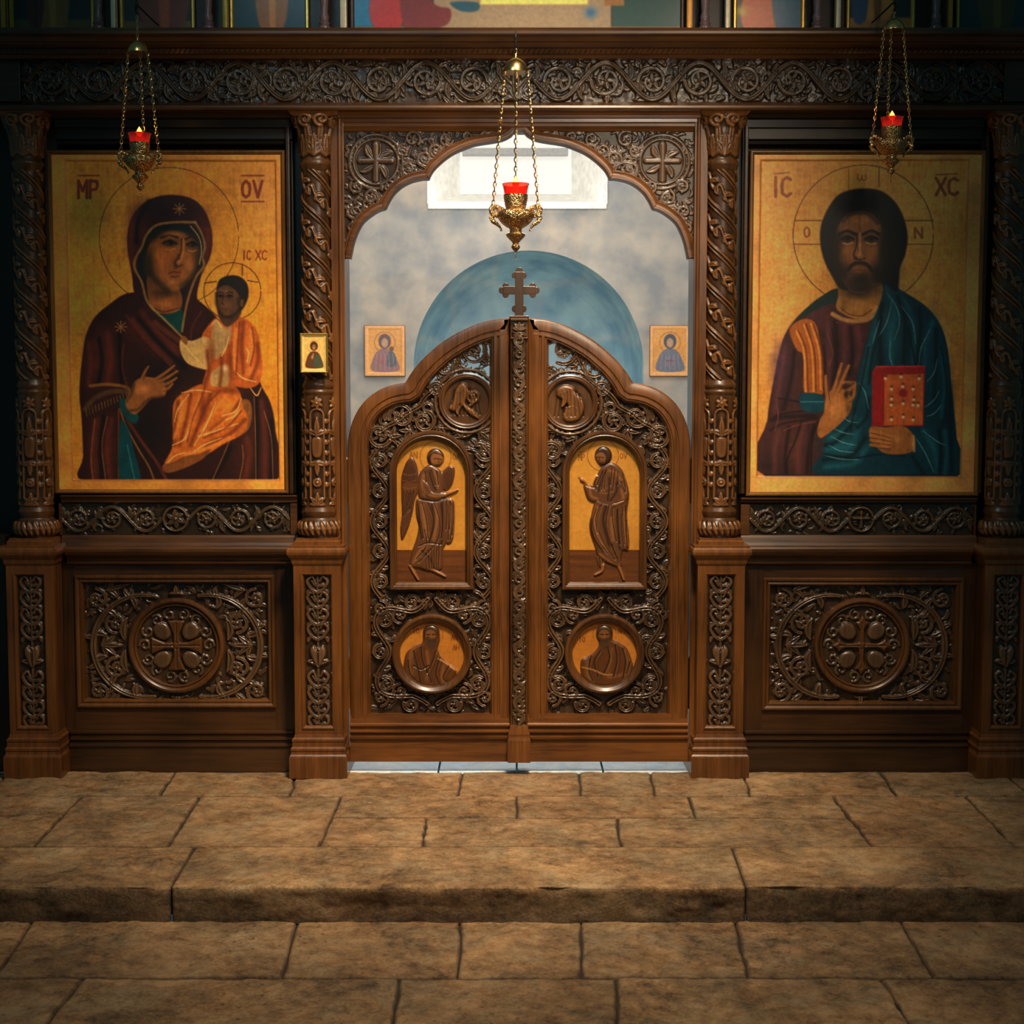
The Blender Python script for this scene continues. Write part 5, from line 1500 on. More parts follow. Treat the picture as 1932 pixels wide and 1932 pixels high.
# ---------------- bearded figure with book
def paint_bearded(f):
    f.crop(2.928, 1400, 280)
    gold_ground(f, (184, 118, 38), (210, 150, 66), 13)
    f.blob(220, 700, 140, 600, (216, 160, 84), .4); f.blob(1230, 1200, 60, 600, (205, 112, 20), .4); f.blob(570, 110, 70, 150, (224, 120, 24), .3)  # last blob paints the right lamp's reflection on the gold
    LN = (96, 58, 22); RED = (128, 60, 26)
    arc_line(f, 670, 480, 388, 0, 2*PI, 3, LN)
    for y in (398, 530):
        f.line([(292, y), (440, y)], 3, LN, .8); f.line([(900, y), (1056, y)], 3, LN, .8)
    f.line([(590, 110), (590, 235)], 2.4, LN, .6); f.line([(757, 100), (757, 215)], 3, LN, .8)
    text(f, 'IC', 160, 160, 52, 105, 8, RED, .9, 1.1); f.line([(178, 140), (262, 134)], 4, RED, .7)
    text(f, 'XC', 1072, 165, 52, 92, 8, RED, .9, 1.3); f.line([(1072, 146), (1190, 140)], 4, RED, .7)
    text(f, 'O', 342, 435, 32, 55, 5, RED, .85); text(f, 'W', 640, 140, 44, 38, 4, RED, .7); text(f, 'N', 955, 440, 40, 55, 6, RED, .85)
    MAR = (64, 32, 28); TEAL = (8, 50, 60)
    body = [(520, 775), (430, 830), (330, 905), (255, 995), (215, 1090), (172, 1290), (140, 1500), (128, 1808), (1190, 1808), (1184, 1600), (1152, 1300), (1130, 1080), (1080, 950), (1000, 865), (900, 800), (780, 740), (650, 800)]
    f.fill(body, (62, 32, 28), 1.5)
    f.blob(210, 1200, 60, 150, (66, 42, 66), .7); f.blob(420, 930, 60, 70, (86, 40, 44), .7); f.blob(260, 1650, 120, 160, (92, 50, 34), .6); f.blob(610, 1020, 70, 110, (92, 30, 40), .7); f.blob(560, 1150, 80, 120, (60, 28, 30), .6)
    f.blob(300, 1300, 50, 200, (74, 40, 34), .6); f.blob(160, 1750, 80, 80, (34, 22, 20), .6)
    # stripe
    f.fill([(262, 1000), (330, 945), (400, 960), (432, 1080), (448, 1350), (345, 1352), (340, 1150), (300, 1110)], (160, 84, 24), 1.5, .95)
    for q in ([(300, 1010), (340, 1120), (352, 1340)], [(340, 970), (385, 1120), (395, 1340)], [(380, 970), (425, 1120), (435, 1330)]):
        f.line(cr(q, 6), 5, (210, 134, 50), .7); f.line(cr([(a+14, b) for a, b in q], 6), 4, (96, 40, 14), .6)
    f.fill([(520, 778), (560, 840), (450, 870), (340, 930), (290, 960), (360, 880), (430, 822)], (18, 44, 34), 1.5)
    # mantle
    f.fill([(770, 742), (850, 768), (930, 815), (1010, 868), (1080, 950), (1130, 1080), (1156, 1300), (1184, 1600), (1190, 1806), (436, 1806), (448, 1680), (470, 1580), (540, 1500), (600, 1430), (636, 1270), (672, 1120), (716, 960), (760, 850)], TEAL, 1.5)
    f.blob(830, 980, 70, 200, (24, 84, 92), .7); f.blob(700, 1350, 60, 140, (12, 70, 78), .7); f.blob(560, 1640, 120, 90, (22, 92, 98), .7); f.blob(1050, 1150, 60, 240, (16, 62, 76), .7); f.blob(1060, 1640, 90, 90, (18, 74, 78), .6)
    f.blob(1130, 1500, 50, 300, (5, 22, 34), .6); f.blob(930, 1100, 30, 180, (5, 30, 38), .7); f.blob(760, 1200, 26, 200, (5, 30, 38), .5)
    for q in ([(800, 780), (840, 900), (820, 1060), (830, 1190)], [(900, 840), (950, 980), (940, 1180)], [(1050, 960), (1010, 1100), (1010, 1190)], [(1100, 1120), (1120, 1300), (1100, 1480)], [(620, 1480), (560, 1560), (480, 1600)], [(660, 1500), (600, 1640), (470, 1660)], [(700, 1640), (620, 1740), (460, 1760)], [(1000, 1560), (1060, 1660), (1080, 1790)], [(1120, 1560), (1130, 1680), (1120, 1800)], [(740, 960), (700, 1120), (670, 1280)]):
        f.soft(q, 20, (26, 98, 104), .55)
    for q in ([(860, 820), (900, 960), (890, 1180)], [(980, 880), (985, 1000), (970, 1190)], [(770, 860), (760, 1000), (770, 1190)], [(1070, 1000), (1070, 1200), (1060, 1400)], [(1150, 1350), (1150, 1500), (1160, 1780)], [(600, 1530), (520, 1620), (460, 1640)], [(680, 1600), (600, 1700), (450, 1720)], [(940, 1700), (980, 1760), (1000, 1800)], [(1090, 1560), (1100, 1680), (1090, 1800)], [(700, 1380), (690, 1480), (640, 1540)]):
        f.soft(q, 15, (3, 22, 30), .75)
    for q in ([(240, 1100), (210, 1280), (180, 1450)], [(470, 940), (480, 1100), (470, 1320)], [(560, 990), (570, 1120), (555, 1260)], [(640, 990), (650, 1100), (630, 1200)], [(200, 1560), (180, 1680), (180, 1790)], [(340, 1540), (310, 1660), (310, 1790)]):
        f.soft(q, 20, (106, 54, 48), .5)
    for q in ([(290, 1120), (270, 1280), (230, 1440)], [(515, 960), (525, 1120), (505, 1300)], [(600, 990), (610, 1140), (590, 1250)], [(260, 1540), (240, 1680), (240, 1790)], [(400, 1530), (370, 1660), (360, 1790)], [(160, 1500), (260, 1480), (400, 1480)]):
        f.soft(q, 15, (30, 12, 14), .75)
    TL = (98, 150, 140)
    for q in ([(800, 800), (850, 870), (870, 960), (840, 1060)], [(830, 830), (800, 960), (740, 1060)], [(760, 950), (740, 1010), (720, 1080)], [(820, 1060), (815, 1140), (830, 1200)], [(1040, 1000), (990, 1100), (975, 1200)],
              [(500, 1545), (560, 1570), (620, 1580)], [(490, 1590), (560, 1625), (630, 1640)], [(480, 1640), (540, 1670), (620, 1680)], [(455, 1695), (540, 1715), (640, 1720)], [(560, 1490), (600, 1510), (640, 1515)],
              [(1010, 1430), (1060, 1390), (1090, 1340)], [(1020, 1480), (1060, 1465), (1100, 1420)], [(960, 1600), (1010, 1680), (1060, 1790)], [(1000, 1560), (1080, 1620), (1130, 1640)], [(880, 870), (940, 960), (960, 1080)], [(650, 1300), (680, 1350), (700, 1440)], [(1020, 1290), (1060, 1240), (1080, 1160)]):
        f.line(cr(q, 6), [1.5, 3.4, 1.5], TL, .6, .8)
    for q in ([(700, 1100), (660, 1300), (610, 1500), (600, 1560)], [(780, 860), (760, 1000), (720, 1150), (700, 1300)], [(920, 1000), (950, 1150), (960, 1200)], [(460, 1690), (620, 1710), (760, 1690), (900, 1700)], [(1100, 1100), (1130, 1300), (1120, 1500)]):
        f.line(cr(q, 6), 6, (4, 24, 30), .65)
    for q in ([(330, 1500), (300, 1600), (250, 1720), (250, 1800)], [(420, 1510), (390, 1600), (380, 1800)], [(200, 1380), (260, 1390), (320, 1400)], [(180, 1480), (260, 1460), (340, 1450)], [(450, 1090), (460, 1200), (455, 1330)], [(500, 1000), (520, 1150), (515, 1290)], [(150, 1560), (230, 1520), (420, 1490)]):
        f.line(cr(q, 6), 4.5, (30, 14, 12), .7)
    for q in ([(190, 1400), (200, 1480), (180, 1560)], [(230, 1560), (300, 1530), (400, 1510)], [(470, 1020), (500, 1130), (480, 1200)]):
        f.line(cr(q, 6), 3, (128, 66, 50), .55)
    # neck, collar
    f.fill([(540, 760), (640, 810), (770, 750), (760, 860), (700, 930), (640, 945), (560, 915), (520, 880), (530, 820)], (150, 98, 38), 1.5)
    f.blob(640, 800, 90, 34, (54, 36, 18), .85); f.blob(560, 860, 22, 60, (96, 60, 24), .5)
    f.line(cr([(545, 880), (590, 915), (660, 925), (720, 890)], 6), 3, (90, 52, 20), .8)
    f.line(cr([(500, 915), (560, 945), (640, 955), (710, 935), (740, 880)], 6), 11, (164, 118, 60), .85); f.line(cr([(520, 960), (600, 972), (690, 962)], 6), 3, (90, 56, 24), .8)
    # hair and head
    HAIR = (24, 18, 14)
    f.fill([(690, 222), (775, 238), (848, 300), (895, 390), (915, 490), (900, 590), (872, 660), (866, 740), (850, 790), (770, 740), (600, 780), (540, 770), (500, 710), (455, 620), (432, 520), (436, 430), (470, 340), (530, 260), (610, 228)], HAIR, 2)
    f.blob(640, 280, 100, 40, (46, 34, 22), .5); f.blob(480, 520, 20, 130, (34, 26, 30), .6); f.blob(820, 600, 50, 130, (44, 30, 18), .6)
    SK = (126, 76, 34)
    f.fill([(645, 348), (710, 362), (765, 420), (786, 520), (775, 640), (740, 740), (690, 790), (640, 800), (590, 780), (545, 710), (520, 620), (514, 520), (530, 430), (580, 368)], SK, 2)
    f.blob(655, 395, 80, 34, (176, 112, 52), .6)
    f.blob(535, 560, 30, 140, (56, 38, 22), .8); f.blob(772, 560, 28, 140, (56, 38, 22), .8)
    f.blob(580, 580, 36, 50, (158, 94, 44), .6); f.blob(716, 580, 34, 50, (158, 94, 44), .6)
    DK = (46, 30, 16)
    f.soft([(520, 480), (520, 600), (548, 700)], 22, (40, 28, 17), .85); f.soft([(784, 480), (778, 600), (748, 710)], 22, (40, 28, 17), .85); f.soft([(560, 400), (610, 362), (690, 360), (750, 410)], 14, (50, 34, 18), .7)
    for s_ in (-1, 1):
        ex = 648+s_*66; ey = 498
        f.blob(ex, ey, 48, 26, DK, .8)
        f.line(cr([(ex-s_*48, ey-22), (ex, ey-42), (ex+s_*44, ey-24)], 6), 7, (30, 20, 12), .9)
        f.line(cr([(ex-34, ey+4), (ex, ey-12), (ex+34, ey+4)], 6), 4.5, (10, 7, 5), .95); f.blob(ex, ey+3, 13, 10, (6, 4, 4), 1)
        f.line([(ex-30, ey+14), (ex, ey+20), (ex+30, ey+12)], 2.6, (60, 38, 20), .8)
        f.line([(ex-s_*30, ey+22), (ex, ey+32), (ex+s_*24, ey+26)], 4, (190, 138, 80), .6)
    f.line(cr([(636, 470), (632, 540), (616, 590), (634, 606)], 6), 4, DK, .85); f.line([(652, 470), (652, 580)], 5.5, (176, 120, 64), .7); f.blob(650, 590, 14, 12, (176, 120, 64), .7)
    f.line([(622, 610), (650, 616), (678, 608)], 4, DK, .85)
    BE = (38, 26, 17)
    f.blob(650, 730, 96, 62, BE, 1); f.blob(560, 690, 34, 70, BE, .9); f.blob(742, 690, 34, 70, BE, .9); f.blob(650, 775, 76, 30, BE, .95)
    f.line(cr([(585, 672), (612, 642), (650, 632), (690, 642), (716, 672)], 6), 9, BE, .9)
    f.line(cr([(618, 664), (640, 658), (650, 662), (662, 658), (684, 664)], 6), 5, (134, 66, 38), .8); f.blob(650, 682, 30, 8, (120, 74, 40), .6)
    for k in range(9):
        x = 590+k*15; f.line([(x, 705), (x+(x-650)*-.1, 795)], 2, (70, 48, 26), .35)
    for k in range(7):
        f.line(cr([(650+(k-3)*10, 240), (650+(k-3)*48, 330), (650+(k-3)*66, 520)], 6), 2.2, (56, 40, 24), .3)
    # blessing hand
    HS = (150, 92, 38)
    f.fill([(318, 1362), (380, 1350), (446, 1368), (452, 1440), (400, 1462), (330, 1440)], (10, 62, 70), 1.5); f.line([(325, 1400), (450, 1400)], 3, (70, 140, 140), .5)
    f.fill([(415, 1560), (430, 1500), (452, 1460), (462, 1380), (500, 1330), (560, 1330), (600, 1370), (606, 1430), (580, 1480), (520, 1540), (470, 1580), (430, 1600)], HS, 1.5)
    for q in ([(478, 1390), (466, 1320), (462, 1258)], [(505, 1350), (528, 1270), (550, 1190)], [(530, 1345), (560, 1270), (590, 1200)], [(560, 1350), (600, 1330), (622, 1298), (560, 1292)], [(585, 1400), (616, 1370), (624, 1310)]):
        f.line(cr(q, 6), [12, 10, 7], HS, .95); f.line(cr([(a+8, b+3) for a, b in q], 6), 2, (66, 38, 16), .7)
    f.blob(520, 1440, 40, 60, (190, 126, 62), .6); f.blob(576, 1360, 14, 24, (26, 18, 14), .85); f.blob(590, 1440, 14, 40, (90, 54, 24), .6)
    # book
    f.fill([(718, 1235), (742, 1202), (1005, 1200), (1012, 1215), (1002, 1535), (716, 1535)], (150, 26, 20), 1.2, 1, False)
    f.fill([(788, 1250), (1003, 1246), (998, 1528), (784, 1530)], (178, 84, 30), 1.2, 1, False)
    f.blob(760, 1400, 20, 140, (170, 30, 26), .5); f.blob(890, 1350, 50, 50, (170, 50, 26), .6)
    f.fill(circ(890, 1352, 22, 10), (150, 30, 26), 1.2); f.line([(742, 1206), (1008, 1204)], 4, (200, 60, 40), .6)
    for (x, y) in ((792, 1272), (878, 1262), (978, 1272), (825, 1330), (888, 1316), (945, 1330), (825, 1385), (948, 1388), (824, 1418), (945, 1418), (972, 1420), (890, 1484), (945, 1500), (825, 1498), (890, 1410)):
        f.blob(x, y, 8, 8, (250, 225, 180), 1); f.blob(x+2, y-14, 9, 7, (70, 34, 18), .7)
    f.fill([(700, 1560), (716, 1536), (800, 1540), (880, 1530), (930, 1560), (950, 1600), (945, 1668), (880, 1690), (790, 1685), (730, 1640), (705, 1600)], (142, 84, 34), 1.5)
    for k in range(4):
        f.line([(712, 1560+k*26), (770, 1572+k*24), (820, 1590+k*20)], [8, 9, 6], (160, 98, 42), .9); f.line([(712, 1573+k*26), (770, 1585+k*24), (820, 1600+k*20)], 2, (66, 36, 16), .8)
    f.line([(946, 1590), (950, 1670)], 8, (170, 120, 60), .8); f.blob(860, 1600, 40, 34, (184, 118, 54), .5)
    f.line([(128, 1808), (1190, 1808)], 5, (30, 16, 10), .9)

def big_icon(u0, v0, u1, v1, paint, name_label, Yp, gb, gr, fr):
    x0 = r(u0, 600, Yp)[0]; x1 = r(u1, 600, Yp)[0]; y0 = r(966, v0, Yp)[1]; y1 = r(966, v1, Yp)[1]
    t = thing('painted_icon', name_label, 'icon', (WX((x0+x1)/2), Yp, WZ(y1)), 'large painted icons of the screen')
    mb = MB(); mb.wbox(WX(x0), WX(x1), Yp+.004, Yp+.03, WZ(y1), WZ(y0), 0); mb.build('board', W_ICONFR, t)
    F = Field(x0+8, y0+8, x1-8, y1-8, 1.3, Y=Yp)
    paint(F)
    gn = 1+.16*fbm(F.X*.10, F.Y*.10, 4, 77)+.10*fbm(F.X*.5, F.Y*.03, 2, 78)
    lum = F.C.mean(-1)
    gn = gn*np.clip(.70+.30*lum/105., .70, 1)
    F.C *= gn[..., None]
    F.C[..., 1] *= .955
    # raised border, painted orange gold
    L, T_, R_2, B = gb
    a = r(L, 600, Yp)[0]; b = r(R_2, 600, Yp)[0]; c = r(966, T_, Yp)[1]; d = r(966, B, Yp)[1]
    D = np.minimum(np.minimum(F.X-a, b-F.X), np.minimum(F.Y-c, d-F.Y))
    k = np.clip(.5-D/1.5, 0, 1)
    F.H = .005*(k*k*(3-2*k))
    n = fbm(F.X*.02, F.Y*.02, 3, 31)[..., None]*.3
    bc = np.array(gr, float)*(1+n)
    F.C = F.C*(1-k[..., None])+bc*k[..., None]
    ed = np.exp(-((D+1)/2.0)**2)[..., None]; F.C = F.C*(1-.45*ed)+np.array((96, 52, 16.))*.45*ed
    F.mesh('painting', Yp, PAINT, t, None, True, GAIN)
    mb = MB()
    mb.sweep(R_(x0, y0, x1, y1), [(0, -.02), (0, .012), (2, .016), (4, .016), (6, .010), (8, .006), (10, -.002)], Yp, True, 1)
    mb.build('frame', fr, t)
    return t
big_icon(97, 284, 541, 931, paint_mother, 'tall painted icon of a mother in a dark hood holding a child, gold ground', .115, (132, 304, 523, 905), (196, 120, 44), W_ICONFR)
big_icon(1411, 284, 1852, 936, paint_bearded, 'tall painted icon of a bearded long-haired figure holding a red book, gold ground', .115, (1432, 303, 1818, 899), (196, 130, 62), W_ICONFR)

# ---------------- small icons: background pair and the one on the column
def small_icon(cx, cy, Y, w, h, label, kind, tilt=0, group=None):
    """half-length figure on gold; w,h in metres"""
    k = 1.0
    F = Field(0, 0, w*S, h*S, max(.8, w*S/60.), Y=0)
    W, H_ = w*S, h*S
    gold_ground(F, (206, 142, 70), (222, 160, 88), 5+kind)
    if kind < 2: body = (140, 104, 104) if kind == 0 else (106, 108, 120); gc = (176, 138, 108)  # sanctuary pair kept paler, haze is put into their colours
    else: body = (74, 40, 20); gc = (120, 74, 34)
    F.line(circ(W*.5, H_*.33, W*.26, 40), W*.012, (160, 96, 50), .7)
    F.fill([(W*.18, H_*.90), (W*.20, H_*.66), (W*.32, H_*.50), (W*.5, H_*.45), (W*.68, H_*.50), (W*.80, H_*.66), (W*.84, H_*.90)], body, 1)
    F.fill(circ(W*.5, H_*.31, W*.16, 20, ry=W*.19), (tuple(c*.7 for c in body)), 1)
    F.fill(circ(W*.5, H_*.34, W*.085, 16, ry=W*.12), gc, 1)
    F.blob(W*.5, H_*.36, W*.03, W*.05, (200, 150, 100), .6)
    if kind == 0:
        F.fill([(W*.56, H_*.80), (W*.58, H_*.56), (W*.66, H_*.50), (W*.76, H_*.58), (W*.78, H_*.80)], (84, 92, 96), 1); F.fill(circ(W*.67, H_*.46, W*.06, 14), (110, 74, 50), 1)
        F.blob(W*.4, H_*.7, W*.12, H_*.12, (140, 80, 80), .5)
    elif kind == 1:
        F.fill([(W*.40, H_*.62), (W*.64, H_*.60), (W*.64, H_*.80), (W*.40, H_*.82)], (128, 112, 120), 1, 1, False); F.line([(W*.52, H_*.62), (W*.52, H_*.8)], W*.01, (80, 70, 80), .8); F.line([(W*.42, H_*.70), (W*.62, H_*.69)], W*.01, (80, 70, 80), .8)
    else:
        F.fill([(W*.48, H_*.88), (W*.50, H_*.62), (W*.64, H_*.52), (W*.78, H_*.68), (W*.82, H_*.88)], (52, 62, 44), 1); F.blob(W*.42, H_*.62, W*.05, H_*.05, (190, 130, 70), .9)
        F.line([(W*.44, H_*.62), (W*.47, H_*.52)], W*.02, (170, 110, 60), .9)
    for q in range(5):
        F.line([(W*(.3+q*.1), H_*.56), (W*(.26+q*.12), H_*.88)], W*.008, tuple(min(255, c*1.4) for c in body), .5)
    bw = W*.075
    D = np.minimum(np.minimum(F.X, W-F.X), np.minimum(F.Y, H_-F.Y))
    k2 = np.clip(.5-(D-bw)/1.2, 0, 1); F.H = .003*k2
    bc = np.array((226, 160, 96) if kind < 2 else (206, 160, 92), float)
    F.C = F.C*(1-k2[..., None])+bc*k2[..., None]
    t = thing('small_icon', label, 'icon', (cx, Y, cy-h/2), group)
    # shift the sheet to its place
    o = F.mesh('painting', 0, PAINT, None, None, True, 1.25 if kind < 2 else GAIN)
    co = np.empty(len(o.data.vertices)*3); o.data.vertices.foreach_get('co', co); co = co.reshape(-1, 3)
    co[:, 0] += 966/S-w/2; co[:, 2] += -CAMZ-750/S+h/2
    ca, sa = math.cos(tilt), math.sin(tilt)
    x, z = co[:, 0].copy(), co[:, 2].copy()
    co[:, 0] = x*ca-z*sa+cx; co[:, 2] = x*sa+z*ca+cy; co[:, 1] += Y
    o.data.vertices.foreach_set('co', co.ravel()); attach(o, t)
    mb = MB(); e = .006 if kind == 2 else .004
    mb.wbox(cx-w/2-e, cx+w/2+e, Y+.0015, Y+(.016 if kind == 2 else .0195), cy-h/2-e, cy+h/2+e, .003)
    mb.build('board', GOLD if kind == 2 else W_ICONFR, t)
    if kind == 2:
        mb = MB(); x0, x1 = 966+(cx-w/2-.006)*S, 966+(cx+w/2+.006)*S; y0 = 750+(CAMZ-cy-h/2-.006)*S; y1 = 750+(CAMZ-cy+h/2+.006)*S
        mb.sweep(R_(x0, y0, x1, y1), [(0, -.010), (0, .006), (1.5, .008), (3, .007), (4.5, .0)], Y, True, 1); mb.build('frame', GOLD, t)
    return t
for (u, v, lb, kd) in ((726, 662, 'small icon of a mother and child on the back wall, left of the blue niche', 0), (1264, 662, 'small icon of one robed figure on the back wall, right of the blue niche', 1)):
    c = P(u, v, YB-.02); k = 9.0/FPX
    small_icon(c[0], c[2], YB-.02, 74*k, 93*k, lb, kd, 0, 'small icons on the sanctuary wall')
c = P(592, 666, -.03)
small_icon(c[0]+.001, c[2], -.030, 46*.00216, 68*.00216, 'tiny gold-framed icon fixed to the column left of the doorway', 2, 0)

# ---------------- door icons in low relief
GRD = (190, 116, 26)
def cut(f): return
def DOOR_ICON(sgn, t, x0, y0, x1, y1, xm, ysp, R):
    YI = YD+.022
    f = Field(x0, y0, x1, y1, .95, Y=YI)
    gold_ground(f, (184, 120, 38), (206, 142, 52), 41+sgn)
    gy = r(966, 1038, YI)[1]
    m = f.Y > gy
    f.C[m] = np.array((94, 52, 20.))*(1+.25*fbm(f.X[m]*.02, f.Y[m]*.2, 3)[:, None])
    BR, BD, BL = (92, 54, 26), (40, 23, 11), (136, 86, 44)
    h = .010
    def body(pl, hh=h, rnd=7, col=BR):
        f.raise_(pl, hh, rnd*1.0); f.fill(pl, col, .8)
    LNC = (120, 66, 18)
    if sgn < 0:
        f.crop(3.576, 640, 580)
        arc_line(f, 650, 1010, 105, 0, 2*PI, 2.6, LNC)
        text(f, 'AN', 475, 975, 22, 45, 3.5, LNC, .8, 1.3); text(f, 'OA', 765, 990, 20, 38, 3.2, LNC, .8, 1.3)
        wl = [(535, 1110), (520, 1050), (495, 1015), (462, 1030), (438, 1080), (420, 1150), (420, 1280), (422, 1400), (412, 1500), (424, 1572), (462, 1500), (492, 1400), (512, 1300), (540, 1230), (552, 1160)]
        body(wl, h*.7, 5, (84, 46, 20))
        for k in range(9):
            f.groove([(440+k*11, 1180), (432+k*9, 1300), (424+k*7, 1420-k*8), (430+k*7, 1530-k*16)], 2.2, .0028); f.line([(446+k*11, 1180), (438+k*9, 1300), (430+k*7, 1420-k*8)], 1.8, BL, .45)
        body([(690, 1130), (722, 1085), (750, 1068), (778, 1085), (776, 1150), (752, 1215), (715, 1240), (690, 1210)], h*.7, 5, (88, 48, 22))
        body([(520, 1300), (560, 1290), (640, 1305), (700, 1290), (735, 1290), (745, 1340), (738, 1480), (722, 1590), (700, 1640), (695, 1760), (640, 1775), (600, 1780), (540, 1760), (478, 1745), (490, 1650), (520, 1560), (535, 1480), (518, 1400)], h)
        body([(600, 1062), (650, 1075), (690, 1110), (700, 1200), (692, 1300), (600, 1310), (540, 1290), (532, 1200), (540, 1120)], h*1.05)
        body([(735, 1290), (775, 1310), (780, 1420), (770, 1560), (740, 1600), (712, 1570), (722, 1440), (720, 1330)], h*.8)
        body([(560, 1150), (610, 1190), (640, 1240), (720, 1245), (724, 1280), (640, 1300), (580, 1280), (545, 1220)], h*1.3)
        f.stroke([(715, 1262), (760, 1250), (800, 1232)], [16, 10, 5], h*1.1); f.line([(715, 1262), (760, 1250), (800, 1232)], [14, 8, 4], (128, 74, 32), 1)
        body(circ(650, 1012, 58, 16, ry=62), h*1.25, 8, (60, 34, 16))
        f.fill([(640, 985), (690, 1000), (708, 1030), (690, 1070), (655, 1085), (625, 1060), (620, 1010)], (138, 84, 40), .8)
        f.line([(640, 1022), (662, 1018)], 3, BD, .9); f.line([(672, 1020), (692, 1026)], 3, BD, .9); f.line([(668, 1020), (674, 1046)], 2.5, BD, .8); f.line([(655, 1064), (675, 1064)], 3, BD, .8)
        f.line([(600, 995), (640, 970), (690, 985)], 4, BL, .5)
        folds = [[(560, 1320), (590, 1440), (600, 1560)], [(600, 1320), (640, 1450), (600, 1600), (520, 1700)], [(640, 1320), (680, 1450), (660, 1580), (540, 1720)], [(700, 1310), (700, 1450), (690, 1560)], [(735, 1340), (740, 1450), (735, 1570)], [(757, 1330), (760, 1450), (752, 1570)], [(530, 1330), (545, 1420), (570, 1560)],
                 [(600, 1640), (610, 1760)], [(640, 1620), (640, 1765)], [(675, 1600), (670, 1760)], [(580, 1110), (590, 1180)], [(620, 1100), (650, 1200)], [(660, 1110), (670, 1200)], [(540, 1610), (600, 1590), (690, 1600)]]
        feet = [[(480, 1745), (505, 1790), (535, 1840)], [(630, 1770), (680, 1795), (715, 1815)]]
    else:
        f.crop(3.577, 970, 580)
        arc_line(f, 600, 1000, 105, 0, 2*PI, 2.6, LNC)
        text(f, 'MP', 435, 990, 18, 42, 3.5, LNC, .8, 1.3); f.line([(435, 975), (490, 975)], 2.5, LNC, .7); text(f, 'OV', 715, 985, 20, 36, 3.2, LNC, .8, 1.3)
        body([(655, 1045), (715, 1078), (752, 1150), (776, 1260), (762, 1400), (776, 1560), (770, 1640), (735, 1640), (722, 1700), (720, 1752), (650, 1735), (570, 1690), (545, 1620), (512, 1520), (510, 1440), (548, 1340), (545, 1240), (530, 1190), (560, 1130), (590, 1080)], h)
        body([(548, 1300), (600, 1310), (660, 1330), (700, 1400), (690, 1560), (640, 1640), (560, 1620), (516, 1520), (514, 1440)], h*1.15)
        body([(700, 1170), (758, 1210), (776, 1280), (740, 1330), (660, 1360), (645, 1330), (690, 1290)], h*1.3)
        body([(470, 1195), (520, 1205), (560, 1220), (575, 1290), (548, 1318), (500, 1300), (478, 1250)], h*1.1)
        f.stroke([(560, 1150), (530, 1200)], 24, h); f.stroke([(485, 1200), (478, 1180), (455, 1165)], [14, 10, 12], h*.9); f.line([(488, 1205), (478, 1180), (455, 1165), (435, 1150)], [12, 9, 10, 5], (124, 72, 32), 1)
        body([(555, 1680), (600, 1690), (615, 1750), (570, 1750)], h*.7)
        body(circ(602, 1000, 58, 16, ry=64), h*1.25, 8, (56, 32, 16))
        f.fill([(552, 990), (590, 978), (615, 1000), (612, 1040), (590, 1085), (570, 1060), (552, 1020)], (132, 80, 38), .8)
        f.line([(555, 1012), (575, 1008)], 3, BD, .9); f.line([(585, 1010), (604, 1014)], 3, BD, .9); f.line([(578, 1010), (572, 1036)], 2.5, BD, .8)
        f.blob(596, 1060, 24, 26, (50, 30, 16), .7)
        f.line([(575, 1245), (610, 1255), (650, 1250)], 6, BL, .6); f.line([(570, 1215), (610, 1222), (655, 1215)], 4, BL, .5)
        folds = [[(620, 1100), (600, 1160), (590, 1230)], [(660, 1090), (650, 1200)], [(700, 1110), (700, 1200)], [(600, 1100), (560, 1200)], [(640, 1340), (620, 1450), (640, 1560), (700, 1700)], [(590, 1330), (560, 1450), (600, 1580), (680, 1700)], [(555, 1360), (530, 1450), (560, 1560), (630, 1660)],
                 [(700, 1360), (700, 1460), (715, 1600)], [(730, 1350), (735, 1480), (745, 1600)], [(755, 1340), (752, 1480), (762, 1600)], [(660, 1360), (665, 1450), (690, 1580)], [(720, 1180), (750, 1250)], [(680, 1320), (740, 1300)]]
        feet = [[(600, 1740), (590, 1780), (545, 1805)], [(705, 1745), (722, 1790), (740, 1840)]]
    MIDL = (140, 88, 46)  # highlights and fold shade below are painted onto the carved figures
    if sgn < 0:
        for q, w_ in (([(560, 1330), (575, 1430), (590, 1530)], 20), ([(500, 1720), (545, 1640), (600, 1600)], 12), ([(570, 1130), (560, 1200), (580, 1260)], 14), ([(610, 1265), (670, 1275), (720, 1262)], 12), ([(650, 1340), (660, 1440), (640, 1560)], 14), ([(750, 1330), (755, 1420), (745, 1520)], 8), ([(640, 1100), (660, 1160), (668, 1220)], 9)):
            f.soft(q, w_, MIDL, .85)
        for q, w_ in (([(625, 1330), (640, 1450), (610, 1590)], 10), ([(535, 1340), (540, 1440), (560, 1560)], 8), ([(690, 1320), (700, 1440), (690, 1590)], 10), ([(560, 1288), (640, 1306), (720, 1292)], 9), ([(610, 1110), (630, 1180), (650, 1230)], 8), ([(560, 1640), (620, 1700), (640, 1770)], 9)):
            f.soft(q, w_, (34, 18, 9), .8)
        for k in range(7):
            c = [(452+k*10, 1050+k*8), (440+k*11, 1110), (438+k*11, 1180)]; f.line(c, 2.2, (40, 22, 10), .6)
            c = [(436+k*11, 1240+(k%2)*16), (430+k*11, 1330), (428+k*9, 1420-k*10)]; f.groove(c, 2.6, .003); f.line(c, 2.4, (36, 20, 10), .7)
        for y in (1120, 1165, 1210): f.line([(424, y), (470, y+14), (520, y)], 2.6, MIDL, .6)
        for k in range(4): f.line([(715+k*14, 1100+abs(k-2)*10), (722+k*10, 1215-k*4)], 2.2, (40, 22, 10), .65)
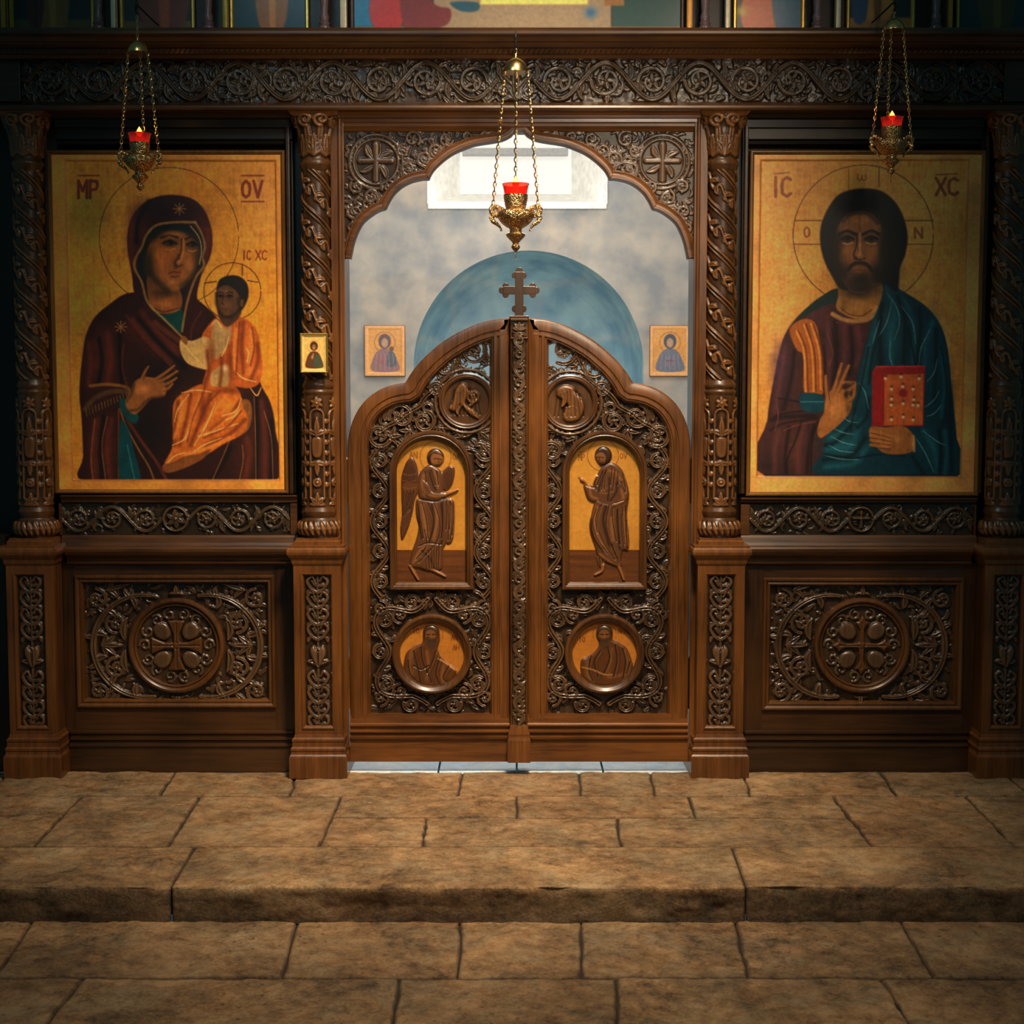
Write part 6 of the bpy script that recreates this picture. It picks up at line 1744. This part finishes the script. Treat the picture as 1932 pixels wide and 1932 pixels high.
        extra = [[(575, 1500), (590, 1580), (560, 1680)], [(660, 1620), (655, 1700), (660, 1765)], [(625, 1640), (628, 1700), (622, 1770)], [(590, 1660), (585, 1720), (592, 1770)], [(725, 1300), (728, 1400), (722, 1500)], [(748, 1310), (750, 1400), (745, 1500)], [(768, 1330), (770, 1430), (762, 1540)]]
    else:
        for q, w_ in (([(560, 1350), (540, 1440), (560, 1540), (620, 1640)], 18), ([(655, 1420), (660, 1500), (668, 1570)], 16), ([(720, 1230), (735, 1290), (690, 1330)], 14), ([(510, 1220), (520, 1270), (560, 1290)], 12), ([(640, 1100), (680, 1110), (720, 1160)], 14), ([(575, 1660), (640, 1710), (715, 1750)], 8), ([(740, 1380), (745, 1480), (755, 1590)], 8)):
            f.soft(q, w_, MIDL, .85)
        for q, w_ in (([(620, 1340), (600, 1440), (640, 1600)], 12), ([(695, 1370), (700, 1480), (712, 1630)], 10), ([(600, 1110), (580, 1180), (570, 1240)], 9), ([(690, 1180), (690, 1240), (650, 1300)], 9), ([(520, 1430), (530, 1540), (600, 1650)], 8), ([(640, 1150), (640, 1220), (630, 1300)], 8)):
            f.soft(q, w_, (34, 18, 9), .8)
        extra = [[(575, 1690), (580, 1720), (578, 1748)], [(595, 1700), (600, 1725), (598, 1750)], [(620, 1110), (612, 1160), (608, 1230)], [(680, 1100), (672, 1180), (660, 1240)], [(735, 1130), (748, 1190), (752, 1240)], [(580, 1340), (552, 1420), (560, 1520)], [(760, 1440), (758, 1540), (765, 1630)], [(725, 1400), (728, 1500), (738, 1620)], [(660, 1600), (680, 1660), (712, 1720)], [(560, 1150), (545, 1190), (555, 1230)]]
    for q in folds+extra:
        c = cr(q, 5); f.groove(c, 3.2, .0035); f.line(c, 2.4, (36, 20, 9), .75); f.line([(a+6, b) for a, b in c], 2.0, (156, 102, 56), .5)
    for q in feet:
        f.stroke(cr(q, 4), [13, 12, 8], h*.8); f.line(cr(q, 4), [11, 10, 6], (140, 88, 44), 1)
    mk_ = (f.Y > ysp) | (np.hypot(f.X-xm, f.Y-ysp) < R+2)
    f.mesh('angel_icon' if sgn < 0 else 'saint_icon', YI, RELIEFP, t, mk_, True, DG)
def DOOR_ROUND(sgn, t, cx, cy, R):
    R += 3
    YI = YD+.020
    f = Field(cx-R-3, cy-R-3, cx+R+3, cy+R+3, .95, Y=YI)
    gold_ground(f, (176, 106, 34), (196, 124, 44), 61+sgn)
    f.crop(2.841, 640, 1080)
    h = .010; BR, BD, BL = (88, 48, 18), (36, 20, 9), (134, 84, 36)
    if sgn < 0:
        pl = [(348, 535), (356, 440), (400, 395), (445, 375), (452, 330), (490, 290), (532, 305), (540, 360), (528, 410), (545, 450), (590, 490), (630, 525), (600, 585), (540, 612), (460, 612), (390, 585)]
        hc = (493, 330); beard = [(470, 340), (500, 352), (528, 345), (515, 400), (490, 415), (472, 380)]
        folds = [[(400, 420), (420, 500), (440, 590)], [(440, 400), (450, 480), (500, 590)], [(520, 420), (500, 480), (470, 540)], [(370, 470), (380, 540), (420, 590)], [(540, 460), (520, 540), (540, 600)], [(590, 500), (560, 560), (580, 590)], [(480, 500), (440, 520), (400, 500)]]
        bk = [(530, 460), (575, 485), (628, 525)]
        tx = (('IO', 395, 300), ('AN', 600, 335), ('LH', 610, 390))
    else:
        pl = [(1296, 545), (1296, 470), (1330, 450), (1372, 420), (1392, 380), (1376, 330), (1400, 290), (1440, 286), (1466, 318), (1464, 355), (1500, 375), (1545, 410), (1575, 500), (1578, 540), (1530, 590), (1460, 612), (1380, 606), (1320, 580)]
        hc = (1422, 330); beard = [(1388, 345), (1420, 352), (1448, 345), (1436, 400), (1410, 405), (1395, 375)]
        folds = [[(1440, 400), (1450, 460), (1420, 540)], [(1480, 390), (1490, 470), (1470, 560)], [(1520, 410), (1535, 480), (1520, 570)], [(1400, 420), (1370, 480), (1390, 560)], [(1350, 450), (1340, 520), (1360, 580)], [(1560, 480), (1540, 540)]]
        bk = [(1300, 505), (1360, 520), (1420, 545), (1460, 545)]
        tx = (('IO', 1285, 345), ('LH', 1495, 300), ('AN', 1535, 300))
    arc_line(f, hc[0], hc[1]+5, 62, PI*.9, PI*2.1, 1.6, (120, 62, 20), .7)
    for s_, x, y in tx: text(f, s_, x, y, 14, 28, 2.6, (110, 48, 16), .8, 1.3)
    f.raise_(pl, h, 8); f.fill(pl, BR, .8)
    f.raise_(circ(hc[0], hc[1], 46, 14, ry=50), h*1.25, 8); f.fill(circ(hc[0], hc[1]-12, 44, 14, ry=36), (60, 36, 18), .8)
    f.fill(circ(hc[0]-2, hc[1]+8, 30, 14, ry=34), (118, 72, 34), .8); f.fill(beard, (70, 46, 28), .8)
    for s_ in (-1, 1):
        f.line([(hc[0]+s_*14-8, hc[1]), (hc[0]+s_*14+8, hc[1])], 3, BD, .9)
    f.line([(hc[0], hc[1]), (hc[0]-2, hc[1]+16)], 2.5, BL, .8)
    sx = 1 if sgn > 0 else -1
    for q, w_ in ((([(400, 400), (380, 470), (390, 550)], 16), ([(470, 420), (480, 500), (470, 570)], 12), ([(560, 500), (550, 560), (560, 600)], 14)) if sgn < 0 else (([(1530, 420), (1550, 480), (1540, 550)], 16), ([(1460, 410), (1455, 480), (1440, 540)], 12), ([(1330, 480), (1330, 540), (1360, 590)], 14), ([(1440, 560), (1500, 550), (1540, 530)], 12))):
        f.soft(q, w_, (128, 80, 38), .8)  # painted highlights on the carved robe
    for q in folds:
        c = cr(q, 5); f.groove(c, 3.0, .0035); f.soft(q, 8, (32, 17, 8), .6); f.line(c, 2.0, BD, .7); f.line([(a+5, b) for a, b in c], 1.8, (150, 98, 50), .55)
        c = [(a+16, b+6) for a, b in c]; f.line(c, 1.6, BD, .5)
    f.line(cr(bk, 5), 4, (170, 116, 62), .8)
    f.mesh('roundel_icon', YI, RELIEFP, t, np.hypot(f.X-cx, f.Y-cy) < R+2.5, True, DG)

door(-1, 'left leaf of the carved double door, with an angel icon')
door(1, 'right leaf of the carved double door, with the centre post and budded cross')
# ================================================================ hanging oil lamps
def mat_glass():
    m, nt, b = newmat('red_glass'); L = nt.links
    tc = N(nt, 'ShaderNodeTexCoord'); sp = N(nt, 'ShaderNodeSeparateXYZ'); L.new(tc.outputs['Generated'], sp.inputs[0])
    rp = ramp(nt, [(0.0, (0.55, 0.02, 0.005)), (0.6, (0.80, 0.02, 0.006)), (1.0, (0.40, 0.012, 0.006))]); L.new(sp.outputs['Z'], rp.inputs['Fac'])  # flame glow put into the glass by this gradient and its emission
    L.new(rp.outputs['Color'], b.inputs['Base Color']); L.new(rp.outputs['Color'], b.inputs['Emission Color'])
    b.inputs['Roughness'].default_value = 0.12; b.inputs['Transmission Weight'].default_value = 0.55
    b.inputs['Emission Strength'].default_value = 0.16; b.inputs['Coat Weight'].default_value = 0.6
    return m
REDG = mat_glass()
FL, nt, b = newmat('flame'); b.inputs['Emission Color'].default_value = (1, .50, .07, 1); b.inputs['Emission Strength'].default_value = 3.2; b.inputs['Base Color'].default_value = (1, .5, .1, 1)
def lamp(u, v_rim, v_hang, Y, sc, label, u_hook):
    """oil lamp: v_rim = photo height of the glass rim, v_hang = of the smoke cap"""
    cx, _, zr = P(u, v_rim, Y); zc = P(u, v_hang, Y)[2]
    k = sc*(6+Y)/FPX              # one photo pixel of the middle lamp
    t = thing('hanging_oil_lamp', label, 'oil lamp', (cx, Y, zr-137*k), 'brass oil lamps with red glasses')
    def z(v): return zr-(v-347)*k
    def body(name, prof, mat, seg=40):
        mb = MB(); mb.lathe(cx, Y, [(a*k, z(v)) for a, v in prof], seg); return mb.build(name, mat, t, True)
    cup = body('glass_cup', [(12, 388), (17.5, 382), (20, 372), (22, 360), (24, 350.5), (25.5, 347), (24, 347), (21, 360), (18, 380), (8, 384)], REDG)
    body('cup_holder', [(13, 394), (16.5, 391), (18.8, 384), (20.6, 374), (21.6, 367.5), (22.6, 367), (22.2, 374), (20.4, 385), (18, 394)][::1], BRASSF)
    body('bowl', [(2, 486), (.8, 485), (.8, 473), (3, 471), (5.5, 468), (8, 465), (8.5, 462), (6, 459), (5.5, 456), (8, 453), (12, 449), (17, 444), (18.5, 440), (16, 438), (12, 436), (11, 432), (12, 429), (18, 426), (25, 421), (31, 414), (34.5, 408), (35, 404), (33, 399), (27, 395), (20, 392.5), (15.5, 392), (15, 389)], BRASSF, 48)
    mb = MB(); mb.tube([(cx, Y, z(472)), (cx, Y, z(484))], .7*k, 6); mb.lathe(cx, Y, [(.2*k, z(487)), (1.3*k, z(485.5)), (.3*k, z(484))], 8); mb.build('tip', BRASS, t, True)
    hk = {}
    for i, a in enumerate((PI, 0.0, PI/2)):
        ca, sa = math.cos(a), math.sin(a)
        mb = MB()
        def q(rad, v): return (cx+rad*k*ca, Y+rad*k*sa, z(v))
        mb.tube([q(20, 396), q(28, 393), q(36, 389), q(42, 388), q(45, 393), q(45, 400), q(41, 404), q(45, 409), q(42, 416), q(36, 420), q(31, 424), q(28, 429)], np.array([3.6, 4.6, 4.6, 5.4, 5.4, 4.6, 5.6, 5.4, 4.4, 3.8, 2.8, 1.8])*k, 8)
        mb.tube([q(34, 409), q(38, 405), q(37, 398), q(33, 397)], 2.2*k, 8)
        mb.tube([q(27, 428), q(27, 434)], [1.2*k, 2.6*k], 8)
        mb.lathe(q(42, 386)[0], q(42, 386)[1], [(.5*k, z(392)), (3.2*k, z(389)), (3.2*k, z(386)), (.5*k, z(383))], 10)
        mb.build('handle', BRASSF, t, True)
        hk[i] = (q(42, 386), (cx+21*k*ca, Y+21*k*sa, zc-27*k*.9))
    for i in range(3):
        A, B = Vector(hk[i][0]), Vector(hk[i][1])
        mb = MB(); d = B-A; n = int(d.length/(8.4*k)); st = d/n
        for j in range(n):
            c = A+st*(j+.5)
            mb.torus(tuple(c), d.length/n*.60, 2.8*k, 1.12*k, (st.x/st.z, st.y/st.z), (PI/2 if j % 2 else .35)+a*0, 10, 5)
        ch = mb.build('chain', BRASS, t, True)
        if i == 0:
            mb = MB(); c = A+d*.62; mb.lathe(c.x, c.y, [(.3*k, c.z-6*k), (2*k, c.z-4*k), (5*k, c.z), (2*k, c.z+4*k), (.3*k, c.z+6*k)], 8); mb.build('bead', BRASS, ch, True)
    mb = MB(); mb.lathe(cx, Y, [(21*k, zc-27*k), (23.5*k, zc-27*k), (23*k, zc-22*k), (20*k, zc-14*k), (15*k, zc-7*k), (8*k, zc-2.5*k), (3*k, zc), (2*k, zc+6*k), (1*k, zc+8*k)], 40); mb.build('smoke_cap', BRASS, t, True)
    # suspension: short chain up to a hooked bar that projects from the beam
    mb = MB(); ztop = P(u_hook, 84 if sc == 1 else 22, Y)[2]
    ztop = max(ztop, zc+.035)
    n = max(2, int((ztop-zc-8*k)/(8*k)))
    for j in range(n):
        c = (cx, Y, zc+8*k+(ztop-zc-8*k)*(j+.5)/n); mb.torus(c, (ztop-zc-8*k)/n*.6, 2.3*k, .8*k, (0, 0), PI/2 if j % 2 else .3, 10, 5)
    mb.build('top_chain', BRASS, t, True)
    mb = MB()
    mb.tube([(cx, Y+.004, ztop-.01), (cx, Y-.012, ztop-.004), (cx, Y-.014, ztop+.012), (cx, Y, ztop+.022), (cx, Y+.03, ztop+.026), (cx, -.10, ztop+.03), (cx, .008 if sc < 1 else -.09, ztop+.034)], [.003, .005, .005, .005, .0035, .0035, .0035], 8)
    mb.lathe(cx, Y-.004, [(.004, ztop+.012), (.006, ztop+.018), (.006, ztop+.030), (.003, ztop+.040), (.002, ztop+.048)], 10)
    mb.build('hook', IRON, t, True)
    mb = MB(); mb.lathe(cx, Y, [(0.5*k, z(354)), (5.5*k, z(350)), (7*k, z(345.5)), (4.6*k, z(339)), (.4*k, z(332))], 16); mb.build('flame', FL, cup, True)
    L = bpy.data.lights.new('lamp_flame_light', 'POINT'); L.energy = .12; L.color = (1, .45, .15); L.shadow_soft_size = .02
    o = bpy.data.objects.new('lamp_flame_light', L); COL.objects.link(o); o.location = (cx, Y-.0, z(336))
lamp(973, 347, 109, -.40, 1.0, 'brass oil lamp with red glass hanging in front of the arched doorway', 973)
lamp(263, 252, 76, -.335, .84, 'brass oil lamp with red glass hanging before the mother and child icon', 256)
lamp(1683, 222, 34, -.335, .84, 'brass oil lamp with red glass hanging before the bearded figure icon', 1690)

# ================================================================ upper row of pictures
ZU = P(966, 56, -.06)[2]          # shelf on top of the cornice
HU = 0.62
mb = MB(); mb.wbox(-2.35, 2.35, .04, .16, ZU+.012, ZU+HU+.19, 0)
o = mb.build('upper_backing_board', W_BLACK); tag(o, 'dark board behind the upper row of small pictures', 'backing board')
YU = .0
def upic(u0, u1, label, items, frame='gold', ground=(14, 22, 26)):
    x0 = P(u0, 30, YU)[0]; x1 = P(u1, 30, YU)[0]
    w = x1-x0; zb = ZU+.006
    t = thing('upper_picture', label, 'picture', ((x0+x1)/2, YU, zb), 'upper row of pictures')
    X0_, X1_ = 966+x0*S, 966+x1*S; Y1_ = 750+(CAMZ-zb)*S; Y0_ = Y1_-HU*S
    F = Field(X0_, Y0_, X1_, Y1_, 2.0, ground)
    W = X1_-X0_
    for it in items:
        if it[0] == 'f': F.fill([(X0_+a*W, Y1_-b*W) for a, b in it[1]], it[2], 2.0, 1, len(it) < 4)
        elif it[0] == 'b': F.blob(X0_+it[1]*W, Y1_-it[2]*W, it[3]*W, it[4]*W, it[5], it[6])
    F.mesh('painting', YU+.02, PAINT, t, None, True, 2.1)
    mb = MB(); mb.wbox(x0, x1, YU+.022, YU+.038, zb, zb+HU, 0); mb.build('board', W_BLACK, t)
    mb = MB()
    mb.sweep(R_(X0_, Y0_, X1_, Y1_), [(0, -.02), (0, .006), (2, .009), (5, .009), (7, .004), (8, -.002)], YU+.02, True, 1)
    mb.build('frame', GOLD if frame == 'gold' else W_MIDX, t)
    return t
def robe(c, col, trim, w=.12, base=.06):
    return [('f', circ(c, 1.52, .19, 20).tolist(), (150, 104, 40)), ('f', [(c-w*1.2, base), (c-w*1.9, .7), (c-w*1.7, 1.15), (c-w*.6, 1.34), (c+w*.6, 1.34), (c+w*1.7, 1.15), (c+w*1.9, .7), (c+w*1.2, base)], col), ('f', circ(c, 1.52, .085, 16, ry=.11).tolist(), (96, 60, 34)), ('f', [(c-w, base), (c-w*1.1, .5), (c-w*.7, 1.4), (c, 1.9), (c+w*.7, 1.4), (c+w*1.2, .5), (c+w, base)], col), ('f', [(c-w*.2, base), (c-w*.3, .9), (c+w*.3, .9), (c+w*.35, base)], trim)]
floorc = [('f', [(0, 0), (1, 0), (1, .16), (0, .16)], (64, 52, 20), 1)]
upic(16, 176, 'dim upper picture of a standing robed figure, leftmost in the row', floorc+robe(.5, (96, 64, 26), (120, 84, 34))+robe(.3, (60, 20, 18), (40, 14, 12), .06, .1))
upic(224, 366, 'upper picture of a reddish robed figure, above the left lamp', floorc+robe(.58, (74, 34, 22), (110, 50, 26), .2))
upic(432, 582, 'upper picture of an ochre robed figure on teal, above the left end of the arch', [('f', [(0, 0), (1, 0), (1, .06), (0, .06)], (60, 58, 30), 1)]+robe(.53, (112, 66, 22), (150, 94, 34), .12), ground=(8, 40, 50))
upic(660, 1292, 'wide upper picture of figures around a pale table, above the doorway lamp',
     [('f', [(0, 0), (1, 0), (1, .02), (0, .02)], (110, 74, 44), 1), ('f', [(.25, .0), (.78, .0), (.78, .30), (.25, .30)], (126, 104, 78), 1),
      ('f', [(.0, .02), (.10, .02), (.11, .3), (.0, .4)], (16, 86, 118), 1), ('f', [(.07, .02), (.15, .02), (.16, .09), (.11, .14), (.06, .10)], (140, 26, 22)),
      ('f', [(.16, .02), (.28, .02), (.30, .07), (.24, .10), (.18, .3), (.15, .3)], (92, 26, 26)), ('f', [(.33, .065), (.38, .065), (.38, .09), (.30, .09)], (20, 60, 74)),
      ('f', [(.39, .085), (.71, .085), (.71, .3), (.39, .3)], (236, 186, 84), 1), ('b', .72, .06, .02, .018, (20, 70, 110), .9),
      ('f', [(.785, .02), (1, .02), (1, .4), (.785, .4)], (6, 48, 46), 1), ('f', [(.76, .08), (.82, .08), (.82, .3), (.76, .3)], (120, 78, 34), 1)], frame='wood', ground=(40, 34, 26))
upic(1384, 1520, 'upper picture of an orange robed figure beside blue, right of the doorway arch', [('f', [(0, 0), (1, 0), (1, .08), (0, .08)], (90, 58, 34), 1), ('f', [(.15, .08), (.62, .08), (.55, .6), (.3, 1.2), (.15, .6)], (168, 70, 30)), ('f', [(.6, .08), (.95, .08), (.95, 1.4), (.55, 1.2)], (10, 66, 90)), ('b', .12, .3, .1, .08, (170, 150, 40), .8)])
upic(1598, 1728, 'upper picture of a yellow robed figure on a tan floor, above the right lamp', [('f', [(0, 0), (1, 0), (1, .22), (0, .22)], (120, 78, 36), 1)]+robe(.45, (140, 92, 36), (90, 50, 24), .16, .22)+[('f', [(.1, .22), (.3, .22), (.3, 1), (.1, 1)], (16, 50, 80))])
upic(1806, 1960, 'dim teal upper picture with a gold-brown robe, rightmost in the row', robe(.5, (60, 46, 20), (90, 66, 26), .14), ground=(6, 36, 40))
# colonettes
def colonette(u, mat, R, label, group, kind):
    x = P(u, 40, -.05)[0]
    t = thing('colonette' if kind == 'c' else 'gilt_strip', label, 'small column' if kind == 'c' else 'gilded strip', (x, -.05, ZU), group)
    mb = MB()
    if kind == 'c':
        mb.lathe(x, -.05, [(R*1.5, ZU), (R*1.5, ZU+.012), (R*1.1, ZU+.018), (R*1.35, ZU+.028), (R*.95, ZU+.036), (R*1.15, ZU+.05), (R*.8, ZU+.07), (R*.95, ZU+.1), (R*1.05, ZU+.14), (R*.9, ZU+.20), (R*.85, ZU+HU)], 20)
        mb.build('shaft', mat, t, True)
    else:
        mb.wbox(x-R, x+R, -.04, .0, ZU+.012, ZU+HU, .005); mb.build('strip', mat, t, True)
        mb = MB(); mb.wbox(x-R-.004, x+R+.004, -.048, .0, ZU, ZU+.012, .003); mb.build('foot', W_MID, t)
    return t
ORN = plain('orange_gilt', (0.62, 0.27, 0.05), 0.35, .4, .1, 50)
for (u, lb) in ((186, 'colonette left of the hanging chain of the left lamp'), (393, 'colonette second from the left, above the mother and child icon'), (612, 'colonette just left of the wide upper picture'),
               (1330, 'dark colonette just right of the wide upper picture'), (1542, 'colonette between the orange robe and yellow robe pictures'), (1766, 'colonette right of the chain of the right lamp')):
    colonette(u, PURP, .017, lb, 'colonettes of the upper row', 'c')
for (u, mat, R, lb) in ((4, ORN, .010, 'orange gilt strip at the far left edge of the upper row'), (212, CREAMW, .010, 'gilt strip left of the reddish robed upper picture'), (423, GOLD, .010, 'gilt strip left of the ochre robed upper picture'),
                        (647, CREAMW, .013, 'pale gilt strip at the left side of the wide upper picture'), (1302, ORN, .012, 'orange gilt strip at the right side of the wide upper picture'), (1374, CREAMW, .010, 'pale gilt strip left of the orange robed upper picture'),
                        (1583, CREAMW, .010, 'pale gilt strip left of the yellow robed upper picture'), (1795, ORN, .009, 'orange gilt strip near the upper right corner')):
    colonette(u, mat, R, lb, 'gilt strips of the upper row', 's')
mb = MB(); mb.wbox(-2.5, 2.5, .05, .15, ZU+HU+.192, 4.1, 0); o = mb.build('wall_upper', W_BLACK); struct(o)

# ================================================================ camera, light
cam = bpy.data.cameras.new('camera'); co = bpy.data.objects.new('camera', cam); COL.objects.link(co)
co.location = (0, CAMY, CAMZ); co.rotation_euler = (PI/2-TH, 0, 0)
cam.sensor_width = 36; cam.lens = FPX/1932*36
cam.dof.use_dof = True; cam.dof.focus_distance = 6.05; cam.dof.aperture_fstop = 6.3
cam.clip_start = .05
SC.camera = co
def area(name, loc, target, size, energy, color, sy=None, spread=None):
    L = bpy.data.lights.new(name, 'AREA'); L.energy = energy; L.color = color; L.size = size
    if sy: L.shape = 'RECTANGLE'; L.size_y = sy
    if spread: L.spread = math.radians(spread)
    o = bpy.data.objects.new(name, L); COL.objects.link(o); o.location = loc
    o.rotation_euler = (Vector(target)-Vector(loc)).to_track_quat('-Z', 'Y').to_euler()
    return o
area('nave_key', (.50, -2.5, 5.0), (-.08, -.25, .9), .6, 33, (1, .80, .56), .6, 50)
area('nave_front', (1.5, -4.2, 3.9), (-.10, 0, 1.6), .7, 6.0, (1, .80, .56), .8, 46)
area('nave_cool', (-1.1, -2.8, 4.2), (.1, 0, 1.5), .8, 4.0, (.58, .88, 1.0), None, 80)
area('floor_wash', (0, -3.0, 4.8), (0, -2.2, 0), .8, 13, (1, .80, .56), .8, 60)  # added unseen light to brighten the front floor
area('nave_up', (.9, -3.6, 2.2), (.1, 0, 3.15), .5, 3.6, (1, .84, .66), None, 42)  # added unseen uplight to brighten the upper row
area('sanctuary_top_fill', (0, 1.5, 3.9), (0, 2.6, 1.2), 2.8, 62, (1.0, .97, .92), 1.6)  # added fill under the closed ceiling to brighten the sanctuary wall
area('sanctuary_window', (.04, 2.9, 3.1), (0, 0, 1.3), .9, 36, (.94, .98, 1.0), .6, 160)
area('sanctuary_fill', (0, .45, 2.6), (0, 3.4, 1.6), 2.2, 24, (1.0, .97, .92), 1.2, 170)
w = bpy.data.worlds.new('world'); SC.world = w; w.use_nodes = True
w.node_tree.nodes['Background'].inputs[0].default_value = (.08, .22, .24, 1); w.node_tree.nodes['Background'].inputs[1].default_value = .22
SC.view_settings.view_transform = 'Standard'; SC.view_settings.look = 'None'
SC.view_settings.exposure = 0; SC.view_settings.gamma = 1
